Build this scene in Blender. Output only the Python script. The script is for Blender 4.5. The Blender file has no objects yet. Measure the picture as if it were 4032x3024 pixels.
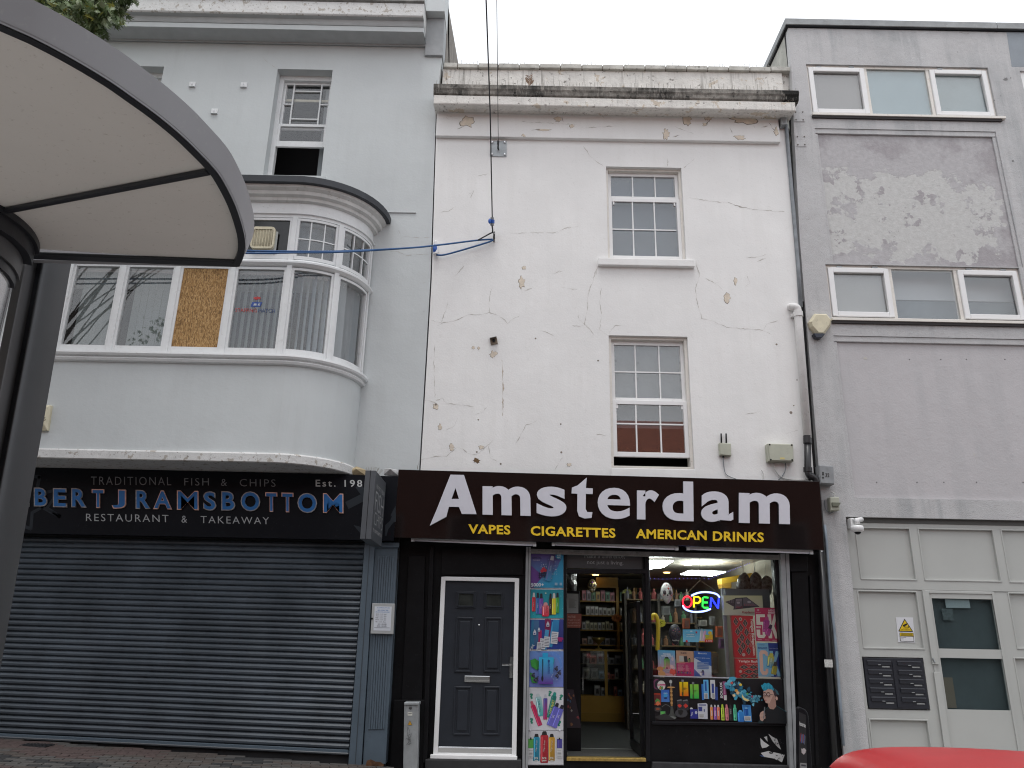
import bpy, bmesh, math, random
from mathutils import Vector, Matrix, noise
from mathutils.geometry import tessellate_polygon
random.seed(7)
SC = bpy.context.scene
COL = SC.collection
# ------------------------------------------------------------------ camera
FPX, PITCH, ROLL = 3027.6, math.radians(18.0), 0.02
CAM = Vector((0, 0, 1.62))
RC = Matrix.Rotation(math.pi/2 + PITCH, 3, 'X') @ Matrix.Rotation(ROLL, 3, 'Z')
cd = bpy.data.cameras.new('camera'); cam = bpy.data.objects.new('camera', cd); COL.objects.link(cam)
cam.matrix_world = Matrix.Translation(CAM) @ RC.to_4x4()
cd.sensor_fit = 'HORIZONTAL'; cd.sensor_width = 36; cd.lens = FPX/4032*36
cd.clip_start = 0.05; cd.clip_end = 2000
SC.camera = cam
# ------------------------------------------------------------------ sky: bright overcast
SUN_EL, SUN_AZ = math.radians(74), math.radians(190)      # azimuth from +Y, clockwise
wd = bpy.data.worlds.new('World'); SC.world = wd; wd.use_nodes = True
nt = wd.node_tree; nt.nodes.clear()
def N(t, **k):
    n = nt.nodes.new(t)
    for a, b in k.items(): setattr(n, a, b)
    return n
out = N('ShaderNodeOutputWorld'); bg = N('ShaderNodeBackground'); bg.inputs['Strength'].default_value = 0.15
sky = N('ShaderNodeTexSky', sky_type='NISHITA'); sky.sun_disc = False
sky.sun_elevation = SUN_EL; sky.sun_rotation = SUN_AZ
tc = N('ShaderNodeTexCoord'); mp = N('ShaderNodeMapping'); mp.inputs['Scale'].default_value = (1, 1, 2.6)
nz = N('ShaderNodeTexNoise'); nz.inputs['Scale'].default_value = 2.1; nz.inputs['Detail'].default_value = 7; nz.inputs['Roughness'].default_value = 0.55
rp = N('ShaderNodeValToRGB'); rp.color_ramp.elements[0].position = 0.36; rp.color_ramp.elements[1].position = 0.56
rp.color_ramp.elements[0].color = (0.80, 0.80, 0.80, 1); rp.color_ramp.elements[1].color = (1, 1, 1, 1)
mx = N('ShaderNodeMix', data_type='RGBA'); mx.inputs['B'].default_value = (7.7, 7.9, 8.2, 1)
nt.links.new(tc.outputs['Generated'], mp.inputs['Vector']); nt.links.new(mp.outputs[0], nz.inputs['Vector'])
nt.links.new(nz.outputs['Fac'], rp.inputs['Fac']); nt.links.new(rp.outputs['Color'], mx.inputs['Factor'])
nt.links.new(sky.outputs[0], mx.inputs['A']); nt.links.new(mx.outputs['Result'], bg.inputs['Color'])
nt.links.new(bg.outputs[0], out.inputs['Surface'])
sl = bpy.data.lights.new('sun', 'SUN'); sl.energy = 1.4; sl.angle = math.radians(28); sl.color = (1.0, 0.985, 0.965)
sun = bpy.data.objects.new('sun', sl); COL.objects.link(sun)
sd = Vector((math.sin(SUN_AZ)*math.cos(SUN_EL), math.cos(SUN_AZ)*math.cos(SUN_EL), math.sin(SUN_EL)))
sun.rotation_euler = (-sd).to_track_quat('-Z', 'Y').to_euler(); sun.location = (0, -5, 30)
vs = SC.view_settings; vs.view_transform = 'Standard'; vs.look = 'None'; vs.exposure = 0.12; vs.gamma = 1.0; vs.use_curve_mapping = False
SC.render.engine = 'CYCLES'; SC.cycles.use_denoising = True; SC.cycles.pixel_filter_type = 'BLACKMAN_HARRIS'; SC.cycles.filter_width = 1.1; SC.cycles.max_bounces = 8; SC.cycles.transparent_max_bounces = 12
SC.cycles.caustics_reflective = False; SC.cycles.caustics_refractive = False

# ------------------------------------------------------------------ pixel -> world
def ray(px, py): return RC @ Vector(((px-2016)/FPX, -(py-1512)/FPX, -1))
def U(p, Y):                       # point of the vertical plane y = Y seen at source pixel p
    d = ray(*p); return CAM + d*(Y/d.y)
def UZ(p, z):                      # point of the horizontal plane z
    d = ray(*p); return CAM + d*((z-CAM.z)/d.z)
def zf(ox, oy, s): return lambda x, y: (ox+x/s, oy+y/s)
zA=zf(0,0,2.1832); zB=zf(900,0,2.183); zC=zf(1650,150,1.3825); zD=zf(2950,50,1.7468); zE=zf(0,900,1.3012); zF=zf(850,680,2.0233)
zG=zf(1600,1000,1.3406); zH=zf(3000,950,1.5804); zI=zf(0,1780,1.3825); zJ=zf(0,2100,1.3012); zK=zf(1400,1820,1.1642)
zL=zf(1500,2150,1.8988); zM=zf(2050,2150,1.8982); zN=zf(2500,2150,2.9493); zO=zf(2500,2620,2.765); zP=zf(3150,1950,1.5442)
zQ=zf(0,800,2.765); zR=zf(1600,850,4.74); zS=zf(3500,50,2.5527); zT=zf(3080,2100,1.796); zV=zf(1350,1800,4.147)
def rect(z, x0, y0, x1, y1, Y):    # upright world rectangle: (x left, x right, z bottom, z top)
    xm, ym = (x0+x1)/2, (y0+y1)/2
    return U(z(x0, ym), Y).x, U(z(x1, ym), Y).x, U(z(xm, y1), Y).z, U(z(xm, y0), Y).z
def quad(z, pts, Y): return [U(z(*p), Y) for p in pts]
def ground(x): return 0.04 - 0.049*x     # pavement level along the shop fronts

# ------------------------------------------------------------------ mesh builder
def lin(r, g, b):
    f = lambda c: (c/255/12.92 if c/255 <= 0.04045 else ((c/255+0.055)/1.055)**2.4)
    return (f(r), f(g), f(b))
class MB:
    def __init__(s): s.v = []; s.f = []; s.m = []; s.c = []
    def face(s, pts, m=0, col=None):
        i = len(s.v); s.v += [tuple(p) for p in pts]; s.f.append(tuple(range(i, i+len(pts)))); s.m.append(m); s.c.append(col); return s
    def mesh(s, vs_, fs, m=0, col=None):
        i = len(s.v); s.v += [tuple(p) for p in vs_]
        for f in fs: s.f.append(tuple(i+k for k in f)); s.m.append(m); s.c.append(col)
        return s
    def box(s, x0, x1, y0, y1, z0, z1, m=0):
        v = [(x0,y0,z0),(x1,y0,z0),(x1,y1,z0),(x0,y1,z0),(x0,y0,z1),(x1,y0,z1),(x1,y1,z1),(x0,y1,z1)]
        s.mesh(v, [(0,3,2,1),(4,5,6,7),(0,1,5,4),(1,2,6,5),(2,3,7,6),(3,0,4,7)], m); return s
    def prism(s, pts, d, m=0):           # polygon pts extruded by vector d
        d = Vector(d) if not isinstance(d, (int, float)) else Vector((0, d, 0))
        n = len(pts); a = [Vector(p) for p in pts]; b = [p+d for p in a]
        s.mesh(a+b, [tuple(range(n)), tuple(range(2*n-1, n-1, -1))] + [(i, i+n, (i+1) % n+n, (i+1) % n) for i in range(n)], m); return s
    def tube(s, pts, r, n=8, m=0, cap=True):
        pts = [Vector(p) for p in pts]; rs = r if isinstance(r, (list, tuple)) else [r]*len(pts); rings = []
        t0 = (pts[1]-pts[0]).normalized(); u = t0.orthogonal().normalized()
        for i, p in enumerate(pts):
            t = (pts[min(i+1, len(pts)-1)]-pts[max(i-1, 0)]).normalized()
            u = (u - t*u.dot(t)).normalized(); w = t.cross(u)
            rings.append([p+(u*math.cos(a)+w*math.sin(a))*rs[i] for a in [2*math.pi*k/n for k in range(n)]])
        v = [q for rg in rings for q in rg]; f = []
        for i in range(len(pts)-1):
            for k in range(n): f.append((i*n+k, i*n+(k+1) % n, (i+1)*n+(k+1) % n, (i+1)*n+k))
        if cap: f += [tuple(range(n-1, -1, -1)), tuple(range((len(pts)-1)*n, len(pts)*n))]
        s.mesh(v, f, m); return s
    def lathe(s, c, axis, prof, n=16, m=0):   # prof: (radius, height along axis)
        a = Vector(axis).normalized(); u = a.orthogonal().normalized(); w = a.cross(u); c = Vector(c); v = []; f = []
        for (r, h) in prof: v += [c+a*h+(u*math.cos(t)+w*math.sin(t))*r for t in [2*math.pi*k/n for k in range(n)]]
        for i in range(len(prof)-1):
            for k in range(n): f.append((i*n+k, i*n+(k+1) % n, (i+1)*n+(k+1) % n, (i+1)*n+k))
        f += [tuple(range(n-1, -1, -1)), tuple(range((len(prof)-1)*n, len(prof)*n))]
        s.mesh(v, f, m); return s
    def ell(s, c, rx, ry, rz, m=0, nu=14, nv=9, jit=0):
        c = Vector(c); v = []; f = []
        for j in range(nv+1):
            t = math.pi*j/nv
            for k in range(nu):
                p = 2*math.pi*k/nu; q = Vector((math.sin(t)*math.cos(p)*rx, math.sin(t)*math.sin(p)*ry, math.cos(t)*rz))
                if jit: q *= 1+jit*noise.noise(q*9+c)
                v.append(c+q)
        for j in range(nv):
            for k in range(nu): f.append((j*nu+k, (j+1)*nu+k, (j+1)*nu+(k+1) % nu, j*nu+(k+1) % nu))
        s.mesh(v, f, m); return s
    def frame(s, r, w, y0, y1, m=0):     # four bars round rect r=(x0,x1,z0,z1); w = (left,right,bottom,top) widths, inside r
        x0, x1, z0, z1 = r; l, rr, b, t = (w if isinstance(w, tuple) else (w,)*4)
        s.box(x0, x0+l, y0, y1, z0, z1, m); s.box(x1-rr, x1, y0, y1, z0, z1, m)
        s.box(x0+l, x1-rr, y0, y1, z0, z0+b, m); s.box(x0+l, x1-rr, y0, y1, z1-t, z1, m); return s
    def holed(s, outer, holes, Y, depth, m=0, mr=None):   # wall face at y=Y with openings; outer, holes: lists of (x,z); reveals go back by depth
        loops = [outer]+holes; flat = [p for l in loops for p in l]
        tri = tessellate_polygon([[Vector((x, z, 0)) for x, z in l] for l in loops])
        s.mesh([(x, Y, z) for x, z in flat], [tuple(t) for t in tri], m)
        for l in loops:
            for i in range(len(l)):
                a, b = l[i], l[(i+1) % len(l)]
                s.face([(a[0], Y, a[1]), (b[0], Y, b[1]), (b[0], Y+depth, b[1]), (a[0], Y+depth, a[1])], m if mr is None else mr)
        return s
    def build(s, name, mats, parent=None, bevel=0, smooth=False, merge=True):
        me = bpy.data.meshes.new(name); lo = Vector((0, 0, 0))
        if s.v:
            xs, ys, zs = zip(*s.v); lo = Vector(((min(xs)+max(xs))/2, (min(ys)+max(ys))/2, min(zs)))
        me.from_pydata([(x-lo.x, y-lo.y, z-lo.z) for x, y, z in s.v], [], s.f)
        for mt in (mats if isinstance(mats, (list, tuple)) else [mats]): me.materials.append(mt)
        me.polygons.foreach_set('material_index', s.m)
        if any(c is not None for c in s.c):
            at = me.color_attributes.new('Col', 'FLOAT_COLOR', 'CORNER'); k = 0; buf = []
            for f, c in zip(s.f, s.c):
                for j in range(len(f)):
                    cc = c[j] if c and isinstance(c[0], (tuple, list)) else (c or (1, 1, 1)); buf += [cc[0], cc[1], cc[2], 1.0]
            at.data.foreach_set('color', buf)
        if merge and not any(c is not None for c in s.c):
            bm = bmesh.new(); bm.from_mesh(me); bmesh.ops.remove_doubles(bm, verts=bm.verts, dist=1e-5)
            bmesh.ops.recalc_face_normals(bm, faces=bm.faces); bm.to_mesh(me); bm.free()
        if smooth: me.polygons.foreach_set('use_smooth', [True]*len(me.polygons))
        o = bpy.data.objects.new(name, me); COL.objects.link(o); o.location = lo
        if parent: o.parent = parent; o.matrix_parent_inverse = Matrix.Translation(-PL[parent.name])
        PL[o.name] = (lo if not parent else lo)
        if bevel:
            b = o.modifiers.new('bevel', 'BEVEL'); b.width = bevel; b.segments = 2; b.limit_method = 'ANGLE'; b.angle_limit = math.radians(40)
        return o
PL = {}
def tag(o, label, cat, group=None, kind=None):
    if label: o['label'] = label
    if cat: o['category'] = cat
    if group: o['group'] = group
    if kind: o['kind'] = kind
    return o
def T(name, label, cat, loc, group=None):
    o = bpy.data.objects.new(name, None); COL.objects.link(o); o.location = loc; o.empty_display_size = 0.1
    PL[o.name] = Vector(loc); return tag(o, label, cat, group)
def struct(o): o['kind'] = 'structure'; return o
def lab(o, s): o['label'] = s; return o

# ------------------------------------------------------------------ materials
def mat(name, col, rough=0.6, metal=0.0, var=0.0, vs=3.0, bump=0.0, bs=70.0, spec=0.5, emit=0.0, spots=None, streak=None, coat=0.0, blotch=None, bump2=None):
    """Principled with noise variation; spots=(colour, amount 0..1, scale): specks; streak=(colour, amount, x scale): vertical runs; blotch=(colour, threshold, scale)"""
    m = bpy.data.materials.new(name); m.use_nodes = True; t = m.node_tree; n = t.nodes; L = t.links.new
    b = n['Principled BSDF']; b.inputs['Roughness'].default_value = rough; b.inputs['Metallic'].default_value = metal
    b.inputs['Specular IOR Level'].default_value = spec; b.inputs['Coat Weight'].default_value = coat
    c4 = (*col, 1); b.inputs['Base Color'].default_value = c4
    if emit: b.inputs['Emission Color'].default_value = c4; b.inputs['Emission Strength'].default_value = emit
    geo = n.new('ShaderNodeNewGeometry'); pos = geo.outputs['Position']
    def nz(scale, detail=5, rg=0.6, vec=None, dist=0):
        k = n.new('ShaderNodeTexNoise'); k.inputs['Scale'].default_value = scale; k.inputs['Detail'].default_value = detail
        k.inputs['Roughness'].default_value = rg; k.inputs['Distortion'].default_value = dist; L(vec or pos, k.inputs['Vector']); return k.outputs['Fac']
    def ramp(fac, a, bb, inv=False):
        r = n.new('ShaderNodeMapRange'); r.inputs['From Min'].default_value = a; r.inputs['From Max'].default_value = bb
        if inv: r.inputs['To Min'].default_value = 1; r.inputs['To Max'].default_value = 0
        L(fac, r.inputs['Value']); return r.outputs[0]
    def mixc(fac, a, bb, mode='MIX'):
        x = n.new('ShaderNodeMix'); x.data_type = 'RGBA'; x.blend_type = mode
        if isinstance(fac, float): x.inputs['Factor'].default_value = fac
        else: L(fac, x.inputs['Factor'])
        for s_, v_ in (('A', a), ('B', bb)):
            if isinstance(v_, tuple): x.inputs[s_].default_value = v_ if len(v_) == 4 else (*v_, 1)
            else: L(v_, x.inputs[s_])
        return x.outputs['Result']
    def mul(fac, k):
        x = n.new('ShaderNodeMath'); x.operation = 'MULTIPLY'; L(fac, x.inputs[0])
        if isinstance(k, (int, float)): x.inputs[1].default_value = k
        else: L(k, x.inputs[1])
        return x.outputs[0]
    cur = c4
    if var:
        d = tuple(max(0, c*(1-var)) for c in col); u = tuple(min(1, c*(1+var)) for c in col)
        cur = mixc(ramp(nz(vs), 0.3, 0.7), d, u)
        cur = mixc(mul(ramp(nz(vs*9, 3), 0.35, 0.65), var*0.5), cur, (0.5, 0.5, 0.5), 'OVERLAY') if var > 0.15 else cur
    if blotch:
        cur = mixc(ramp(nz(blotch[2], 8, 0.62), blotch[1], blotch[1]+0.02), cur, blotch[0])
    if streak:
        mpn = n.new('ShaderNodeMapping'); mpn.inputs['Scale'].default_value = (streak[2], streak[2], streak[2]*0.06); L(pos, mpn.inputs['Vector'])
        cur = mixc(mul(mul(ramp(nz(1, 6, 0.6, mpn.outputs[0]), streak[3] if len(streak) > 3 else 0.48, (streak[3]+0.14) if len(streak) > 3 else 0.75), ramp(nz(1.3), 0.35, 0.65)), streak[1]), cur, streak[0])
    if spots:
        cur = mixc(mul(ramp(nz(spots[2], 4, 0.7), 0.60, 0.70), spots[1]), cur, spots[0])
    if not isinstance(cur, tuple): L(cur, b.inputs['Base Color'])
    if bump:
        bp = n.new('ShaderNodeBump'); bp.inputs['Strength'].default_value = bump; bp.inputs['Distance'].default_value = 0.01
        L(nz(bs, 6, 0.65), bp.inputs['Height'])
        if bump2:
            b2 = n.new('ShaderNodeBump'); b2.inputs['Strength'].default_value = bump2[0]; b2.inputs['Distance'].default_value = 0.03
            L(nz(bump2[1], 4, 0.55), b2.inputs['Height']); L(b2.outputs[0], bp.inputs['Normal'])
        L(bp.outputs[0], b.inputs['Normal'])
    return m
def glassmat(name, tint=(1, 1, 1), refl=0.04, rough=0.0, bump=0.0, trans=1.0):
    m = bpy.data.materials.new(name); m.use_nodes = True; t = m.node_tree; n = t.nodes; L = t.links.new; n.clear()
    o = n.new('ShaderNodeOutputMaterial'); mx_ = n.new('ShaderNodeMixShader'); tr = n.new('ShaderNodeBsdfTransparent'); gl = n.new('ShaderNodeBsdfGlossy')
    tr.inputs['Color'].default_value = (*[c*trans for c in tint], 1); gl.inputs['Roughness'].default_value = rough
    fr = n.new('ShaderNodeLayerWeight'); fr.inputs['Blend'].default_value = 0.5; pw = n.new('ShaderNodeMath'); pw.operation = 'POWER'; pw.inputs[1].default_value = 4.5; ad = n.new('ShaderNodeMath'); ad.operation = 'MULTIPLY_ADD'; ad.inputs[1].default_value = 0.9; ad.inputs[2].default_value = refl
    L(fr.outputs['Facing'], pw.inputs[0]); L(pw.outputs[0], ad.inputs[0]); L(ad.outputs[0], mx_.inputs['Fac']); L(tr.outputs[0], mx_.inputs[1]); L(gl.outputs[0], mx_.inputs[2]); L(mx_.outputs[0], o.inputs['Surface'])
    if bump:
        g = n.new('ShaderNodeNewGeometry'); z_ = n.new('ShaderNodeTexNoise'); z_.inputs['Scale'].default_value = 1.7; bp = n.new('ShaderNodeBump')
        bp.inputs['Strength'].default_value = bump; bp.inputs['Distance'].default_value = 0.02
        L(g.outputs['Position'], z_.inputs['Vector']); L(z_.outputs['Fac'], bp.inputs['Height']); L(bp.outputs[0], gl.inputs['Normal']); L(bp.outputs[0], fr.inputs['Normal'])
    return m
WHITE = mat('white_render', (0.80, 0.795, 0.785), 0.85, var=0.04, vs=1.3, bump=0.22, bs=40, bump2=(0.2, 3.2), spots=((0.55, 0.535, 0.51), 0.22, 24), streak=((0.62, 0.61, 0.58), 0.25, 7))
STAINW = mat('stained_white_render', (0.72, 0.70, 0.66), 0.9, var=0.10, vs=4, bump=0.5, bs=40, bump2=(.5, 9), spots=((0.13, 0.115, 0.10), 0.9, 13), streak=((0.16, 0.145, 0.125), 0.6, 22, 0.53), blotch=((0.60, 0.53, 0.44), 0.60, 5))
SOOT = mat('sooty_cornice', (0.27, 0.255, 0.23), 0.95, var=0.5, vs=11, bump=0.9, bs=30, bump2=(.6, 9), streak=((0.012, 0.012, 0.011), 1.6, 34, 0.36), spots=((0.015, 0.015, 0.013), 1.0, 13))
COPE = mat('coping_stone', (0.50, 0.49, 0.45), 0.95, var=0.25, vs=6, bump=0.5, bs=40, spots=((0.12, 0.11, 0.10), 0.8, 14))
GREYW = mat('pale_grey_render', (0.555, 0.585, 0.59), 0.75, var=0.035, vs=1.2, bump=0.2, bs=30, bump2=(0.25, 2.6), spots=((0.46, 0.48, 0.48), 0.22, 22), streak=((0.46, 0.48, 0.48), 0.4, 5))
GREYT = mat('grey_trim', (0.43, 0.445, 0.45), 0.7, var=0.08, vs=5, bump=0.2, bs=40)
PEELW = mat('peeling_white_paint', (0.63, 0.63, 0.62), 0.85, var=0.08, vs=4, bump=0.7, bs=22, blotch=((0.40, 0.37, 0.33), 0.585, 11), spots=((0.16, 0.14, 0.12), 0.9, 26))
PATCH = mat('bare_plaster', (0.68, 0.60, 0.50), 0.95, var=0.12, vs=14, bump=0.4, bs=60)
CRACK = mat('crack_shadow', (0.22, 0.19, 0.16), 0.95, var=0.3, vs=20)
CRACKL = mat('hairline_crack', (0.47, 0.45, 0.42), 0.95, var=0.3, vs=20)
UPVC = mat('white_frame', (0.80, 0.80, 0.80), 0.35, var=0.03, vs=6)
CREAMF = mat('cream_frame', (0.74, 0.71, 0.66), 0.45, var=0.06, vs=8, spots=((0.45, 0.38, 0.30), 0.5, 20))
PAINTW = mat('white_gloss_paint', (0.72, 0.735, 0.74), 0.4, var=0.04, vs=6, bump=0.12, bs=30, spots=((0.45, 0.43, 0.40), 0.35, 18))
CONC = mat('grey_render', (0.505, 0.503, 0.507), 0.9, var=0.06, vs=1.5, bump=0.7, bs=80, bump2=(.4, 5), spots=((0.27, 0.27, 0.275), 0.5, 36), streak=((0.31, 0.325, 0.335), 0.7, 4, 0.46))
CONCD = mat('blue_grey_render', (0.27, 0.30, 0.33), 0.9, var=0.08, vs=3, bump=0.5, bs=90)
COPR = mat('grey_coping', (0.30, 0.315, 0.32), 0.7, var=0.18, vs=5, bump=0.2, spots=((0.45, 0.45, 0.43), 0.5, 12))
PANEL = mat('lilac_grey_panel', (0.50, 0.485, 0.495), 0.85, var=0.04, vs=1.3, bump=0.35, bs=40, bump2=(.35, 3), spots=((0.36, 0.355, 0.36), 0.3, 28), streak=((0.41, 0.41, 0.42), 0.55, 4, 0.46))
SAGE = mat('grey_green_panel', (0.465, 0.475, 0.455), 0.55, var=0.03, vs=2, bump=0.05, bs=20)
BLACK = mat('black_paint', (0.006, 0.006, 0.007), 0.42, var=0.3, vs=4, bump=0.12, bs=40, spec=0.18, spots=((0.03, 0.03, 0.033), 0.4, 30))
BLACKM = mat('black_metal', (0.008, 0.008, 0.010), 0.35, spec=0.25, var=0.2, vs=6)
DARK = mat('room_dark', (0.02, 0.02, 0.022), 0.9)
SLATEB = mat('slate_grey_paint', (0.085, 0.115, 0.145), 0.45, var=0.10, vs=3, bump=0.08, bs=50, spots=((0.05, 0.06, 0.07), 0.4, 20))
SHUT = mat('shutter_slat_paint', (0.066, 0.080, 0.097), 0.42, spec=0.35, var=0.28, vs=1.6, spots=((0.095, 0.105, 0.115), 0.35, 17), bump=0.05, bs=60, streak=((0.11, 0.125, 0.14), 0.35, 3))
NAVY = mat('dark_sign_panel', (0.006, 0.007, 0.010), 0.4, spec=0.12, var=0.1, vs=2, spots=((0.03, 0.034, 0.04), 0.4, 25))
NAVY2 = mat('sign_motif', (0.026, 0.031, 0.038), 0.45, spec=0.15)
SIGNG = mat('dark_grey_sign_box', (0.075, 0.082, 0.092), 0.45, var=0.08, vs=5)
GLOSSB = mat('gloss_brown_black_panel', (0.010, 0.007, 0.007), 0.06, var=0.15, vs=1.0, bump=0.03, bs=2.2, spec=0.42)
LETW = mat('white_acrylic', (0.60, 0.60, 0.655), 0.3, var=0.03, vs=8)
LETS = mat('letter_side', (0.09, 0.09, 0.10), 0.4)
LETY = mat('yellow_vinyl', (0.78, 0.52, 0.02), 0.4)
LETG = mat('silver_grey_vinyl', (0.36, 0.38, 0.39), 0.4, var=0.1, vs=9)
LETDG = mat('dull_grey_vinyl', (0.20, 0.21, 0.22), 0.4, var=0.2, vs=9)
BLUE = mat('blue_acrylic', (0.008, 0.13, 0.38), 0.35, var=0.1, vs=10)
ROSE = mat('copper_edge', (0.80, 0.52, 0.43), 0.25, metal=0.35, var=0.25, vs=14, bump=0.2, bs=30)
SILV = mat('silver_edge', (0.42, 0.43, 0.44), 0.25, metal=0.4, var=0.4, vs=16)
CHROME = mat('chrome', (0.75, 0.75, 0.76), 0.12, metal=1.0)
STEEL = mat('galvanised_steel', (0.36, 0.38, 0.39), 0.5, metal=0.55, var=0.15, vs=9, bump=0.08, spots=((0.2, 0.2, 0.2), 0.4, 24))
ALU = mat('grey_shutter_guide', (0.30, 0.31, 0.32), 0.5, metal=0.2, var=0.12, vs=7, bump=0.08)
DOORG = mat('anthracite_door', (0.022, 0.026, 0.034), 0.45, spec=0.3, var=0.1, vs=6, bump=0.15, bs=120)
CREAMP = mat('aged_cream_plastic', (0.62, 0.57, 0.42), 0.5, var=0.10, vs=9, spots=((0.3, 0.27, 0.18), 0.5, 22))
GREYP = mat('grey_green_plastic', (0.43, 0.44, 0.36), 0.55, var=0.06, vs=9, spots=((0.25, 0.24, 0.2), 0.3, 22))
GREYBOX = mat('grey_enclosure', (0.25, 0.26, 0.27), 0.55, var=0.15, vs=12)
PIPEW = mat('white_painted_pipe', (0.70, 0.69, 0.68), 0.5, var=0.06, vs=8, spots=((0.4, 0.38, 0.36), 0.5, 14))
PIPEB = mat('black_pipe', (0.018, 0.018, 0.02), 0.35)
PIPEG = mat('grey_conduit', (0.22, 0.24, 0.26), 0.5, var=0.2, vs=10)
WIRE = mat('black_cable', (0.03, 0.03, 0.035), 0.5)
WIREB = mat('blue_cable', (0.02, 0.09, 0.24), 0.5)
WIREW = mat('white_cable', (0.6, 0.6, 0.58), 0.5)
PLUGB = mat('blue_plug', (0.02, 0.10, 0.42), 0.4)
SPIKE = mat('spike_wire', (0.35, 0.33, 0.29), 0.5, metal=0.4)
GLASS = glassmat('window_glass', refl=0.11)
GLASSO = glassmat('old_window_glass', refl=0.075, bump=0.06)
GLASSS = glassmat('shop_window_glass', refl=0.03)
GLASSD = glassmat('dark_door_glass', tint=(0.80, 0.85, 0.86), refl=0.045)
SHEET = mat('grey_sheet_behind_glass', (0.085, 0.11, 0.135), 0.8, var=0.05, vs=2)
SHEETC = mat('crumpled_plastic_sheet', (0.13, 0.15, 0.165), 0.6, var=0.12, vs=3, bump=1.0, bs=5)
FROST = mat('frosted_blue_film', (0.31, 0.43, 0.47), 0.4, var=0.05, vs=2)
FROSTG = mat('frosted_grey_film', (0.29, 0.285, 0.28), 0.4, var=0.04, vs=2)
BLIND = mat('grey_blind_fabric', (0.17, 0.20, 0.20), 0.8, var=0.06, vs=5)
BLINDL = mat('pale_blue_blind_fabric', (0.33, 0.38, 0.41), 0.8, var=0.06, vs=5)
YELW = mat('yellow_shelf_wood', (0.36, 0.20, 0.025), 0.5, var=0.1, vs=5)
CARPET = mat('dark_carpet', (0.028, 0.029, 0.03), 0.95, var=0.4, vs=60, bump=0.5, bs=150)
CEIL = mat('shop_ceiling', (0.40, 0.36, 0.30), 0.9, var=0.05, vs=2)
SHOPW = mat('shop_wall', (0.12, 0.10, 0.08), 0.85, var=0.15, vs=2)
BRASS = mat('brass_strip', (0.55, 0.38, 0.12), 0.35, metal=0.8, var=0.3, vs=30)
def printmat():
    m = bpy.data.materials.new('printed_ink'); m.use_nodes = True; t = m.node_tree; b = t.nodes['Principled BSDF']
    a = t.nodes.new('ShaderNodeAttribute'); a.attribute_name = 'Col'; t.links.new(a.outputs['Color'], b.inputs['Base Color'])
    b.inputs['Roughness'].default_value = 0.35; return m
PRINT = printmat()
def osbmat():
    m = bpy.data.materials.new('osb_board'); m.use_nodes = True; t = m.node_tree; n = t.nodes; L = t.links.new; b = n['Principled BSDF']
    g = n.new('ShaderNodeNewGeometry'); cols = []
    nzd = n.new('ShaderNodeTexNoise'); nzd.inputs['Scale'].default_value = 6; nzd.inputs['Detail'].default_value = 2; L(g.outputs['Position'], nzd.inputs['Vector'])
    for rot, sc in ((0.5, (130, 1, 34)), (-0.8, (120, 1, 28)), (1.4, (110, 1, 36))):
        mp_ = n.new('ShaderNodeMapping'); mp_.inputs['Rotation'].default_value = (0, rot, 0); mp_.inputs['Scale'].default_value = sc; L(g.outputs['Position'], mp_.inputs['Vector'])
        vo = n.new('ShaderNodeTexVoronoi'); vo.inputs['Scale'].default_value = 1.0; vo.inputs['Randomness'].default_value = 1.0; L(mp_.outputs[0], vo.inputs['Vector'])
        sp = n.new('ShaderNodeSeparateColor'); L(vo.outputs['Color'], sp.inputs[0]); cols.append(sp)
    gt = n.new('ShaderNodeMath'); gt.operation = 'GREATER_THAN'; gt.inputs[1].default_value = 0.5; L(cols[0].outputs[1], gt.inputs[0])
    m1 = n.new('ShaderNodeMix'); m1.data_type = 'FLOAT'; L(gt.outputs[0], m1.inputs['Factor']); L(cols[1].outputs[0], m1.inputs['A']); L(cols[2].outputs[0], m1.inputs['B'])
    rp_ = n.new('ShaderNodeValToRGB'); e = rp_.color_ramp.elements; e[0].position = 0.05; e[0].color = (0.16, 0.085, 0.03, 1); e[1].position = 0.95; e[1].color = (0.50, 0.32, 0.14, 1)
    k = e.new(0.5); k.color = (0.34, 0.19, 0.065, 1); L(m1.outputs['Result'], rp_.inputs['Fac']); L(rp_.outputs[0], b.inputs['Base Color']); b.inputs['Roughness'].default_value = 0.8
    return m
OSB = osbmat()

# ------------------------------------------------------------------ text and flat print
_tx = {}
def glyphs(txt, bold=0.0, shear=0.0, space=1.0, res=3):
    key = (txt, bold, shear, space, res)
    if key in _tx: return _tx[key]
    c = bpy.data.curves.new('t', 'FONT'); c.body = txt; c.offset = bold; c.shear = shear; c.space_character = space; c.resolution_u = res; c.fill_mode = 'FRONT'
    o = bpy.data.objects.new('t', c); COL.objects.link(o); dg = bpy.context.evaluated_depsgraph_get(); dg.update()
    me = bpy.data.meshes.new_from_object(o.evaluated_get(dg)); bpy.data.objects.remove(o); bpy.data.curves.remove(c)
    bm = bmesh.new(); bm.from_mesh(me); bmesh.ops.remove_doubles(bm, verts=bm.verts, dist=1e-5); bm.verts.index_update()
    v = [(a.co.x, a.co.y) for a in bm.verts]; f = [tuple(a.index for a in q.verts) for q in bm.faces]; bm.free(); bpy.data.meshes.remove(me)
    x0 = min(a for a, _ in v); x1 = max(a for a, _ in v); y0 = min(b for _, b in v); y1 = max(b for _, b in v)
    v = [((a-x0)/(x1-x0), (b-y0)/(y1-y0)) for a, b in v]; _tx[key] = (v, f); return v, f
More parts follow.
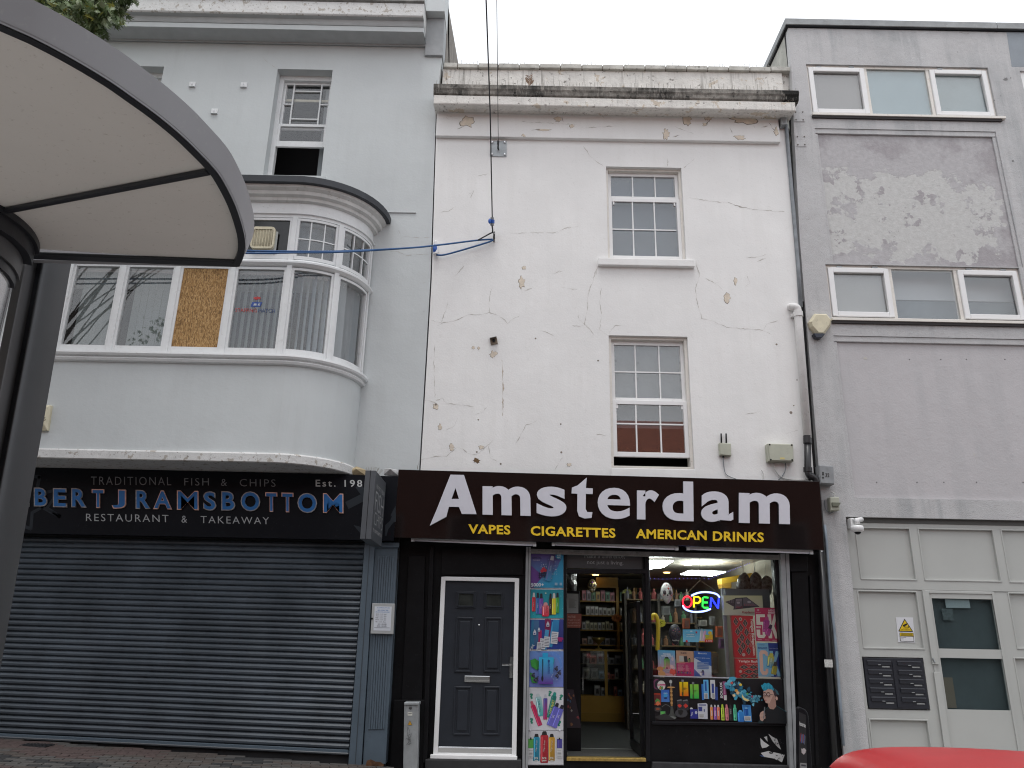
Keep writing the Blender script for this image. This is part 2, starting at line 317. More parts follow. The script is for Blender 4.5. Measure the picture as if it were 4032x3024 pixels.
def solid2d(mb, v, f, fn, depth, m=0, ms=None):
    """flat glyph (v,f) mapped by fn(u,v)->world front point, given sides of `depth` back along +Y"""
    P = [fn(a, b) for a, b in v]; mb.mesh(P, f, m)
    if depth:
        cnt = {}
        for q in f:
            for i in range(len(q)):
                e = (q[i], q[(i+1) % len(q)]); cnt[tuple(sorted(e))] = cnt.get(tuple(sorted(e)), 0)+1
        d = Vector((0, depth, 0))
        for (a, b), k in cnt.items():
            if k == 1: mb.face([P[a], P[b], P[b]+d, P[a]+d], m if ms is None else ms)
def text_on(mb, txt, z, LL, LR, UL, Y, depth=0.0, bold=0.0, shear=0.0, space=1.0, res=3, m=0, ms=None):
    p = U(z(*LL), Y); ex = U(z(*LR), Y)-p; ez = U(z(*UL), Y)-p
    v, f = glyphs(txt, bold, shear, space, res); solid2d(mb, v, f, lambda a, b: p+ex*a+ez*b, depth, m, ms)
class Pr:
    """flat print laid out in W x H units, y down; draw order = layer order"""
    def __init__(s, W, H, base=None, base2=None):
        s.W, s.H = W, H; s.it = []
        if base: s.rect(0, 0, W, H, base, base2)
    def poly(s, pts, c): s.it.append((pts, c))
    def rect(s, x0, y0, x1, y1, c, c2=None): s.poly([(x0, y0), (x1, y0), (x1, y1), (x0, y1)], c if c2 is None else [c, c, c2, c2])
    def rr(s, cx, cy, w, h, a, c, c2=None):
        ca, sa = math.cos(a), math.sin(a)
        s.poly([(cx+x*ca-y*sa, cy+x*sa+y*ca) for x, y in ((-w/2, -h/2), (w/2, -h/2), (w/2, h/2), (-w/2, h/2))], c if c2 is None else [c, c, c2, c2])
    def ell(s, cx, cy, rx, ry, c, n=14, a=0.0):
        ca, sa = math.cos(a), math.sin(a)
        s.poly([(cx+rx*math.cos(t)*ca-ry*math.sin(t)*sa, cy+rx*math.cos(t)*sa+ry*math.sin(t)*ca) for t in [2*math.pi*k/n for k in range(n)]], c)
    def blob(s, cx, cy, r, c, n=13, j=0.35, seed=0):
        rn = random.Random(seed); s.poly([(cx+r*math.cos(t)*(1+j*(rn.random()-.5)*2), cy+r*math.sin(t)*(1+j*(rn.random()-.5)*2)) for t in [2*math.pi*k/n for k in range(n)]], c)
    def line(s, pts, w, c):
        for (a, b), (d, e) in zip(pts, pts[1:]):
            L_ = math.hypot(d-a, e-b) or 1; s.rr((a+d)/2, (b+e)/2, L_+w*0.6, w, math.atan2(e-b, d-a), c)
    def text(s, t, x0, y0, x1, y1, c, bold=0.0, shear=0.0, a=0.0, res=1):
        v, f = glyphs(t, bold, shear, 1.0, res); cx, cy = (x0+x1)/2, (y0+y1)/2; ca, sa = math.cos(a), math.sin(a)
        q = [((u-.5)*(x1-x0), (.5-w)*(y1-y0)) for u, w in v]
        s.it.append(([(cx+x*ca-y*sa, cy+x*sa+y*ca) for x, y in q], c, f))
    def vape(s, cx, cy, w, h, a, c, c2=None, tip=(0.01, 0.01, 0.012), th=0.22):
        ca, sa = math.cos(a), math.sin(a); hb = h*(1-th)
        P = lambda x, y: (cx+x*ca-y*sa, cy+x*sa+y*ca)
        s.poly([P(-w/2, h/2-hb+w*.12), P(-w*.38, h/2-hb), P(w*.38, h/2-hb), P(w/2, h/2-hb+w*.12), P(w/2, h/2-w*.1), P(w*.4, h/2), P(-w*.4, h/2), P(-w/2, h/2-w*.1)],
               c if c2 is None else [c]*4+[c2]*4)
        s.poly([P(-w*.26, -h/2+w*.1), P(-w*.15, -h/2), P(w*.15, -h/2), P(w*.26, -h/2+w*.1), P(w*.34, h/2-hb), P(-w*.34, h/2-hb)], tip)
        hi = tuple(min(1, k*1.9+.05) for k in c); s.poly([P(-w*.36, h/2-hb+w*.2), P(-w*.24, h/2-hb+w*.2), P(-w*.24, h/2-w*.2), P(-w*.36, h/2-w*.2)], hi)
    def into(s, mb, TL, TR, BR, BL, lift=0.002, step=0.0003):
        """maps onto the world quad, raised towards the side its normal faces"""
        TL, TR, BR, BL = map(Vector, (TL, TR, BR, BL)); nrm = (TR-TL).cross(TL-BL).normalized()
        for k, it in enumerate(s.it):
            pts, c = it[0], it[1]; off = nrm*(lift+k*step); o = []
            for x, y in pts:
                a, b = x/s.W, y/s.H; o.append((TL*(1-a)+TR*a)*(1-b)+(BL*(1-a)+BR*a)*b+off)
            if len(it) == 3: mb.mesh(o, it[2], 1, c)
            else: mb.face(o, 1, c)
def poster(name, label, pr, z, pts, Y, cat='poster', thick=0.004, edge=None, group=None, parent=None, lift=0.002):
    q = quad(z, pts, Y); mb = MB(); mb.prism([q[0], q[1], q[2], q[3]], thick, 0); mb.c = [(0.6, 0.6, 0.6)]*len(mb.f)
    pr.into(mb, *q, lift=lift)
    o = mb.build(name, [edge or PRINT, PRINT], parent)
    if parent is None: tag(o, label, cat, group)
    return o
# ================================================================== ground, road, pavements
ASPH = mat('asphalt', (0.055, 0.055, 0.057), 0.9, var=0.25, vs=3, bump=0.6, bs=120)
SLAB = mat('pavement_slab', (0.30, 0.29, 0.275), 0.9, var=0.15, vs=4, bump=0.4, bs=80)
PAVD = [mat('paver_%s' % n, c, 0.85, var=0.22, vs=12, bump=0.4, bs=90) for n, c in (('red', (0.078, 0.053, 0.049)), ('grey', (0.075, 0.070, 0.066)), ('dark', (0.026, 0.026, 0.027)), ('brown', (0.070, 0.057, 0.050)))]
KERB = mat('kerb_stone', (0.26, 0.26, 0.25), 0.9, var=0.15, vs=8, bump=0.3)
def strip(name, y0, y1, dz, m, x0=-60, x1=60, thick=0):
    mb = MB(); n = 24
    for i in range(n):
        a = x0+(x1-x0)*i/n; b = x0+(x1-x0)*(i+1)/n
        mb.face([(a, y0, ground(a)-.04+dz), (b, y0, ground(b)-.04+dz), (b, y1, ground(b)-.04+dz), (a, y1, ground(a)-.04+dz)])
    return struct(mb.build(name, m))
mb = MB(); mb.face([(-400, -400, -26), (400, -400, -26), (400, 400, -26), (-400, 400, -26)]); struct(mb.build('ground', SLAB))
strip('road', 2.6, 7.6, -0.175, ASPH)
strip('near_pavement', -6.5, 2.6, 0.0, SLAB)
fp = strip('far_pavement', 7.6, 16.5, 0.02, SLAB)
for nm, ya, yb, d in (('near_kerb', 2.45, 2.6, 0.004), ('far_kerb', 7.6, 7.75, 0.024)):
    mb = MB(); n = 66
    for i in range(n):
        a = -30+i*0.915; b = a+0.905
        mb.prism([(a, ya, ground(a)-.16), (b, ya, ground(b)-.16), (b, ya, ground(b)-.04+d), (a, ya, ground(a)-.04+d)], yb-ya)
    struct(mb.build(nm, KERB))
# block pavers by the shutter, laid in straight courses across the slope
pmesh = {}
def paver(x, y, dx, dy, mi, ang):
    key = (round(dx, 3), round(dy, 3), mi)
    if key not in pmesh:
        mb = MB(); h = 0.028; e = 0.004
        mb.mesh([(-dx, -dy, 0), (dx, -dy, 0), (dx, dy, 0), (-dx, dy, 0), (-dx+e, -dy+e, h), (dx-e, -dy+e, h), (dx-e, dy-e, h), (-dx+e, dy-e, h)], [(4, 5, 6, 7), (0, 1, 5, 4), (1, 2, 6, 5), (2, 3, 7, 6), (3, 0, 4, 7)])
        me = bpy.data.meshes.new('paver'); me.from_pydata(mb.v, [], mb.f); me.materials.append(PAVD[mi]); pmesh[key] = me
    o = bpy.data.objects.new('paver', pmesh[key]); COL.objects.link(o); o.parent = fp; o.matrix_parent_inverse = Matrix.Translation(-PL[fp.name])
    o.location = (x, y, ground(x)-0.018+random.uniform(-.002, .002)); o.rotation_euler = (0, math.atan(0.049), ang)
ang = math.radians(14); ca, sa = math.cos(ang), math.sin(ang); cnt = 0
cells = []
for j in range(-22, 46):
    for i in range(-12, 52):
        u = i*0.212+(0.106 if j % 2 else 0); w = j*0.106; x = -7.4+u*ca-w*sa; y = 8.6+u*sa+w*ca
        if -7.0 < x < -1.25 and 7.85 < y < 9.93: cells.append((x, y))
vis = lambda c_: (Vector((c_[0], c_[1], ground(c_[0])))-CAM)
def pxy(c_):
    d = RC.transposed() @ vis(c_); return 1512-d.y/-d.z*FPX
cells.sort(key=lambda c_: pxy(c_) > 3075 or c_[0] < -6.6)
rest = MB()
for x, y in cells:
    nv = noise.noise(Vector((x*0.9, y*1.3, 3.1)))+random.uniform(-.22, .22)
    mi = 0 if nv > 0.16 and x < -3.9 else (2 if nv < -0.24 else (1 if nv < 0.05 else 3))
    if cnt < 300: paver(x, y, 0.1035, 0.0505, mi, ang); cnt += 1
    else:
        zz = ground(x)+.010; rest.prism([(x+p*ca*.1035-q*sa*.0505, y+p*sa*.1035+q*ca*.0505, zz-.049*(p*ca*.1035-q*sa*.0505)) for p, q in ((-1, -1), (1, -1), (1, 1), (-1, 1))], (0, 0, -.02), mi)
if rest.v: o = rest.build('paver_field', PAVD, fp); o['kind'] = 'stuff'
mb = MB(); c = Vector((-5.33, 9.62, 0)); c.z = ground(c.x)+0.013
mb.box(c.x-.16, c.x+.16, c.y-.10, c.y+.10, c.z-.02, c.z+.001)
for k in range(8): mb.box(c.x-.145+k*.038, c.x-.125+k*.038, c.y-.085, c.y+.085, c.z, c.z+.008)
dr = T('drain_cover', 'small dark iron drain grating set in the block paving before the roller shutter', 'drain cover', c)
mb.build('grating', mat('cast_iron', (0.03, 0.03, 0.033), 0.6, metal=0.3, var=0.2), dr)

# ================================================================== white three-storey shop building
YW = 10.10
WH = T('white_building', 'white rendered three-storey building with cracked walls above the vape shop', 'building', (1.4, YW, 0.0))
u1 = (1.365, 2.51, 6.87, 8.415); u2 = (1.35, 2.462, 3.75, 5.655)     # window openings
R4 = lambda r: [(r[0], r[2]), (r[1], r[2]), (r[1], r[3]), (r[0], r[3])]
mb = MB(); mb.holed([(-1.20, 3.30), (-1.195, 3.67), (-1.19, 6.47), (-1.26, 9.45), (4.17, 9.45), (4.125, 7.2), (4.046, 3.65), (4.04, 3.30)], [R4(u1), R4(u2)], YW, 0.22)
mb.build('wall', WHITE, WH)
mb = MB(); mb.box(-1.2, 4.1, YW+.22, YW+.3, 3.3, 3.75); mb.box(-1.2, 1.33, YW+.22, YW+.3, 3.75, 9.4); mb.box(2.54, 4.1, YW+.22, YW+.3, 3.75, 9.4)
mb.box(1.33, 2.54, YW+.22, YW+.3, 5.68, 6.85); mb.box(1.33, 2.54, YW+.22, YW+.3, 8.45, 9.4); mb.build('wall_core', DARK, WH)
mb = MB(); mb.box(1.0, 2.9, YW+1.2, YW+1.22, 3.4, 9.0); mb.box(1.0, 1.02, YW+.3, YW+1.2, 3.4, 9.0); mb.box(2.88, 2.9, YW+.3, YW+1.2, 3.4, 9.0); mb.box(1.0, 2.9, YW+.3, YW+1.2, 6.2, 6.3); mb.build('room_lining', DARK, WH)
# frieze, cornice, parapet, coping
def run(name, prof, xl, xr, m, parent, dz=0.0, bevel=0):
    """closed profile (Y,z) extruded in x; dz = rise of the right end"""
    mb = MB(); n = len(prof)
    a = [(xl, y, z) for y, z in prof]; b = [(xr, y, z+dz) for y, z in prof]
    mb.mesh(a+b, [tuple(range(n)), tuple(range(2*n-1, n-1, -1))]+[(i, (i+1) % n, (i+1) % n+n, i+n) for i in range(n)]); return mb.build(name, m, parent, bevel)
run('frieze', [(10.03, 8.855), (10.03, 9.36), (10.12, 9.36), (10.12, 8.855)], -1.245, 4.04, WHITE, WH, 0.008, 0.006)
run('cove', [(10.028, 9.30), (9.99, 9.315), (9.955, 9.35), (10.12, 9.40), (10.12, 9.30)], -1.25, 4.09, STAINW, WH, 0.0)
run('cornice_fascia', [(9.79, 9.235), (9.775, 9.25), (9.775, 9.395), (10.2, 9.40), (10.2, 9.29), (9.95, 9.27)], -1.275, 4.22, STAINW, WH, 0.0, 0.008)
run('cornice_cap', [(9.80, 9.396), (9.765, 9.42), (9.755, 9.47), (9.735, 9.50), (9.73, 9.565), (9.75, 9.58), (10.25, 9.62), (10.25, 9.398)], -1.285, 4.28, SOOT, WH, 0.008, 0.006)
mb = MB(); mb.mesh([(-1.21, 10.2, 9.55), (4.24, 10.2, 9.55), (4.24, 10.2, 10.29), (-1.21, 10.2, 10.235), (-1.21, 10.42, 9.55), (4.24, 10.42, 9.55), (4.24, 10.42, 10.29), (-1.21, 10.42, 10.235)], [(0, 1, 2, 3), (7, 6, 5, 4), (3, 2, 6, 7), (0, 3, 7, 4), (1, 5, 6, 2)])
mb.build('parapet', STAINW, WH)
mb = MB(); mb.box(4.24, 4.37, 10.25, 10.42, 9.55, 10.30); mb.build('parapet_end', STAINW, WH)
cx = [133, 210, 322, 433, 545, 657, 770, 885, 998, 1112, 1227, 1340, 1453, 1567, 1680, 1795, 1910, 2015]
for a, b in zip(cx, cx[1:]):
    xa = U(zC(a, 158), 10.2).x+.006; xb = U(zC(b, 158), 10.2).x-.006; t = (xa+1.2)/5.6; zb = 10.235+.06*t+random.uniform(-.006, .006)
    mb = MB(); o = random.uniform(0, .012); mb.box(xa, xb, 10.155-o, 10.47, zb, zb+.085+random.uniform(-.006, .006)); mb.build('coping_stone', COPE, WH, 0.012)
mb = MB(); mb.box(-1.2, 4.36, 10.42, 16, 9.3, 9.4); mb.build('roof', SLAB, WH)
MB().prism([(-1.2, 10.175, 10.24), (4.36, 10.175, 10.30), (4.36, 10.175, 10.365), (-1.2, 10.175, 10.305)], .27).build('coping_bed', CRACK, WH)
# bird spikes
def spikes(x0, x1, y, zfn, label, group):
    mb = MB(); x = x0
    mb.box(x0, x1, y-.012, y+.012, zfn((x0+x1)/2)-.004, zfn((x0+x1)/2)+.004)
    while x < x1:
        if random.random() < .86:
            b = Vector((x, y, zfn(x))); h = random.uniform(.085, .125)
            mb.tube([b, b+Vector((random.uniform(-.012, .012), random.uniform(-.03, .03), h))], 0.0034, 3)
        x += random.uniform(.045, .07)
    tag(mb.build('bird_spike_strip', SPIKE), label, 'bird spikes', group)
for k in range(5):
    a = -1.2+k*1.115
    spikes(a, a+1.08, 10.26, lambda x: 10.325+.011*(x+1.2), 'row of thin bird spikes standing on the parapet coping', 'bird spikes on the coping')
    spikes(a-.05, a+1.05, 9.80, lambda x: 9.585, 'row of thin bird spikes standing on the sooty cornice edge', 'bird spikes on the cornice')
# dry weed growing out of the cornice
b0 = U(zC(600, 262), 9.82); mb = MB()
for k, dx in enumerate((0, -.02, .025)):
    top = b0+Vector((dx, .1, .27-.06*k)); mb.tube([b0, (b0+top)/2+Vector((dx*.3, 0, 0)), top], [.007, .005, .003], 4)
    for j in range(7):
        p = b0.lerp(top, .3+.1*j); s_ = -1 if j % 2 else 1
        mb.tube([p, p+Vector((s_*.05*(1-j*.09), -.01, .045))], [.005, .003], 3)
        mb.mesh([p, p+Vector((s_*.05, -.01, .03)), p+Vector((s_*.045, -.012, .055))], [(0, 1, 2)])
tag(mb.build('dry_weed', mat('dry_stalk', (0.24, 0.16, 0.11), 0.9, var=0.2)), 'dry brown weed sprouting from the sooty cornice below the parapet', 'weed')
# ---- sash windows of the white building
def sash_bars(z, xs, yrange, ys, xrange, Y, w, parent, m=UPVC):
    for x in xs:
        r = rect(z, x-4, yrange[0], x+4, yrange[1], Y); c = (r[0]+r[1])/2; MB().box(c-w, c+w, Y-.01, Y+.012, r[2], r[3]).build('glazing_bar', m, parent)
    for y in ys:
        r = rect(z, xrange[0], y-4, xrange[1], y+4, Y); c = (r[2]+r[3])/2; MB().box(r[0], r[1], Y-.012, Y+.010, c-w, c+w).build('glazing_bar', m, parent)
# upper window
w1 = MB().frame(u1, (.035, .035, .03, .035), YW+.06, YW+.22).build('window', CREAMF, WH, .004)
x0, x1 = u1[0]+.035, u1[1]-.035
zt, zm1, zm0, zb = (U(zC(1235, y), YW+.12).z for y in (735, 873, 901, 1190))
MB().frame((x0, x1, zm1-.02, u1[3]-.035), (.05, .05, .05, .055), YW+.12, YW+.165).build('upper_sash', UPVC, w1, .004)
MB().frame((x0, x1, u1[2]+.03, zm0+.06), (.05, .05, .05, .06), YW+.075, YW+.12).build('lower_sash', UPVC, w1, .004)
MB().box(x0+.04, x1-.04, YW+.14, YW+.146, zm1, u1[3]-.08).build('pane', GLASS, w1)
MB().box(x0+.04, x1-.04, YW+.095, YW+.101, u1[2]+.07, zm0+.03).build('pane', GLASS, w1)
for sx in (-1, 1):
    MB().box((x0+x1)/2+sx*.46-.012, (x0+x1)/2+sx*.46+.012, YW+.08, YW+.13, zm0-.05, zm0+.0).build('sash_horn', UPVC, w1)
    MB().box((x0+x1)/2+sx*.40-.03, (x0+x1)/2+sx*.40+.03, YW+.09, YW+.12, zm0+.062, zm0+.085).build('sash_lift', UPVC, w1)
sash_bars(zC, (1162, 1284), (745, 880), (), None, YW+.135, .009, w1)
sash_bars(zC, (1165, 1284), (895, 1190), (1045,), (1050, 1400), YW+.09, .009, w1)
mb = MB(); mb.box(x0, x1, YW+.19, YW+.195, u1[2], u1[3]); mb.build('sheet', SHEET, w1)
r = rect(zC, 975, 1202, 1500, 1240, YW-.06); MB().box(r[0], r[1], YW-.07, YW+.2, r[2], r[3]).build('sill', WHITE, WH, .01)
# lower window, sash pushed up at the bottom
w2 = MB().frame(u2, (.04, .04, .045, .04), YW+.05, YW+.22).build('window', CREAMF, WH, .004)
x0, x1 = u2[0]+.04, u2[1]-.04
zmt, zmb, zb1, zb0 = (U(zG(1280, y), YW+.1).z for y in (770, 797, 1048, 1074))
MB().frame((x0, x1, zmt-.02, u2[3]-.04), (.05, .05, .05, .06), YW+.115, YW+.16).build('upper_sash', UPVC, w2, .004)
MB().frame((x0, x1, zb0, zmb+.055), (.055, .055, .065, .06), YW+.07, YW+.112).build('lower_sash', UPVC, w2, .004)
MB().box(x0+.04, x1-.04, YW+.135, YW+.14, zmt, u2[3]-.08).build('pane', GLASS, w2)
MB().box(x0+.04, x1-.04, YW+.09, YW+.095, zb0+.05, zmb+.03).build('pane', GLASS, w2)
sash_bars(zG, (1210, 1336), (470, 775), (626,), (1092, 1458), YW+.13, .010, w2)
sash_bars(zG, (1214, 1342), (795, 1052), (899,), (1094, 1463), YW+.085, .010, w2)
for sx in (-1, 1):
    MB().box((x0+x1)/2+sx*.45-.014, (x0+x1)/2+sx*.45+.014, YW+.08, YW+.125, zmb-.06, zmb).build('sash_horn', UPVC, w2)
    MB().box((x0+x1)/2+sx*.36-.035, (x0+x1)/2+sx*.36+.035, YW+.085, YW+.12, zmb+.057, zmb+.08).build('sash_lift', UPVC, w2)
mb = MB(); n = 14; xa, xb, za, zb_ = x0, x1, zmt-.05, u2[3]-.04     # crumpled plastic sheet behind the upper sash
vv = [(xa+(xb-xa)*i/n, YW+.185+.02*noise.noise(Vector((i*.55, j*.5, 1.7))), za+(zb_-za)*j/n) for j in range(n+1) for i in range(n+1)]
mb.mesh(vv, [(j*(n+1)+i, j*(n+1)+i+1, (j+1)*(n+1)+i+1, (j+1)*(n+1)+i) for j in range(n) for i in range(n)]); mb.build('plastic_sheet', SHEETC, w2, smooth=True)
mb = MB(); mb.box(x0, x1, YW+.20, YW+.205, 4.36, zmt-.06); mb.build('lower_sheet', mat('dark_sheet', (0.07, 0.085, 0.10), 0.7), w2)
TACK = mat('tack', (0.05, 0.055, 0.06), 0.6)
for x, y in ((1108, 489), (1242, 490), (1441, 495), (1105, 565), (1222, 577), (1445, 575), (1104, 654), (1220, 660), (1449, 665), (1103, 734), (1449, 726)):
    p = U(zG(x, y), YW+.155); MB().lathe(p, (0, -1, 0), [(.018, 0), (.018, .004)], 10).build('tack', TACK, w2)
r = rect(zG, 1085, 1135, 1520, 1162, YW-.01); MB().box(r[0]-.01, r[1]+.01, YW-.02, YW+.1, 3.40, 3.75).build('sill', WHITE, WH, .008)
# ---- cracks, peeled patches, holes
CSTAIN = mat('crack_stain', (0.66, 0.645, 0.62), 0.9, var=.1, vs=12)
def crackline(z, pts, Y, w=.004, m=None, parent=None, name='crack'):
    P = []
    for a, b in zip(pts, pts[1:]):
        n = max(2, int(math.hypot(b[0]-a[0], b[1]-a[1])/9))
        for k in range(n):
            t = k/n; P.append((a[0]+(b[0]-a[0])*t+random.uniform(-2.2, 2.2), a[1]+(b[1]-a[1])*t+random.uniform(-2.2, 2.2)))
    P.append(pts[-1]); W = [U(z(*p), Y-.0015) for p in P]; mb = MB(); L_ = []; R_ = []
    for i, p in enumerate(W):
        d = (W[min(i+1, len(W)-1)]-W[max(i-1, 0)]).normalized(); nrm = Vector((-d.z, 0, d.x)); ww = w*random.uniform(.2, 1.15)*(.55+.45*math.sin(i*.7+len(W)))*(0.3 if i in (0, len(W)-1) else 1)
        L_.append(p+nrm*ww); R_.append(p-nrm*ww)
    for i in range(len(W)-1):
        mb.face([L_[i], L_[i+1], R_[i+1], R_[i]])
        if parent in (None, WH): s_ = Vector((0, .0009, 0)); e0, e1 = (0.3 if i == 0 else 1), (0.3 if i == len(W)-2 else 1); mb.face([W[i]+(L_[i]-W[i])*3.2*e0+s_, W[i+1]+(L_[i+1]-W[i+1])*3.2*e1+s_, W[i+1]+(R_[i+1]-W[i+1])*2.4*e1+s_, W[i]+(R_[i]-W[i])*2.4*e0+s_], 1)
    o = mb.build(name, [m or CRACK, CSTAIN], parent or WH); return o
def patchpoly(z, x, y, rx, ry, Y, m=None, parent=None, name='peeled_patch', seed=None, rim=True):
    rn = random.Random(seed if seed is not None else int(x*7+y)); n = 18; c = []; rx *= 1.18; ry *= 1.18
    for k in range(n):
        t = 2*math.pi*k/n; q = rn.uniform(.55, 1.15); c.append((x+rx*math.cos(t)*q, y+ry*math.sin(t)*q))
    mb = MB(); cxy = Vector((x, y))
    if rim: mb.face([U(z(x-1.0+(a-x)*1.10, y+.5+(b-y)*1.10), Y-.0012) for a, b in c], 1)  # larger dark polygon paints the shadow outline of the peeling edge
    mb.face([U(z(*p), Y-.0024) for p in c], 0)
    return mb.build(name, [m or PATCH, CRACK], parent or WH)
FZ = 10.03
for pts in ([(895, 590), (930, 640), (975, 680), (1015, 705)], [(1440, 708), (1475, 680), (1500, 655)], [(1355, 655), (1350, 700)], [(500, 1065), (600, 1060), (730, 1060), (800, 1035), (870, 1025)],
            [(110, 950), (160, 940), (205, 912)], [(270, 850), (300, 830), (280, 870)], [(320, 750), (370, 742)], [(445, 770), (450, 790)], [(1780, 1195), (1850, 1190), (1890, 1178)], [(965, 1290), (970, 1240)], [(1505, 1200), (1520, 1280)]):
    crackline(zC, pts, YW, .0032, CRACKL)
crackline(zC, [(1470, 868), (1540, 880), (1620, 892), (1680, 895)], YW, .0045, CRACKL); crackline(zC, [(1680, 895), (1740, 915), (1810, 930)], YW, .008); crackline(zC, [(1810, 930), (1860, 937), (1990, 945)], YW, .004, CRACKL)
for pts in ([(560, 395), (700, 400), (900, 403), (985, 405), (1010, 440)], [(1690, 480), (1705, 520)], [(880, 490), (960, 485), (1080, 478)], [(1390, 480), (1440, 500), (1495, 520)], [(150, 420), (210, 440)], [(205, 495), (250, 480)], [(560, 455), (700, 462), (860, 470)], [(1100, 415), (1250, 425), (1370, 420)]):
    crackline(zC, pts, FZ, .004, CRACKL)
for pts in ([(1905, 460), (1925, 490), (1955, 522)], [(612, 500), (680, 495), (718, 500)], [(1380, 540), (1418, 528)], [(735, 440), (780, 430), (785, 455)], [(1550, 420), (1590, 415), (1580, 450), (1552, 478)], [(1440, 415), (1475, 468)], [(1720, 540), (1775, 530)], [(1815, 465), (1830, 492)], [(150, 430), (163, 447)], [(1860, 485), (1900, 478)]):
    crackline(zC, pts, FZ, .008)
for a in ((262, 455, 34, 26), (1460, 440, 22, 30), (1576, 430, 18, 20), (1772, 440, 66, 26), (1345, 525, 16, 24), (1745, 540, 26, 12), (757, 440, 20, 14), (1945, 508, 12, 20), (680, 499, 34, 5), (832, 480, 12, 10), (1555, 470, 10, 8), (570, 530, 10, 7)): patchpoly(zC, *a, FZ)
for pts in ([(130, 350), (185, 365), (265, 350), (325, 320), (375, 322), (435, 310), (480, 322), (520, 350), (535, 370), (560, 345), (600, 325)], [(440, 310), (435, 260), (445, 200), (455, 175)], [(940, 375), (955, 290), (960, 210), (985, 140), (1003, 80)],
            [(1060, 430), (1020, 395), (1030, 320), (1020, 250), (1030, 180)], [(1068, 418), (1105, 375), (1137, 377)], [(1490, 425), (1515, 405)], [(1530, 60), (1548, 110), (1525, 180), (1535, 260), (1560, 340), (1620, 355)],
            [(1620, 355), (1690, 385), (1770, 395), (1870, 400), (1925, 425)], [(1890, 395), (1900, 370), (1960, 352)], [(875, 378), (910, 382), (945, 375), (970, 400), (990, 430)], [(818, 178), (850, 180), (900, 188)], [(80, 1085), (150, 1070), (210, 1068), (270, 1020), (300, 1030), (320, 1050)],
            [(90, 770), (145, 780), (170, 800)], [(145, 780), (190, 760), (210, 790), (260, 795), (320, 800), (355, 805)], [(365, 845), (400, 835), (425, 810)], [(270, 870), (250, 910), (210, 930)], [(575, 1005), (600, 960), (630, 905), (690, 880)], [(320, 1050), (370, 1060), (430, 1010), (460, 980)],
            [(430, 1010), (445, 1080), (480, 1095)], [(785, 1140), (810, 1095), (825, 1075)], [(1580, 130), (1640, 160), (1670, 190)], [(1795, 115), (1815, 150), (1790, 175)], [(160, 380), (180, 370), (215, 280), (220, 250)], [(245, 125), (275, 100), (305, 62)], [(905, 320), (915, 350), (945, 375)],
            [(1000, 950), (1060, 960)], [(1850, 40), (1900, 20)], [(150, 480), (145, 600), (152, 760)], [(700, 400), (780, 430)], [(775, 105), (805, 90), (835, 95)], [(610, 190), (612, 225)], [(665, 180), (620, 195)], [(2000, 950), (2070, 930)], [(1780, 850), (1870, 830)]):
    crackline(zG, pts, YW, .0034, CRACKL)
crackline(zG, [(505, 555), (507, 600), (510, 735), (508, 855)], YW, .006, mat('rust_line', (0.38, 0.28, 0.19), 0.9, var=.3, vs=9))
for a in ((620, 72, 12, 9), (610, 148, 14, 28), (1738, 143, 9, 16), (1693, 232, 16, 24), (240, 1020, 12, 18), (396, 1020, 13, 10), (155, 803, 13, 14), (860, 1113, 13, 8), (178, 912, 8, 14), (1210, 1160, 14, 6), (1305, 1157, 14, 9), (355, 495, 8, 7), (383, 497, 6, 7)): patchpoly(zG, *a, YW-.0, seed=int(a[0]))
patchpoly(zG, 372, 1090, 16, 12, YW, mat('brick_hole', (0.16, 0.10, 0.05), 0.95, var=.3, vs=40))
for x, y, r_ in ((682, 446, .012), (1954, 477, .014), (2030, 837, .02), (815, 898, .011), (818, 1047, .014), (372, 1045, .012), (380, 875, .011), (1012, 563, .012), (155, 795, .018), (2045, 800, .009), (2062, 665, .009), (498, 1108, .013)):
    MB().lathe(U(zG(x, y), YW), (0, -1, 0), [(r_, -.002), (r_, .002), (r_*.7, .003)], 9).build('fixing_hole', CRACK, WH)
# ---- shop front surround
YS = 10.14; FZ0 = 0.215
dw = (-0.852, 0.141, 0.20, 2.295)                      # side door frame outline
dyL, dyR = U(zM(345, 900), YS).x, U(zM(938, 900), YS).x
dyT = U(zM(640, 62), YS).z
wl, wr, wb, wt = rect(zN, 190, 128, 1660, 1512, YS); wr2 = U(zN(1690, 800), YS).x
pb = U(zO(900, 622), YS).z                              # bottom of the printed window band
mb = MB(); zt_ = 2.80
gl = ground(-1.45)-.05
mb.holed([(-1.47, gl), (4.06, ground(4.06)-.05), (4.06, zt_+.7), (-1.47, zt_+.7)], [R4(dw), [(dyL, FZ0), (dyR, FZ0), (dyR, dyT), (dyL, dyT)], [(wl, pb), (wr, pb), (wr, wt), (wl, wt)]], YS, 0.10)
mb.build('shop_front', BLACK, WH)
def blk(name, z, q4, Y, d, m=BLACK, bevel=.006): return MB().prism(quad(z, q4, Y), d).build(name, m, WH, bevel)
blk('pilaster', zL, [(205, 70), (330, 70), (300, 1640), (130, 1640)], YS-.05, .05)
blk('pilaster_plinth', zL, [(95, 1150), (330, 1150), (320, 1700), (60, 1700)], YS-.075, .024)
blk('corner_post', zL, [(365, 0), (395, 0), (345, 1620), (310, 1620)], YS-.09, .09)
blk('over_door_panel', zL, [(455, 20), (1070, 20), (1066, 215), (450, 215)], YS-.03, .03)
blk('door_step', zL, [(330, 1595), (1050, 1600), (1048, 1720), (325, 1720)], YS-.12, .12, mat('dark_step', (0.022, 0.022, 0.024), 0.6, var=.3, vs=8, bump=.3), .01)
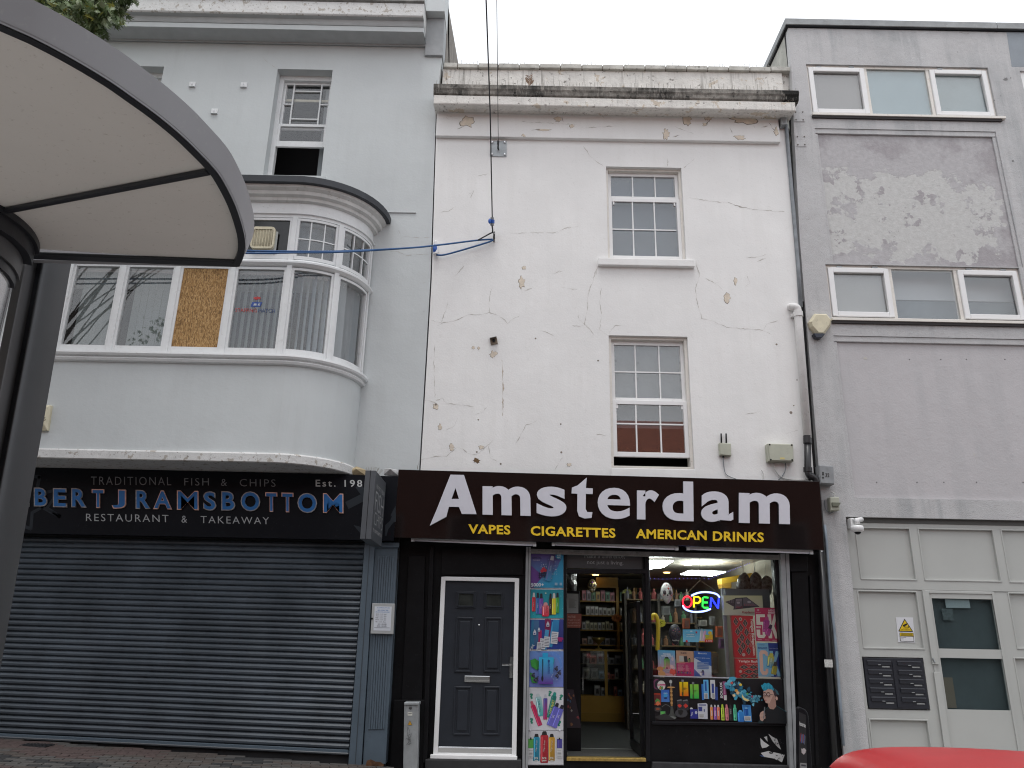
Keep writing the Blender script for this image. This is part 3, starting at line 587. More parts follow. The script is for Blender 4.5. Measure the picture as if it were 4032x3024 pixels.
blk('stall_riser_plinth', zO, [(190, 1052), (1735, 1092), (1735, 1180), (185, 1150)], YS-.06, .06, mat('grey_black_plinth', (0.03, 0.03, 0.033), 0.6, var=.3, vs=8, bump=.3), .01)
blk('right_pilaster', zT, [(60, 160), (178, 170), (250, 1640), (135, 1640)], YS-.04, .04)
blk('pilaster_block', zT, [(50, 150), (178, 155), (182, 268), (56, 270)], YS-.075, .03)
blk('pilaster_edge', zT, [(195, 300), (212, 300), (262, 1640), (238, 1640)], YS-.06, .06)
blk('transom_rail', zM, [(345, 172), (935, 172), (935, 205), (345, 205)], YS-.03, .10, BLACKM)
blk('door_jamb', zM, [(322, 55), (346, 55), (344, 1600), (318, 1600)], YS-.03, .12, BLACKM)
blk('door_jamb', zM, [(932, 60), (958, 60), (968, 1610), (938, 1610)], YS-.03, .12, BLACKM)
r = rect(zM, 345, 66, 930, 170, YS+.02); MB().box(r[0], r[1], YS+.02, YS+.03, r[2], r[3]).build('transom_light', mat('transom_film', (0.06, 0.063, 0.067), 0.4), WH)
for t_, a_, b_, c_ in (('Make a difference,', (478, 95), (778, 98), (478, 55)), ('not just a living.', (497, 143), (768, 149), (497, 105))): mb = MB(); text_on(mb, t_, zM, a_, b_, c_, YS+.017, .001, .0); o = mb.build('transom_lettering', LETG, WH); o['kind'] = 'stuff'
blk('door_threshold', zM, [(345, 1580), (938, 1588), (938, 1612), (345, 1606)], YS-.05, .12, BRASS, .004)
g1 = blk('shutter_guide', zL, [(1085, 5), (1121, 5), (1098, 1680), (1056, 1680)], YS-.10, .10, ALU, .005)
ident = lambda x, y: (x, y)
g2 = blk('shutter_guide', ident, [zN(1688, 85), zN(1790, 85), zO(1778, 1150), zO(1692, 1150)], YS-.10, .10, ALU, .005)
MB().prism(quad(ident, [zN(1745, 85), zN(1750, 85), zO(1738, 1150), zO(1733, 1150)], YS-.102), .002).build('guide_groove', BLACKM, g2)
MB().prism(quad(zL, [(1102, 5), (1105, 5), (1080, 1680), (1076, 1680)], YS-.102), .002).build('guide_groove', BLACKM, g1)
blk('shutter_slot', zK, [(800, 396), (1985, 425), (1985, 447), (800, 418)], YS-.09, .09, mat('dirty_rail', (0.21, 0.205, 0.20), 0.6, var=.25, vs=14, spots=((.06, .06, .06), .7, 30)), .006)
blk('window_rail', zO, [(190, 612), (1650, 625), (1650, 660), (190, 645)], YS-.035, .03, BLACKM, .006)
blk('window_mullion', zN, [(1618, 130), (1690, 130), (1775, 1540), (1718, 1540)], YS-.02, .08, BLACKM)
blk('window_mullion', zN, [(128, 120), (166, 120), (208, 1540), (165, 1540)], YS-.025, .10, BLACKM)
gp = MB().box(wl, wr, YS+.05, YS+.056, pb, wt).build('shop_window_pane', GLASSS, WH)
MB().prism(quad(zN, [(205, 1502), (1180, 1528), (1180, 1540), (205, 1514)], YS+.04), .012).build('led_strip', mat('led_strip', (0.42, 0.42, 0.46), 0.3), WH)
# side door
fr = MB().frame(dw, (.055, .055, .055, .045), YS-.06, YS+.06).build('front_door', UPVC, WH, .005)
lx0, lx1, lz0, lz1 = dw[0]+.055, dw[1]-.055, dw[2]+.12, dw[3]-.045
MB().box(lx0, lx1, YS-.02, YS+.03, lz0, lz1).build('door_leaf', DOORG, fr, .003)
MB().box(lx0, lx1, YS-.045, YS+.02, dw[2]+.055, dw[2]+.115).build('threshold_bar', CHROME, fr, .004)
MB().box(dw[0]-.03, dw[1]+.01, YS-.10, YS-.05, dw[2]-.005, dw[2]+.04).build('door_sill', UPVC, fr, .006)
def panel(z, q, glass=False):
    r = rect(z, *q, YS-.02); w = .018
    MB().frame(r, w, YS-.034, YS-.02).build('panel_moulding', DOORG, fr, .005)
    if glass:
        MB().frame((r[0]+w, r[1]-w, r[2]+w, r[3]-w), .014, YS-.045, YS-.02).build('glazing_bead', DOORG, fr, .004)
        MB().box(r[0]+w+.014, r[1]-w-.014, YS-.026, YS-.022, r[2]+w+.014, r[3]-w-.014).build('pane', mat('obscure_glass', (0.035, 0.038, 0.035), 0.08, var=.4, vs=9), fr)
    else: MB().box(r[0]+.045, r[1]-.045, YS-.032, YS-.02, r[2]+.045, r[3]-.045).build('raised_panel', DOORG, fr, .008)
for q in ((562, 338, 710, 466), (771, 343, 917, 467)): panel(zL, q, True)
for q in ((556, 533, 688, 942), (772, 535, 902, 942), (542, 1050, 674, 1410), (764, 1050, 890, 1410)): panel(zL, q)
r = rect(zL, 625, 970, 815, 1018, YS-.03); MB().box(r[0], r[1], YS-.038, YS-.02, r[2], r[3]).box(r[0]+.008, r[1]-.008, YS-.046, YS-.038, r[2]+.02, r[3]-.003).build('letter_plate', CHROME, fr, .004)
r = rect(zL, 962, 828, 985, 986, YS-.03); hp = MB().box(r[0], r[1], YS-.035, YS-.02, r[2], r[3])
a = U(zL(973, 887), YS-.06); b = U(zL(905, 887), YS-.07); hp.tube([a+Vector((0, .04, 0)), a, b], .009, 8).build('door_handle', CHROME, fr)
MB().lathe(U(zL(733, 590), YS-.02), (0, -1, 0), [(.010, 0), (.010, .004), (.006, .006)], 10).build('spy_hole', CHROME, fr)
# ---- fascia sign
YG = 9.80
SG = T('fascia_sign', 'glossy brown-black fascia sign with large white lettering over yellow words', 'sign', (1.3, YG, 2.7))
q = quad(zK, [(197, 33), (2128, 88), (2150, 403), (175, 345)], YG)
MB().prism(q, YS-YG-.002).build('sign_panel', GLOSSB, SG, .004)
def letter(txt, box, bold, depth=.035, z=zK, Y=YG, mats=(LETW, LETS), sk=.0285, parent=SG, res=6, shear=0.0):
    x0, y0, x1, y1 = box; h = (x1-x0)*sk; mb = MB()
    text_on(mb, txt, z, (x0, y1-h/2), (x1, y1+h/2), (x0, y0-h/2), Y-depth, depth, bold, shear, 1, res, 0, 1); return mb.build('letter', list(mats), parent)
for t, bx in (('m', (582, 110, 803, 243)), ('s', (830, 112, 967, 248)), ('e', (1110, 117, 1260, 260)), ('r', (1290, 128, 1392, 263)), ('d', (1407, 87, 1550, 269)), ('a', (1584, 134, 1732, 274)), ('m', (1757, 141, 1992, 281))): letter(t, bx, .018 if t == 'e' else .032)
def polyletter(pts, hole=None, depth=.035):
    mb = MB(); P = [Vector((x, -y, 0)) for x, y in pts]; loops = [P]
    if hole: loops.append([Vector((x, -y, 0)) for x, y in hole])
    flat = [(p.x, -p.y) for l in loops for p in l]; tri = [tuple(t) for t in tessellate_polygon(loops)]
    solid2d(mb, flat, tri, lambda a, b: U(zK(a, b), YG-depth), depth, 0, 1); return mb.build('letter', [LETW, LETS], SG)
polyletter([(435, 57), (497, 58), (555, 238), (487, 237), (474, 205), (428, 204), (416, 250), (340, 291), (372, 216)], [(440, 168), (474, 168), (458, 118)])
polyletter([(1060, 70), (1056, 118), (1088, 120), (1087, 146), (1056, 145), (1055, 214), (1062, 228), (1086, 229), (1082, 255), (1050, 258), (1024, 248), (1016, 222), (1017, 144), (990, 143), (992, 116), (1018, 106)])
for t, x0, x1, yb0, yb1, h in (('VAPES', 517, 710, 327, 332, 43), ('CIGARETTES', 803, 1192, 336, 347, 44), ('AMERICAN', 1285, 1610, 349, 358, 44), ('DRINKS', 1638, 1872, 361, 367, 45)):
    mb = MB(); text_on(mb, t, zK, (x0, yb0), (x1, yb1), (x0, yb0-h), YG-.006, .006, .030, 0, 1.08); mb.build('lettering', LETY, SG)
TUBE = mat('batten_white', (0.52, 0.53, 0.54), 0.4, var=.08, vs=9)
for x0, y0, x1, y1, nm in ((255, 357, 828, 380, 'left'), (900, 377, 1480, 398, 'middle'), (1518, 397, 2097, 416, 'right')):
    a, b = U(zK(x0, y0), YG+.05), U(zK(x1, y1), YG+.05)
    lt = T('batten_light', 'unlit white tube light under the brown-black fascia sign, %s' % {'left': 'above the side door', 'middle': 'above the shop doorway', 'right': 'above the shop window'}[nm], 'tube light', (a+b)/2, 'tube lights under the fascia sign')
    MB().prism([a+Vector((0, 0, .012)), b+Vector((0, 0, .012)), b+Vector((0, 0, .05)), a+Vector((0, 0, .05))], .05).build('batten', TUBE, lt, .003)
    MB().tube([a+Vector((.03, .01, 0)), b+Vector((-.03, .01, 0))], .013, 8).build('tube', LETW, lt, smooth=True)
    for e, d in ((a, 1), (b, -1)): MB().box(min(e.x, e.x+d*.04), max(e.x, e.x+d*.04), YG+.04, YG+.075, e.z-.016, e.z+.02).build('tube_holder', TUBE, lt)
# ================================================================== pale grey building with the bow window
GB = T('grey_bow_building', 'pale grey rendered building with a white bow window above the fish and chip shop', 'building', (-4.4, YW, 0.25))
XL = -9.6
def winrect(xr): return (xr-.875, xr, 8.105, 10.09)
lw1 = winrect(-2.95); lw2 = winrect(-5.63)
mb = MB(); mb.holed([(XL, 3.3), (-1.215, 3.3), (-1.21, 6.47), (-1.275, 9.45), (-1.225, 10.42), (-1.225, 11.6), (XL, 11.6)], [R4(lw1), R4(lw2)], YW, .26)
mb.build('wall', GREYW, GB)
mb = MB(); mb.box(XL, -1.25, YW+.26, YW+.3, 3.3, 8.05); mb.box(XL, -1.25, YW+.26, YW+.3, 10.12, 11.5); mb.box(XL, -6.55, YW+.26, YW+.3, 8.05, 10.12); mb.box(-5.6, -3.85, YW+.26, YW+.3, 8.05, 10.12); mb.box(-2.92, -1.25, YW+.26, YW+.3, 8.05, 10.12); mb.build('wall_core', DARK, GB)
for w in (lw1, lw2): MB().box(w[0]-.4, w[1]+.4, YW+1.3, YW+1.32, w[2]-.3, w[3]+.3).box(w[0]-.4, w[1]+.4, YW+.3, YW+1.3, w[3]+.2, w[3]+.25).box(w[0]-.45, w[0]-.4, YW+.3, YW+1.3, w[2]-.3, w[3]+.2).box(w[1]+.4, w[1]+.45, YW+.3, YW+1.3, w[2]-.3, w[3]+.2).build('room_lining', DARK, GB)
# cornice built of its mouldings, from the wall up
def zB_(y): return U(zB(1690, y), YW).z
def at(y, Y): return U(zB(1500, y), Y).z
xr_ = -1.50
run('cornice_bead', [(YW-.03, at(398, YW-.03)), (YW-.045, at(390, YW-.045)), (YW-.045, at(374, YW-.045)), (YW+.02, at(374, YW)), (YW+.02, at(398, YW))], XL, xr_, GREYT, GB)
c0 = at(370, YW-.05); c1 = at(300, YW-.22)
run('cornice_cove', [(YW-.05+.0, c0), (YW-.07, c0+.05), (YW-.11, c0+.09), (YW-.17, c1-.01), (YW-.22, c1), (YW+.05, c1), (YW+.05, c0)], XL, xr_, GREYT, GB)
f0 = at(272, YW-.32); f1 = at(232, YW-.32)
run('cornice_soffit', [(YW-.225, c1+.004), (YW-.32, f0-.004), (YW+.05, f0-.004), (YW+.05, c1+.004)], XL, xr_, GREYT, GB)
run('cornice_band', [(YW-.32, f0), (YW-.32, f1), (YW+.05, f1), (YW+.05, f0)], XL, xr_, GREYW, GB, 0, .004)
g0 = f1+.002; g1_ = at(150, YW-.42)
run('cornice_upper_cove', [(YW-.33, g0), (YW-.345, g0+.025), (YW-.34, g0+.03), (YW-.36, g0+.08), (YW-.42, g1_), (YW+.05, g1_), (YW+.05, g0)], XL, xr_, GREYT, GB)
h0 = g1_+.003; h1 = at(28, YW-.44)
run('cornice_peeling_band', [(YW-.44, h0+.02), (YW-.44, h1), (YW+.05, h1), (YW+.05, h0), (YW-.42, h0)], XL, xr_, PEELW, GB, 0, .006)
run('cornice_cap', [(YW-.42, h1+.002), (YW-.47, h1+.02), (YW-.47, h1+.09), (YW+.1, h1+.11), (YW+.1, h1+.002)], XL, xr_, mat('weathered_cap', (0.24, 0.24, 0.23), .9, var=.3, vs=6, spots=((.08, .08, .07), .8, 16)), GB)
pz = U(zB(1770, 485), YW-.02).z
mb = MB(); mb.box(-1.50, -1.21, YW-.05, YW+.3, pz, U(zB(1770, 160), YW-.05).z); mb.build('pier_base', mat('grey_pier', (.35, .365, .375), .85, var=.1, vs=5, bump=.4, bs=20), GB, .008)
mb = MB(); mb.box(-1.50, -1.20, YW-.20, YW+.3, U(zB(1770, 158), YW-.05).z+.003, 12.3); mb.build('pier_shaft', GREYW, GB, .008)
ps = [(YW+.3, 9.4), (YW+.3, 12.3)]
xs_ = -1.21; a = RC @ Vector((0, 0, 0))
def UX(p, X):
    d = ray(*p); return CAM + d*(X/d.x)
e1, e2 = UX(zB(1880, 0), -1.205), UX(zB(1975, 545), -1.205)
mb = MB(); mb.prism([(-1.205, YW+.3, 9.3), (-1.205, YW+.3, e1.z+.2), (-1.205, e1.y, e1.z), (-1.205, e2.y, e2.z), (-1.205, e2.y, 9.3)], (-.3, 0, 0)); mb.build('party_wall', mat('weathered_party_wall', (.21, .19, .17), .95, var=.3, vs=5, bump=.5, streak=((.08, .07, .06), .8, 10)), GB)
# ---- top floor sash windows
def top_window(w):
    x0, x1, z0, z1 = w; Yf = YW+.16
    f = MB().frame(w, (.07, .045, .02, .085), Yf, Yf+.10).build('window', PAINTW, GB, .004)
    X0, X1 = x0+.07, x1-.045; zz = lambda y: U(zB(640, y), Yf+.03).z
    zu, zm_, zl1, zl0 = zz(672), zz(1088), zz(1230), zz(1268)
    MB().frame((X0, X1, zm_-.03, z1-.085), (.035, .035, .05, .04), Yf+.055, Yf+.095).build('upper_sash', PAINTW, f, .003)
    MB().frame((X0, X1, zl0, zm_+.03), (.035, .035, .10, .045), Yf+.01, Yf+.05).build('lower_sash', PAINTW, f, .003)
    W = X1-X0; U0, U1 = zm_+.02, z1-.125
    for fx in (.21, .79): MB().box(X0+W*fx-.011, X0+W*fx+.011, Yf+.045, Yf+.085, U0, U1).build('glazing_bar', PAINTW, f)
    H = U1-U0
    for fz, a_, b_ in ((.84, .21, .79), (.17, .21, .79), (.52, .03, .21), (.52, .79, .97)): MB().box(X0+W*a_, X0+W*b_, Yf+.047, Yf+.083, U0+H*fz-.010, U0+H*fz+.010).build('glazing_bar', PAINTW, f)
    MB().box(X0+.02, X1-.02, Yf+.07, Yf+.075, U0, U1).build('pane', GLASSO, f); MB().box(X0+.02, X1-.02, Yf+.028, Yf+.033, zl0+.08, zm_).build('pane', GLASSO, f)
    MB().box(X1-.11, X1-.02, Yf+.14, Yf+.16, z0, z1).build('curtain', mat('grey_curtain', (.2, .22, .23), .9), f)
    MB().box(X0, X1, Yf+.12, Yf+.14, U0+H*.66, U0+H*.71).build('blind_rail', mat('cream_rail', (.5, .47, .36), .6), f)
    MB().box(x0-.10, x1+.09, YW-.075, YW+.2, z0-.115, z0-.002).build('sill', GREYW, GB, .008)
top_window(lw1); top_window(lw2)
crackline(zB, [(290, 490), (340, 540), (385, 570), (420, 592)], YW, .003, CRACKL, GB)
crackline(zF, [(1490, 510), (1600, 515), (1710, 518)], YW, .004, CRACKL, GB); crackline(zF, [(1390, 625), (1450, 628), (1520, 660), (1590, 650), (1700, 655)], YW, .006, CRACKL, GB)
crackline(zF, [(1455, 460), (1475, 510), (1478, 530)], YW, .003, CRACKL, GB); crackline(zE, [(2135, 1235), (2150, 1190), (2158, 1175)], YW, .005, CRACK, GB)
for x, y in ((1660, 873), (1655, 1100), (1640, 1125), (1200, 1240)): crackline(zF, [(x-12, y), (x, y+3), (x+10, y+1)], YW, .004, CRACKL, GB)
# painted cable run on the wall beside the bow roof
mb = MB(); mb.tube([U(zF(1345, 400), YW-.01), U(zF(1368, 315), YW-.01), U(zF(1470, 316), YW-.01), U(zF(1595, 318), YW-.01)], .009, 6); mb.build('painted_cable', GREYW, GB)
# little bracket plates
for (x, y), lb in (((1655, 732), 'small square bracket plate between the two top floor windows, upper left one'), ((2097, 737), 'small square bracket plate just left of the right top floor window'), ((1845, 963), 'small square bracket with a hook box, middle of the wall plates'), ((1815, 1203), 'lowest small square bracket plate beside the shelter roof edge')):
    p = U(zA(x, y), YW); mb = MB(); mb.box(p.x-.05, p.x+.05, YW-.015, YW, p.z-.04, p.z+.055); mb.box(p.x-.05, p.x+.05, YW-.035, YW-.012, p.z-.045, p.z-.036)
    mb.tube([(p.x, YW-.012, p.z+.01), (p.x, YW-.045, p.z+.015), (p.x+.004, YW-.05, p.z-.03)], .006, 6); tag(mb.build('wall_bracket', PAINTW, None, .003), lb, 'bracket', 'bracket plates on the grey wall')
# ---- the bow window
YB = 9.25; XS, XE = -2.981, -2.08; XLS = -6.12; XLE = XLS-(XE-XS)
def plan(off, n=14):                         # plan line of the bow, pushed out by off
    P = []
    a, b = XE-XS, YW-YB
    for k in range(n+1):
        t = math.pi/2*(1-k/n); P.append((XLS-(a+off)*math.sin(t), YW-(b+off)*math.cos(t)))
    for k in range(n+1):
        t = math.pi/2*k/n; P.append((XS+(a+off)*math.sin(t), YW-(b+off)*math.cos(t)))
    return P
def sweep(name, prof, m, parent=GB, cap=True, smooth=False):   # prof: list (offset, z) from bottom to top, open profile; closed back to the wall
    mb = MB(); rows = [[(x, y, z) for x, y in plan(o)] for o, z in prof]; n = len(rows[0])
    for a, b in zip(rows, rows[1:]):
        for i in range(n-1): mb.face([a[i], a[i+1], b[i+1], b[i]])
    if cap:
        for row in (rows[0], rows[-1]):
            for i in range(n-1): mb.face([row[i], row[i+1], (row[i+1][0], YW+.02, row[i+1][2]), (row[i][0], YW+.02, row[i][2])])
    return mb.build(name, m, parent)
zB0 = 3.545; zS0 = 4.81
sweep('bow_apron', [(0, zB0+.13), (0, zS0)], GREYW)
sweep('bow_base_band', [(.03, zB0), (.045, zB0+.01), (.045, zB0+.105), (.03, zB0+.125), (0, zB0+.132)], PEELW)
sweep('bow_sill', [(.01, zS0), (.045, zS0+.012), (.06, zS0+.04), (.04, zS0+.065), (.075, zS0+.075), (.09, zS0+.10), (.085, zS0+.13), (-.05, zS0+.15)], PAINTW)
zW0, zW1, zTB, zTT, zT2, zT3 = 4.965, 6.19, 6.212, 6.315, 6.905, 6.98
sweep('bow_transom', [(-.07, zW1+.012), (.0, zW1+.012), (.02, zTB), (.05, zTB+.03), (.05, zTB+.055), (.01, zTT-.012), (-.07, zTT-.012)], PAINTW)
sweep('bow_frieze', [(-.06, zT2+.03), (.005, zT2+.03), (.005, zT3), (.03, zT3+.005), (.03, zT3+.03), (.0, zT3+.035), (.0, 7.165)], PAINTW)
sweep('bow_cornice', [(.0, 7.16), (.05, 7.175), (.06, 7.215), (.11, 7.235), (.12, 7.28), (.17, 7.31), (.18, 7.36)], mat('weathered_white_cornice', (.60, .60, .585), .6, var=.1, vs=6, spots=((.3, .29, .26), .5, 16)))
sweep('bow_roof', [(.17, 7.345), (.235, 7.35), (.24, 7.44), (.0, 7.50)], mat('lead_grey_roof', (.03, .034, .042), .5, var=.2, vs=6))
# bow lights: stations along the plan (flat x positions, then angles on the right curve)
import bisect
def station(s):                               # s: ('f', x) on the flat or ('c', t deg) on the right-hand curve -> point, outward normal
    if s[0] == 'f': return Vector((s[1], YB, 0)), Vector((0, -1, 0))
    t = math.radians(s[1]); a, b = XE-XS, YW-YB
    return Vector((XS+a*math.sin(t), YW-b*math.cos(t), 0)), Vector((math.sin(t)/a, -math.cos(t)/b, 0)).normalized()
def arc(s0, s1, n=8):
    if s0[0] == 'f' and s1[0] == 'f': return [station(s0), station(s1)]
    t0 = s0[1] if s0[0] == 'c' else 0.0; return [station(('c', t0+(s1[1]-t0)*k/n)) for k in range(n+1)]
def band(mb, A, o0, o1, z0, z1, m=0):         # bent bar following stations A between offsets o0..o1 (outward) and z0..z1
    n = len(A)
    for (p, nn), (q, mm) in zip(A, A[1:]):
        c = [p+nn*o0, q+mm*o0, q+mm*o1, p+nn*o1]; lo_ = [Vector((k.x, k.y, z0)) for k in c]; hi_ = [Vector((k.x, k.y, z1)) for k in c]
        mb.mesh(lo_+hi_, [(0, 1, 2, 3), (7, 6, 5, 4), (0, 4, 5, 1), (1, 5, 6, 2), (2, 6, 7, 3), (3, 7, 4, 0)], m)
def sub(A, f0, f1, n=6):                      # part of the polyline between fractions
    out_ = []
    for k in range(n+1):
        f = (f0+(f1-f0)*k/n)*(len(A)-1); i = min(int(f), len(A)-2); t = f-i
        out_.append((A[i][0].lerp(A[i+1][0], t), A[i][1].lerp(A[i+1][1], t).normalized()))
    return out_
mull = [('f', -6.52), ('f', -5.862), ('f', -5.165), ('f', -4.447), ('f', -3.722), ('f', XS), ('c', 40), ('c', 86)]
for i, s in enumerate(mull):
    p, nn = station(s); tx = Vector((-nn.y, nn.x, 0)); mb = MB(); w = .034 if i < 7 else .02
    c = [p-tx*w-nn*.07, p+tx*w-nn*.07, p+tx*w+nn*.02, p-tx*w+nn*.02]
    mb.prism([Vector((k.x, k.y, zW0-.01)) for k in c], (0, 0, zT2+.04-zW0)); mb.build('bow_mullion', PAINTW, GB, .004)
def bow_light(s0, s1, z0, z1, grid, kind, ww=.032):
    A = arc(s0, s1); curved = s1[0] == 'c'; L_ = sum((a[0]-b[0]).length for a, b in zip(A, A[1:])); f = .034/L_
    A = sub(A, f, 1-f, 10 if curved else 1); L_ *= 1-2*f; k = ww/L_; n = 8 if curved else 1
    mb = MB(); band(mb, A, -.05, -.0, z0, z0+.075 if grid is None else z0+.05); band(mb, A, -.05, -.0, z1-.035, z1); band(mb, sub(A, 0, k, 2), -.052, .002, z0, z1); band(mb, sub(A, 1-k, 1, 2), -.052, .002, z0, z1)
    w = mb.build('bow_window', PAINTW, GB)
    zz0 = z0+(.075 if grid is None else .05); zz1 = z1-.035
    if kind == 'board':
        mb = MB(); band(mb, sub(A, k*.6, 1-k*.6, 1), -.03, -.012, zz0, zz1); o = mb.build('boarded_pane', OSB, w); lab(o, 'chipboard sheet filling the broken window light'); return w
    if kind == 'black':
        mb = MB(); band(mb, sub(A, k*.6, 1-k*.6, 1), -.03, -.02, zz0, zz1); mb.build('black_pane', mat('dark_painted_glass', (.018, .018, .018), .15, var=.4, vs=5), w); return w
    mb = MB(); band(mb, sub(A, k*.5, 1-k*.5, n), -.03, -.025, zz0, zz1); mb.build('pane', GLASSO, w, smooth=False)
    if grid:
        gx, gz = grid
        for i in range(1, gx): mb = MB(); band(mb, sub(A, i/gx-.008/L_, i/gx+.008/L_, 1), -.042, -.012, zz0, zz1); mb.build('glazing_bar', PAINTW, w)
        for j in range(1, gz): mb = MB(); band(mb, sub(A, k, 1-k, n), -.04, -.014, zz0+(zz1-zz0)*j/gz-.008, zz0+(zz1-zz0)*j/gz+.008); mb.build('glazing_bar', PAINTW, w)
        mb = MB(); band(mb, sub(A, 0, 1, n), -.16, -.155, zz0, zz1); mb.build('curtain', mat('dim_curtain', (.10, .115, .125), .9, var=.3, vs=6), w)
    else:
        ns = max(4, int(L_/.083)); op = {'closed': .0, 'open': .75, 'wide': 1.15}[kind]
        for i in range(ns):
            (p, nn), = [sub(A, min(.995, (i+.5)/ns), min(1, (i+.5)/ns+.004), 1)[0]]; tx = Vector((-nn.y, nn.x, 0)); a_ = op+random.uniform(-.06, .06)
            d = tx*math.cos(a_)+nn*math.sin(a_); c = p-nn*.13; hw = .045
            if kind == 'closed' and i == 0: continue
            MB().mesh([c-d*hw+Vector((0, 0, zz0+.02)), c+d*hw+Vector((0, 0, zz0+.02)), c+d*hw+Vector((0, 0, zz1)), c-d*hw+Vector((0, 0, zz1))], [(0, 1, 2, 3)]).build('blind_slat', BLINDL if kind == 'wide' else BLIND, w)
        mb = MB(); band(mb, sub(A, 0, 1, 1), -.16, -.10, zz1-.03, zz1+.01); mb.build('blind_rail', PAINTW, w)
    return w
for i, kd in enumerate(('closed', 'closed', 'closed', 'board', 'open', 'wide', 'wide')): bow_light(mull[i], mull[i+1], zW0, zW1, None, kd)
for i in range(7):
    if i in (4,): bow_light(mull[i], mull[i+1], zTT, zT2+.025, None, 'black')
    else: bow_light(mull[i], mull[i+1], zTT, zT2+.025, (3, 2), 'grid')
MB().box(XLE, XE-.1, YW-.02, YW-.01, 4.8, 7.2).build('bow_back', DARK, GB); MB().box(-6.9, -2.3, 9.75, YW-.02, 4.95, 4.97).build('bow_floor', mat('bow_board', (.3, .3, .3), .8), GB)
# company logo on the fourth light
mb = MB(); Yp = YB+.022; RED = (.42, .03, .03); BLU = (.015, .06, .28)
def flat(mb, z, pts, Y, col): mb.face(quad(z, pts, Y), 0, col)
flat(mb, zF, [(275, 1068), (290, 1030), (370, 1032), (352, 1068)], Yp, BLU); flat(mb, zF, [(298, 1058), (305, 1042), (325, 1042), (318, 1050), (328, 1050), (322, 1058)], Yp-.001, (.45, .48, .5)); flat(mb, zF, [(332, 1058), (340, 1042), (355, 1042), (346, 1050), (352, 1058)], Yp-.001, (.45, .48, .5))
flat(mb, zF, [(326, 1035), (327, 1008), (331, 1008), (331, 1035)], Yp-.001, BLU)
flat(mb, zF, [(298, 996), (312, 988), (322, 992), (330, 984), (338, 990), (352, 988), (357, 998), (350, 1010), (336, 1006), (326, 1016), (314, 1008), (302, 1006)], Yp-.001, RED)
for t, x0, x1, cl, y in (('STAFFING', 155, 325, RED, 1110), ('MATCH', 338, 470, (.03, .06, .17), 1113)):
    p = U(zF(x0, y), Yp); ex = U(zF(x1, y+3), Yp)-p; ez = U(zF(x0, y-30), Yp)-p; v, f = glyphs(t, 0.0, 0, 1, 2); mb.mesh([p+ex*a_+ez*b_ for a_, b_ in v], f, 0, cl)
tag(mb.build('window_logo', PRINT), 'red flower and blue square logo with lettering on the bow window pane', 'logo')
# extractor fan
r = rect(zF, 288, 440, 472, 612, YB-.02); EF = T('extractor_fan', 'cream square extractor fan grille in the dark upper pane of the bow window', 'fan', ((r[0]+r[1])/2, YB-.02, r[2]))
def rounded(r, rad, n=5):
    x0, x1, z0, z1 = r; P = []
    for cx_, cz, a0 in ((x1-rad, z1-rad, 0), (x0+rad, z1-rad, 90), (x0+rad, z0+rad, 180), (x1-rad, z0+rad, 270)):
        for k in range(n+1): t = math.radians(a0+90*k/n); P.append((cx_+rad*math.cos(t), cz+rad*math.sin(t)))
    return P
def rprism(mb, r, rad, Y, d, m=0): mb.prism([(x, Y, z) for x, z in reversed(rounded(r, rad))], d, m); return mb
mb = MB(); mb.holed(rounded(r, .05), [rounded((r[0]+.022, r[1]-.022, r[2]+.025, r[3]-.04), .03)], YB-.06, .075); mb.build('fan_housing', CREAMP, EF, .004)
MB().box(r[0]+.015, r[1]-.015, YB-.012, YB-.008, r[2]+.015, r[3]-.015).build('fan_back', mat('fan_dark', (.07, .06, .045), .7), EF)
for k in range(16):
    z = r[2]+.035+(r[3]-r[2]-.09)*k/15; MB().box(r[0]+.02, r[1]-.02, YB-.052, YB-.04, z-.003, z+.004).build('grille_slat', CREAMP, EF)
for k in range(7):
    x = r[0]+.04+(r[1]-r[0]-.08)*k/6; MB().box(x-.003, x+.003, YB-.056, YB-.045, r[2]+.02, r[3]-.03).build('grille_bar', CREAMP, EF)
MB().box(r[0]+.06, r[1]+.03, YB-.018, YB-.014, r[2]-.05, r[3]-.05).build('mounting_board', mat('pale_board', (.40, .42, .41), .7), EF)
# burglar alarm on the apron, partly behind the shelter post
p = quad(zf(0, 1400, 1.3825), [(145, 275), (288, 275), (268, 412), (128, 412)], YB-.0); AB = T('alarm_box', 'cream burglar alarm box beside the shelter post', 'alarm box', (p[3]+p[2])/2)
mb = MB(); f = [a_+Vector((0, -.09, 0)) for a_ in p]; ins = [f[0]+Vector((.04, 0, -.05)), f[1]+Vector((-.05, 0, -.05)), f[2]+Vector((-.05, 0, .09)), f[3]+Vector((.04, 0, .09))]; mid = [a_+Vector((0, -.04, 0)) for a_ in p]
mb.mesh(p+mid+ins, [(0, 1, 5, 4), (1, 2, 6, 5), (2, 3, 7, 6), (3, 0, 4, 7), (4, 5, 9, 8), (5, 6, 10, 9), (6, 7, 11, 10), (7, 4, 8, 11), (8, 9, 10, 11)]); mb.build('case', CREAMP, AB, .004)
mb = MB(); text_on(mb, 'NGS', zf(0, 1400, 1.3825), (200, 354), (248, 354), (200, 336), YB-.092, .001, .01); mb.build('lettering', mat('brown_ink', (.06, .03, .02), .6), AB)

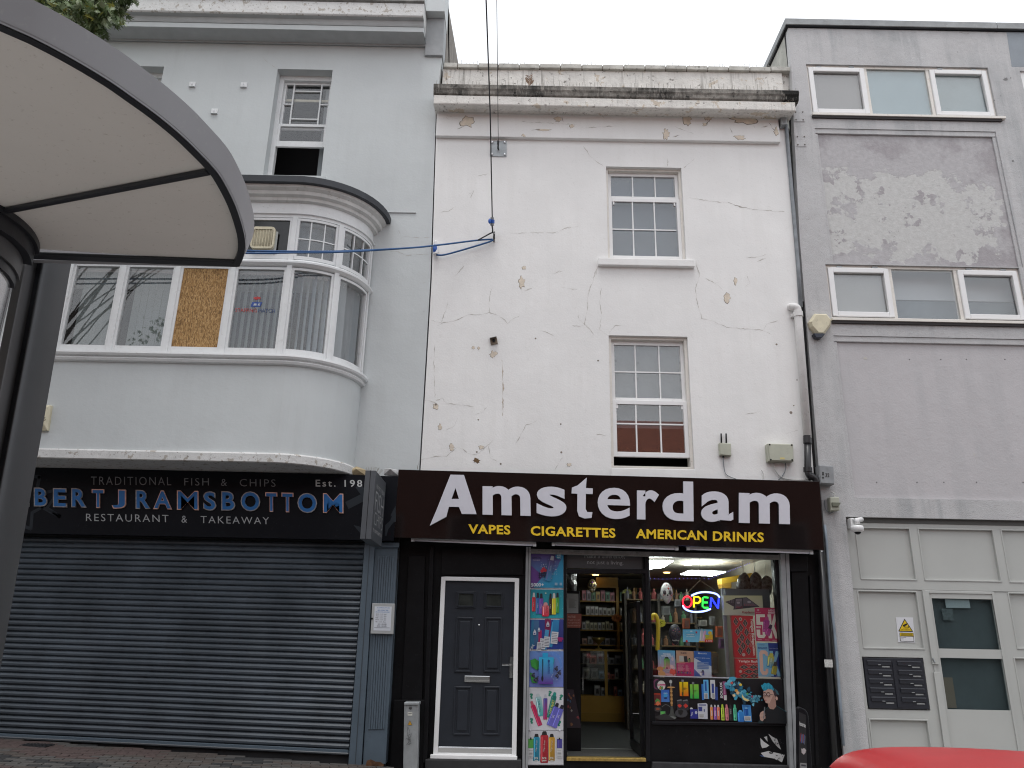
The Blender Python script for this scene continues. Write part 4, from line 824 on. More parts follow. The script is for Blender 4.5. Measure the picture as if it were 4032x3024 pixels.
# ================================================================== fish and chip shop front
YC = 9.80
MB().box(XL, -1.46, YC+.02, YW+.3, 2.75, 3.48).build('fascia_core', DARK, GB)
FS = T('fascia_sign', 'dark fish restaurant fascia sign with a row of raised blue letters', 'sign', (-4.2, YC, 2.72))
q = quad(zI, [(-420, 65), (2168, 132), (2142, 482), (-420, 431)], YC); MB().prism(q, .12).build('sign_panel', NAVY, FS)
for t, x0, x1, b0, b1, h in (('TRADITIONAL', 495, 932, 178, 181, 45), ('FISH', 1003, 1137, 182, 182, 40), ('&', 1203, 1235, 184, 184, 38), ('CHIPS', 1305, 1500, 186, 189, 40)):
    mb = MB(); text_on(mb, t, zI, (x0, b0), (x1, b1), (x0, b0-h), YC-.002, .002, -.008, 0, 1.25); mb.build('lettering', LETDG, FS)
for t, x0, x1, b0, b1, h in (('RESTAURANT', 468, 918, 375, 382, 40), ('&', 988, 1018, 384, 385, 38), ('TAKEAWAY', 1092, 1465, 386, 393, 38)):
    mb = MB(); text_on(mb, t, zI, (x0, b0), (x1, b1), (x0, b0-h), YC-.002, .002, -.006, 0, 1.25); mb.build('lettering', LETG, FS)
mb = MB(); text_on(mb, 'Est. 198', zI, (1718, 188), (1972, 190), (1718, 150), YC-.002, .002, .012, 0, 1.3); mb.build('lettering', mat('pale_vinyl', (.5, .51, .51), .4), FS)
Ls = [('L', 92, 203, 152, 292), ('B', 188, 198, 252, 292), ('E', 292, 201, 358, 296), ('R', 392, 201, 465, 297), ('T', 503, 206, 562, 300), ('J', 612, 208, 680, 304), ('R', 742, 210, 813, 305), ('A', 838, 213, 930, 307), ('M', 967, 214, 1076, 311), ('S', 1110, 218, 1172, 314), ('B', 1209, 218, 1275, 314), ('O', 1314, 218, 1411, 318), ('T', 1448, 223, 1505, 321), ('T', 1536, 225, 1593, 323), ('O', 1623, 227, 1721, 327), ('M', 1762, 229, 1865, 328)]
for t, x0, y0, x1, y1 in Ls:
    g = MB(); h = (x1-x0)*.022; text_on(g, t, zI, (x0-4, y1+4-h/2), (x1+4, y1+4+h/2), (x0-4, y0-4-h/2), YC-.022, .022, .014 if t == 'M' else .036, 0, 1, 4); o = g.build('letter', ROSE if t in 'JAMT' else SILV, FS)
    g = MB(); text_on(g, t, zI, (x0+1, y1-1-h/2), (x1-1, y1-1+h/2), (x0+1, y0+1-h/2), YC-.026, .004, .004 if t == 'M' else .022, 0, 1, 4); g.build('letter_face', BLUE, o)
# star and anchor motifs
def stroke2(z, pts, w, Y):
    mb = MB()
    for a, b in zip(pts, pts[1:]):
        A_, B_ = U(z(*a), Y), U(z(*b), Y); d = (B_-A_).normalized(); nn = Vector((-d.z, 0, d.x))*w; mb.face([A_+nn-d*w*.6, B_+nn+d*w*.6, B_-nn+d*w*.6, A_-nn-d*w*.6])
    mb.build('motif', NAVY2, FS)
stroke2(zI, [(150, 130), (215, 135), (205, 185)], .022, YC-.0015); stroke2(zI, [(205, 185), (190, 235), (330, 200), (255, 305), (325, 350), (230, 300), (175, 330), (168, 418), (118, 400)], .02, YC-.0017)
stroke2(zI, [(1900, 285), (1980, 245)], .05, YC-.0015); stroke2(zI, [(1955, 190), (1985, 230)], .04, YC-.0016)
MB().face(quad(zV, [(175, 1110), (300, 1140), (300, 1260)], YC-.0016)).build('motif', NAVY2, FS); MB().face(quad(zV, [(862, 790), (780, 945), (800, 965), (770, 1040), (690, 1110), (690, 1290), (712, 1285), (740, 1180), (830, 1060), (868, 1060)], YC-.0015)).build('motif', NAVY2, FS)
# projecting box sign, end on
XR_ = U(zV(730, 700), YC).x; PB = T('projecting_sign', 'dark grey projecting box sign reading FISH & CHIPS', 'sign', (XR_-.08, 9.4, 2.66))
fl, frr = U(zV(330, 700), YC-.80).x, None
top = U(zV(460, 215), YC-.80).z; bot = U(zV(370, 1340), YC-.80).z; fr_x = U(zV(500, 760), YC-.80).x
mb = MB(); mb.box(fl, fr_x, YC-.80, YC-.001, bot, top); mb.build('box', SIGNG, PB, .006)
xm_ = (fl+fr_x)/2; MB().box(xm_-.003, xm_+.003, YC-.8015, YC-.79, bot, top).build('seam', BLACKM, PB)
p_ = Pr(100, 260); p_.text('PROUD TO SERVE', 14, 45, 92, 62, (.42, .43, .44), .01); p_.text('FISH', 12, 72, 92, 145, (.40, .41, .42), -.012, res=3); p_.text('&', 48, 150, 58, 166, (.4, .41, .42)); p_.text('CHIPS', 12, 150, 94, 200, (.36, .37, .38), -.012, res=3); p_.text('TO NORTHAMPTON', 8, 214, 92, 228, (.42, .43, .44), .01)
mb = MB(); p_.into(mb, (fr_x, YC-.79, top), (fr_x, YC-.02, top), (fr_x, YC-.02, bot), (fr_x, YC-.79, bot)); mb.m = [0]*len(mb.m); mb.build('lettering', PRINT, PB)
# bird spikes and rubbish on the ledge above
mb = MB(); b = U(zV(455, 215), YC-.3); b.z = top
for k in range(16):
    a_ = -0.55+k*.09; mb.tube([b+Vector((k*.004, 0, 0)), b+Vector((k*.004+math.sin(a_)*.13, random.uniform(-.05, .05), .115*math.cos(a_)+.03))], .0022, 3)
tag(mb.build('bird_spike_strip', SPIKE), 'fan of bird spikes on top of the projecting sign', 'bird spikes')
CARD = mat('cardboard_litter', (.45, .36, .22), .9, var=.2, vs=8)
for pts, lb, m_ in (([(90, 215), (225, 150), (365, 205), (365, 292), (90, 285)], 'crumpled cardboard scrap lying on the ledge behind the sign', CARD), ([(670, 190), (760, 180), (900, 210), (905, 300), (670, 280)], 'crumpled pale plastic litter on the ledge right of the projecting sign', mat('plastic_litter', (.5, .5, .5), .4, var=.4, vs=12))):
    qd = quad(zV, pts, YC+.12); mb = MB(); c_ = sum(qd, Vector())/len(qd); pk = c_+Vector((0, -.05, .02))
    for k in range(len(qd)): mb.face([qd[k], qd[(k+1) % len(qd)], pk])
    for k in range(len(qd)): mb.face([qd[k]+Vector((0, .08, 0)), qd[(k+1) % len(qd)]+Vector((0, .08, 0)), qd[(k+1) % len(qd)], qd[k]])
    tag(mb.build('litter', m_), lb, 'litter')
# roller shutter, slats slightly fanned towards the falling pavement
YR = 9.97; RS = T('roller_shutter', 'closed slate grey roller shutter of the fish and chip shop', 'shutter', (-4, YR, .3))
tl, tr_ = U(zJ(-300, 8), YR), U(zJ(1868, 50), YR); bl, br = U(zJ(-300, 1009), YR), U(zJ(1788, 1108), YR); NS = 34
for i in range(NS):
    a, b = i/NS, (i+1)/NS; L0, L1 = tl.lerp(bl, a), tl.lerp(bl, b); R0, R1 = tr_.lerp(br, a), tr_.lerp(br, b); mb = MB(); prof = []
    for f_, dy in ((0, .012), (.10, .0), (.14, -.004), (.45, -.022), (.75, -.018), (.90, -.004), (.96, .004), (1, .012)): prof.append((f_, dy))
    NX = 16; sag = random.uniform(-.0025, .0025)
    def sp_(fx, f_, d):
        p = L0.lerp(L1, f_).lerp(R0.lerp(R1, f_), fx); nq = noise.noise(Vector((p.x*1.1, p.z*2.3, 5.0)))*.006+noise.noise(Vector((p.x*3.1, i*.9, 2.0)))*.0025
        return p+Vector((0, d+nq+sag, nq*.25))
    for k in range(NX):
        for (f0_, d0), (f1_, d1) in zip(prof, prof[1:]): mb.face([sp_(k/NX, f0_, d0), sp_((k+1)/NX, f0_, d0), sp_((k+1)/NX, f1_, d1), sp_(k/NX, f1_, d1)])
    mb.build('slat', SHUT, RS)
MB().prism([bl+Vector((0, -.02, 0)), br+Vector((0, -.02, 0)), U(zJ(1785, 1137), YR-.02), U(zJ(-300, 1036), YR-.02)], .05).build('bottom_bar', SLATEB, RS, .004)
a, b = U(zJ(1785, 1130), YR-.02), U(zJ(-300, 1030), YR-.02); MB().tube([a, b], .012, 6).build('bar_edge', SIGNG, RS)
MB().prism(quad(zJ, [(1870, 30), (1922, 30), (1850, 1192), (1784, 1188)], YR-.06), .12).build('guide_rail', SLATEB, RS, .005)
MB().prism(quad(zJ, [(1895, 30), (1899, 30), (1822, 1190), (1817, 1190)], YR-.062), .002).build('guide_seam', mat('seam_dark', (.04, .05, .06), .6), RS)
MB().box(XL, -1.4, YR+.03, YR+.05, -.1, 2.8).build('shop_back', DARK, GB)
# fluted pilaster
pq = quad(zJ, [(1922, 60), (2037, 62), (1975, 1182), (1858, 1188)], YR-.03); pil = MB().prism(pq, .2).build('pilaster', SLATEB, GB, .005)
for k in range(7):
    f0_ = .16+k*.105; A_ = pq[0].lerp(pq[1], f0_); B_ = pq[3].lerp(pq[2], f0_); A_, B_ = A_.lerp(B_, .055), A_.lerp(B_, .85)
    MB().prism([A_+Vector((0, -.012, 0)), A_+Vector((.022, -.012, 0)), B_+Vector((.022, -.012, 0)), B_+Vector((0, -.012, 0))], .012).build('reed', SLATEB, pil, .005)
MB().prism(quad(zJ, [(1915, 45), (2045, 47), (2042, 72), (1918, 72)], YR-.07), .06).build('capital', SLATEB, pil, .006)
RUST = mat('rusted_edge', (.10, .045, .02), .95, var=.5, vs=20, bump=.6)
mb = MB(); mb.face(quad(zJ, [(1880, 1165), (1900, 1158), (1925, 1170), (1950, 1172), (1968, 1185), (1960, 1200), (1870, 1200)], YR-.0325)); mb.build('rust_hole', RUST, pil)
# opening times case
r4 = quad(zJ, [(1907, 358), (2022, 360), (2014, 517), (1898, 514)], YR-.085); NB = T('notice_case', 'white framed notice case with opening times on the fluted pilaster', 'notice', (r4[2]+r4[3])/2)
MB().prism(r4, .055).build('case', mat('pale_case', (.40, .41, .41), .4), NB, .006)
pr = Pr(100, 130); pr.rect(12, 13, 88, 116, (.62, .65, .70)); BI = (.10, .22, .45); DI = (.14, .14, .17)
for t, y, a_, b_, c_ in (('AJ RAMSBOTTOM', 17, 22, 78, BI), ('NEW OPENING TIMES', 27, 26, 74, BI), ('FROM 15TH JANUARY', 35, 18, 82, BI), ('MON - 11.30 - 6pm', 44, 20, 66, DI), ('TUE - 11.30 - 6pm', 52, 20, 66, DI), ('WED - 11.30 - 6pm', 60, 18, 66, DI), ('THUR - 11.30 - 6pm', 68, 18, 66, DI), ('FRI - 11.30 - 7pm', 77, 20, 64, DI), ('SAT - CLOSED', 86, 30, 70, DI), ('SUN - CLOSED', 94, 28, 70, DI)): pr.text(t, a_, y, b_, y+5.5, c_, .02)
pr.rect(16, 103, 84, 104.5, DI)
mb = MB(); pr.into(mb, *r4); mb.m = [0]*len(mb.m); mb.build('timetable', PRINT, NB)
MB().lathe(U(zJ(1906, 437), YR-.085), (0, -1, 0), [(.012, 0), (.012, .006)], 8).build('lock', BLACKM, NB)
# feeder pillar
pl = quad(zL, [(174, 1190), (282, 1190), (272, 1690), (165, 1690)], 9.86); FP = T('feeder_pillar', 'short grey electrical feeder pillar with graffiti between the two shops', 'electrical pillar', (pl[3]+pl[2])/2)
MB().prism(pl, .16).build('body', STEEL, FP, .006)
tq = quad(zL, [(172, 1168), (287, 1168), (284, 1192), (172, 1192)], 9.845); mb = MB(); mb.prism(tq, .19); mb.build('cap', STEEL, FP, .01)
MB().lathe(U(zL(221, 1209), 9.86), (0, -1, 0), [(.02, -.004), (.02, .004), (.012, .008)], 10).build('lock', mat('lock_dark', (.1, .1, .1), .4, metal=.6), FP)
pr = Pr(108, 500); pr.rect(27, 52, 62, 80, (.55, .55, .5)); pr.rect(32, 60, 57, 66, (.2, .2, .2)); pr.poly([(45, 116), (63, 152), (27, 152)], (.05, .04, .02)); pr.poly([(45, 121), (59, 149), (31, 149)], (.62, .33, .03)); pr.poly([(46, 127), (41, 138), (45, 138), (42, 147), (50, 135), (46, 135)], (.05, .04, .02))
for ln in ([(30, 165), (26, 200), (34, 240), (50, 250), (40, 280), (22, 300)], [(28, 230), (58, 215), (52, 240), (30, 262)], [(35, 170), (42, 190), (38, 260), (44, 300)], [(20, 250), (55, 262), (48, 290)], [(30, 300), (60, 285)]): pr.line(ln, 2.2, (.07, .07, .07))
mb = MB(); pr.into(mb, *pl); mb.m = [0]*len(mb.m); mb.build('stickers', PRINT, FP)
# ================================================================== grey modern building on the right
RB = T('grey_modern_building', 'grey rendered modern block with strip windows and panelled ground floor', 'building', (7, YW, -.2))
PEELP = None
def peelmat():
    m = bpy.data.materials.new('peeling_lilac_grey_panel'); m.use_nodes = True; t = m.node_tree; n = t.nodes; L = t.links.new; b = n['Principled BSDF']; b.inputs['Roughness'].default_value = .9
    g = n.new('ShaderNodeNewGeometry'); pos = g.outputs['Position']
    def nz(s, d=8, r=.6):
        k = n.new('ShaderNodeTexNoise'); k.inputs['Scale'].default_value = s; k.inputs['Detail'].default_value = d; k.inputs['Roughness'].default_value = r; L(pos, k.inputs['Vector']); return k.outputs['Fac']
    sx = n.new('ShaderNodeSeparateXYZ'); L(pos, sx.inputs[0])
    def mth(op, a, b_, c=None):
        k = n.new('ShaderNodeMath'); k.operation = op
        for i, v in enumerate((a, b_, c)):
            if v is None: continue
            if isinstance(v, (int, float)): k.inputs[i].default_value = v
            else: L(v, k.inputs[i])
        return k.outputs[0]
    # flaked area: a wide patch low in the panel
    dz_ = mth('ABSOLUTE', mth('SUBTRACT', sx.outputs['Z'], 7.72), 0); dx_ = mth('ABSOLUTE', mth('SUBTRACT', sx.outputs['X'], 5.75), 0)
    reg = mth('SUBTRACT', 0.86, mth('ADD', mth('POWER', mth('DIVIDE', dz_, .80), 3.0), mth('POWER', mth('DIVIDE', dx_, 1.75), 4.0)))
    v = mth('ADD', mth('MULTIPLY', reg, .22), nz(3.4, 10, .64)); mr = n.new('ShaderNodeMapRange'); mr.inputs['From Min'].default_value = .575; mr.inputs['From Max'].default_value = .588; L(v, mr.inputs['Value'])
    v2 = nz(1.9, 6, .55); mr2 = n.new('ShaderNodeMapRange'); mr2.inputs['From Min'].default_value = .50; mr2.inputs['From Max'].default_value = .60; L(v2, mr2.inputs['Value'])
    m0 = n.new('ShaderNodeMix'); m0.data_type = 'RGBA'; m0.inputs['A'].default_value = (.44, .43, .44, 1); m0.inputs['B'].default_value = (.36, .342, .355, 1); L(mr2.outputs[0], m0.inputs['Factor'])
    m1 = n.new('ShaderNodeMix'); m1.data_type = 'RGBA'; m1.inputs['B'].default_value = (.525, .525, .515, 1); L(m0.outputs['Result'], m1.inputs['A']); L(mr.outputs[0], m1.inputs['Factor'])
    m2 = n.new('ShaderNodeMix'); m2.data_type = 'RGBA'; m2.blend_type = 'OVERLAY'; m2.inputs['Factor'].default_value = .25; L(m1.outputs['Result'], m2.inputs['A']); L(nz(14, 5), m2.inputs['B'])
    L(m2.outputs['Result'], b.inputs['Base Color']); bp = n.new('ShaderNodeBump'); bp.inputs['Strength'].default_value = .45; bp.inputs['Distance'].default_value = .012
    L(mth('SUBTRACT', nz(35, 6), mth('MULTIPLY', mr.outputs[0], .6)), bp.inputs['Height']); L(bp.outputs[0], b.inputs['Normal']); return m
PEELP = peelmat()
XRR = 13.5
w3 = (4.605, 7.52, 9.44, 10.39); w4 = (4.535, 7.36, 5.985, 6.84); w5 = (8.02, 10.6, 5.9, 10.34)
pA = (4.62, 7.43, 6.85, 9.18); pB = (4.53, 7.38, 3.42, 5.72)      # recessed render panels
bay_ = (4.41, XRR, -.8, 3.165)
mb = MB(); mb.holed([(4.385, 11.1), (4.36, 10.2), (4.30, 9.2), (4.20, 7.2), (4.12, 3.6), (4.06, .36), (4.05, -.4), (4.36, -.4), (4.41, 3.165), (XRR, 3.165), (XRR, 11.1)], [R4(w3), [(4.535, 5.985), (7.36, 5.985), (7.36, 6.838), (4.535, 6.838)], R4(w5), R4(pA), R4(pB)], YW, .12)
mb.build('wall', CONC, RB)
MB().box(pA[0]-.01, pA[1]+.01, YW+.045, YW+.10, pA[2]-.01, pA[3]+.01).build('render_panel', PEELP, RB)
MB().box(pB[0]-.01, pB[1]+.01, YW+.045, YW+.10, pB[2]-.01, pB[3]+.01).build('render_panel', PANEL, RB)
for r, dd in ((pA, .0), (pB, .0)):
    MB().box(r[0]+.0, r[1], YW+.012, YW+.044, r[3]-.085, r[3]-.002).build('panel_batten', CONC, RB, .006)
    MB().box(r[0]+.0, r[0]+.045, YW+.018, YW+.044, r[2], r[3]-.09).build('panel_batten', CONC, RB, .006)
    MB().box(r[1]-.055, r[1], YW+.018, YW+.044, r[2], r[3]-.09).build('panel_batten', CONC, RB, .006)
MB().box(pB[0], pB[1], YW+.004, YW+.05, 3.335, 3.415).build('lower_ledge', CONC, RB, .008)
mb = MB(); mb.box(4.38, XRR, YW+.13, YW+.17, 10.4, 11.09); mb.box(4.3, XRR, YW+.13, YW+.17, 6.85, 9.42); mb.box(4.2, XRR, YW+.13, YW+.17, 3.2, 5.97); mb.box(7.53, XRR, YW+.13, YW+.17, 9.42, 10.4); mb.box(7.4, XRR, YW+.13, YW+.17, 5.97, 6.85); mb.build('wall_core', DARK, RB)
MB().box(4.30, 7.9, YW+.9, YW+.92, 5.8, 10.6).build('room_lining', mat('office_wall', (.42, .43, .43), .9), RB)
MB().box(4.382, 4.40, YW+.18, 16, 9.2, 11.09).build('side_wall', mat('weathered_side', (.42, .42, .38), .95, var=.2, vs=4, spots=((.2, .2, .17), .6, 10)), RB)
MB().box(4.34, XRR, YW-.035, YW+.45, 11.105, 11.125).build('coping_shadow_gap', BLACKM, RB)
cxs = [4.33, 7.78, 10.9, XRR]
for a, b in zip(cxs, cxs[1:]): MB().box(a, b-.006, YW-.055, YW+.45, 11.126, 11.245).build('coping', COPR, RB, .006)
MB().box(4.33, 4.72, YW+.455, 16, 11.126, 11.245).build('coping', COPR, RB, .006); MB().box(4.36, 4.45, YW+.455, 16, 11.095, 11.126).build('coping_shadow_gap', BLACKM, RB)
MB().prism([U(zD(1770, 130), YW-.002), U(zD(1890+140, 132), YW-.002), U(zD(2030, 372), YW-.002), U(zD(1806, 372), YW-.002)], .002).build('blue_grey_panel', CONCD, RB)
for r4_, nm in (([(308, 672), (378, 672), (382, 748), (312, 748)], 'upper'), ([(320, 842), (388, 842), (393, 920), (325, 920)], 'lower')):
    qd = quad(zD, r4_, YW-.008); pp = T('wall_plate', '%s square grey painted fixing plate with four bolts left of the top strip window' % nm, 'plate', (qd[2]+qd[3])/2, 'bolted plates on the grey column'); MB().prism(qd, .008).build('plate', CONC, pp)
    c_ = sum(qd, Vector())/4
    for k in range(4): MB().lathe(c_.lerp(qd[k], .7), (0, -1, 0), [(.011, 0), (.011, .006)], 8).build('bolt', mat('rusty_bolt', (.10, .085, .07), .8), pp)
# ---- strip windows
def strip_window(r, ym, films, first):
    x0, x1, z0, z1 = r; Yf = YW+.035; W = x1-x0; f = MB().frame(r, (.03, .03, .035, .045), Yf, Yf+.075).build('window', CREAMF, RB, .004)
    ms = [x0+.03]+[x0+W*k for k in ym]+[x1-.03]
    for k in ym: MB().box(x0+W*k-.025, x0+W*k+.025, Yf+.002, Yf+.073, z0+.035, z1-.045).build('mullion', CREAMF, f, .004)
    for i in range(3):
        a = ms[i]+(.025 if i else 0); b = ms[i+1]-(.025 if i < 2 else 0)
        if i != 1:
            MB().frame((a+.004, b-.004, z0+.04, z1-.05), .075, Yf-.025, Yf+.03).build('casement', UPVC, f, .01); a += .075; b -= .075; za, zb_ = z0+.115, z1-.125
            for hx in (a+.10, b-.12): MB().box(hx-.04, hx+.04, Yf-.022, Yf+.0, z1-.040, z1-.022).build('hinge', STEEL, f)
        else: za, zb_ = z0+.035, z1-.045
        MB().box(a, b, Yf+.02, Yf+.026, za, zb_).build('pane', GLASS, f)
        if films[i]: MB().box(a-.03, b+.03, Yf+.05, Yf+.055, za-.03, zb_+.03).build('film', films[i], f)
    MB().box(x0-.01, x1+(.09 if first else .02), YW-.045, YW+.03, z0-.045, z0-.004).build('sill', CREAMF, RB, .004)
    MB().box(x0-.01, x1+(.03 if first else .0), YW-.03, YW+.02, z0-.085, z0-.047).build('drip_shadow', mat('sill_shadow_dark', (.035, .03, .03), .8), RB)  # near-black strip paints the shadow below the sill
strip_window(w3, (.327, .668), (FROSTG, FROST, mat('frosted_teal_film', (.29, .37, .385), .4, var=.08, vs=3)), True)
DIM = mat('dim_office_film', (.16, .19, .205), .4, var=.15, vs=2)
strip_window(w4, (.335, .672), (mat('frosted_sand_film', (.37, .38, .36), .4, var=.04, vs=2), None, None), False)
zc_ = 6.43; MB().box(5.4, 7.45, YW+.30, YW+.31, zc_, 6.9).build('pulled_blind', mat('pale_blind', (.52, .57, .59), .7), RB); MB().box(5.4, 7.45, YW+.32, YW+.33, 5.9, zc_).build('office_gloom', mat('office_gloom', (.19, .23, .25), .8, var=.15, vs=2), RB)
f = MB().frame(w5, (.09, .09, .05, .05), YW+.03, YW+.11).build('side_window', UPVC, RB, .005); MB().box(w5[0]+.09, w5[1]-.09, YW+.085, YW+.095, 9.8, w5[3]-.05).build('white_panel', UPVC, f)
for za, zb_ in ((w5[2]+.05, 7.8), (7.87, 9.73)):
    MB().box(w5[0]+.09, w5[1]-.09, YW+.07, YW+.076, za, zb_).build('pane', GLASS, f); MB().box(w5[0]+.09, w5[1]-.09, YW+.10, YW+.105, za, zb_).build('film', FROSTG, f)
    MB().box(w5[0]+.09, w5[1]-.09, YW+.035, YW+.10, zb_, zb_+.07).build('window_rail', UPVC, f)
vr = (w5[0]+.10, w5[0]+.55, 9.86, 10.22); MB().frame(vr, .018, YW+.06, YW+.084).build('vent_frame', UPVC, f); MB().box(vr[0], vr[1], YW+.078, YW+.083, vr[2], vr[3]).build('vent_back', DARK, f)
for k in range(6): zz = vr[2]+.03+k*.055; MB().mesh([(vr[0]+.018, YW+.062, zz), (vr[1]-.018, YW+.062, zz), (vr[1]-.018, YW+.078, zz+.03), (vr[0]+.018, YW+.078, zz+.03)], [(0, 1, 2, 3)]).build('vent_slat', UPVC, f)
for y, xs2 in ((1500, (714, 965, 1132, 1335, 1625)), (735, (918, 1113, 1272, 1512)), (622, (475, 634, 972, 1142, 1323))):
    for x in xs2: MB().lathe(U(zH(x, y), YW+.045), (0, -1, 0), [(.009, 0), (.009, .003)], 7).build('screw', mat('screw', (.16, .16, .16), .7), RB)
patchpoly(zH, 643, 728, 11, 7, YW+.045, mat('pale_chip', (.52, .50, .46), .9), RB, 'paint_chip', rim=False)
crackline(zH, [(1315, 1315), (1330, 1345), (1342, 1385)], YW+.045, .006, mat('pale_scrape', (.55, .53, .48), .9), RB, 'scrape')
crackline(zS, [(700, 195), (760, 208), (805, 207)], YW, .004, CRACK, RB); crackline(zS, [(985, 208), (1010, 195), (1060, 205), (1105, 195)], YW, .004, CRACK, RB)
for x, y, a, b in ((1175, 668, 22, 14), (1225, 655, 5, 6), (1125, 836, 5, 5), (1060, 880, 6, 6), (1245, 1490, 12, 10), (690, 395, 5, 4)): patchpoly(zS, x, y, a, b, YW, mat('dark_pit', (.20, .20, .20), .95), RB, 'pitted_spot', rim=False)
# ---- ground floor: sage grey framing with sunk panels, door
YP = YW+.06
def pr_(x0, y0, x1, y1, Y=YP): return rect(zP, x0, y0, x1, y1, Y)
GF = MB(); xs0 = 4.40
openings = [pr_(350, 195, 690, 515), pr_(735, 203, 1200, 523), pr_(1245, 212, 1700, 535), pr_(365, 580, 735, 935), pr_(1290, 595, 1760, 940), pr_(395, 985, 770, 1305), pr_(1340, 990, 1800, 1500), pr_(440, 1360, 805, 1760)]
dr_ = pr_(830, 585, 1275, 1760)
openings[-1] = (openings[-1][0], openings[-1][1], -.25, openings[-1][3]); dr_ = (dr_[0], dr_[1], -.25, dr_[3])
GF.holed([(xs0, -.6), (XRR, -.6), (XRR, 3.17), (xs0, 3.17)], [R4(o) for o in openings+[dr_]], YP, .05); gfo = GF.build('ground_floor_frame', SAGE, RB)
for i, o in enumerate(openings):
    if i == 5: continue
    MB().box(o[0]-.005, o[1]+.005, YP+.03, YP+.045, o[2]-.005, o[3]+.005).build('infill_panel', SAGE, RB)
    MB().frame(o, .016, YP-.008, YP+.03).build('panel_bead', SAGE, RB, .003)
for z_ in (2.255,): MB().box(xs0, XRR, YP-.006, YP, z_-.003, z_+.003).build('frame_seam', mat('seam', (.2, .2, .19), .8), RB)
MB().box(xs0+.004, xs0+.028, YP-.004, YP, -.4, 3.16).build('edge_bead', SAGE, RB)
MB().box(4.43, XRR, YP-.01, YP+.0, 3.10, 3.165).build('head_shadow_strip', mat('head_shadow_dark', (.10, .10, .095), .8), RB)  # dark strip painted as the shade under the head
# door
dx0, dx1, dz0, dz1 = dr_; df = MB().frame((dx0, dx1, dz0, dz1), (.03, .03, .02, .03), YP-.012, YP+.02).build('entrance_door', SAGE, RB, .003)
g1 = rect(zP, 822, 630, 1198, 935, YP); g2 = rect(zP, 852, 992, 1245, 1305, YP); L1 = (dx0+.03, dx1-.03, dz0+.02, dz1-.03)
mb = MB(); gx_ = L1[0]+.07; ge = g1[1]; g2 = (g2[0], ge, g2[2], g2[3])
for bx_ in ((L1[0], gx_, L1[2], L1[3]), (ge, L1[1], L1[2], L1[3]), (gx_, ge, g1[3], L1[3]), (gx_, ge, g2[3], g1[2]), (gx_, ge, L1[2], g2[2])): mb.box(bx_[0], bx_[1], YP, YP+.04, bx_[2], bx_[3])
mb.build('door_leaf', SAGE, df)
for g in (g1, g2): MB().box(L1[0]+.06, g[1]+.01, YP+.02, YP+.026, g[2]-.01, g[3]+.01).build('pane', GLASSD, df)
MB().box(L1[0]-.3, L1[1]+.35, YP+.065, YP+.07, dz0, dz1).build('added_door_film', mat('door_film', (.125, .142, .145), .5, var=.12, vs=3), RB);  # film added close behind the panes to lift the tone of the glass
MB().box(L1[0], L1[1], YP+.05, YP+.055, g2[2]-.3, g2[2]-.25).build('door_rail_back', DARK, df)
o = rect(zP, 885, 633, 1032, 685, YP+.03); MB().box(o[0], o[1], YP+.03, YP+.032, o[2], o[3]).build('notice_sheet', mat('white_paper', (.62, .66, .66), .7), df)
o = rect(zP, 866, 690, 932, 760, YP+.03); MB().box(o[0], o[1], YP+.031, YP+.033, o[2], o[3]).build('notice_sheet', mat('grey_paper', (.17, .19, .19), .7, var=.3, vs=30), df)
o = rect(zP, 868, 1108, 940, 1292, YP+.05); MB().box(o[0], o[1], YP+.05, YP+.06, o[2], o[3]).build('cardboard_behind_glass', mat('brown_card', (.30, .23, .17), .8), df)
MB().box(dx0-.02, dx0+.06, YP-.03, YP-.0125, 1.36, dz1).build('door_edge_guard', SAGE, df, .004); MB().box(dx0-.02, dx0+.06, YP-.03, YP-.0125, dz0, 1.27).build('door_edge_guard', SAGE, df, .004)
MB().tube([U(zP(806, 990), YP-.03), U(zP(818, 1015), YP-.03)], .012, 8).build('latch', STEEL, df)
# mailbox bank
mq = openings[5]; MX = T('mailbox_bank', 'black bank of ten letterboxes set in the grey-green ground floor panels', 'mailboxes', ((mq[0]+mq[1])/2, YP, mq[2]))
MBM = mat('mailbox_black', (.022, .024, .032), .4, var=.1)
MB().box(mq[0]-.004, mq[1]+.004, YP+.041, YP+.047, mq[2]-.004, mq[3]+.004).build('back_plate', SAGE, MX); MB().box(mq[0]+.012, mq[1]-.012, YP-.012, YP+.04, mq[2]+.012, mq[3]-.012).build('housing', MBM, MX, .004)
W = mq[1]-mq[0]; H = mq[3]-mq[2]
MB().box(mq[0]+W*.475, mq[0]+W*.525, YP-.022, YP-.012, mq[2]+.03, mq[3]-.05).build('centre_post', MBM, MX)
PLATE = mat('number_plate', (.30, .31, .31), .4, var=.2, vs=30)
for cidx in range(2):
    for j in range(5):
        xa = mq[0]+W*(.065+.49*cidx); xb = xa+W*.385; zt2 = mq[3]-H*(.065+.172*j)
        bx = MB().box(xa, xb, YP-.022, YP-.012, zt2-H*.095, zt2).build('mail_flap', MBM, MX, .004)
        MB().box(xa, xb, YP-.026, YP-.022, zt2-.014, zt2-.006).build('flap_lip', mat('edge_glint', (.09, .095, .11), .35), bx)  # paler colour of the lip paints a glint along the flap edge
        MB().box((xa+xb)/2-.018, (xa+xb)/2+.018, YP-.026, YP-.022, zt2-H*.092, zt2-H*.078).build('finger_pull', STEEL, bx)
        MB().box(xb-.095-.02, xb-.02, YP-.016, YP-.012, zt2-H*.135, zt2-H*.108).build('number_plate', PLATE, bx)
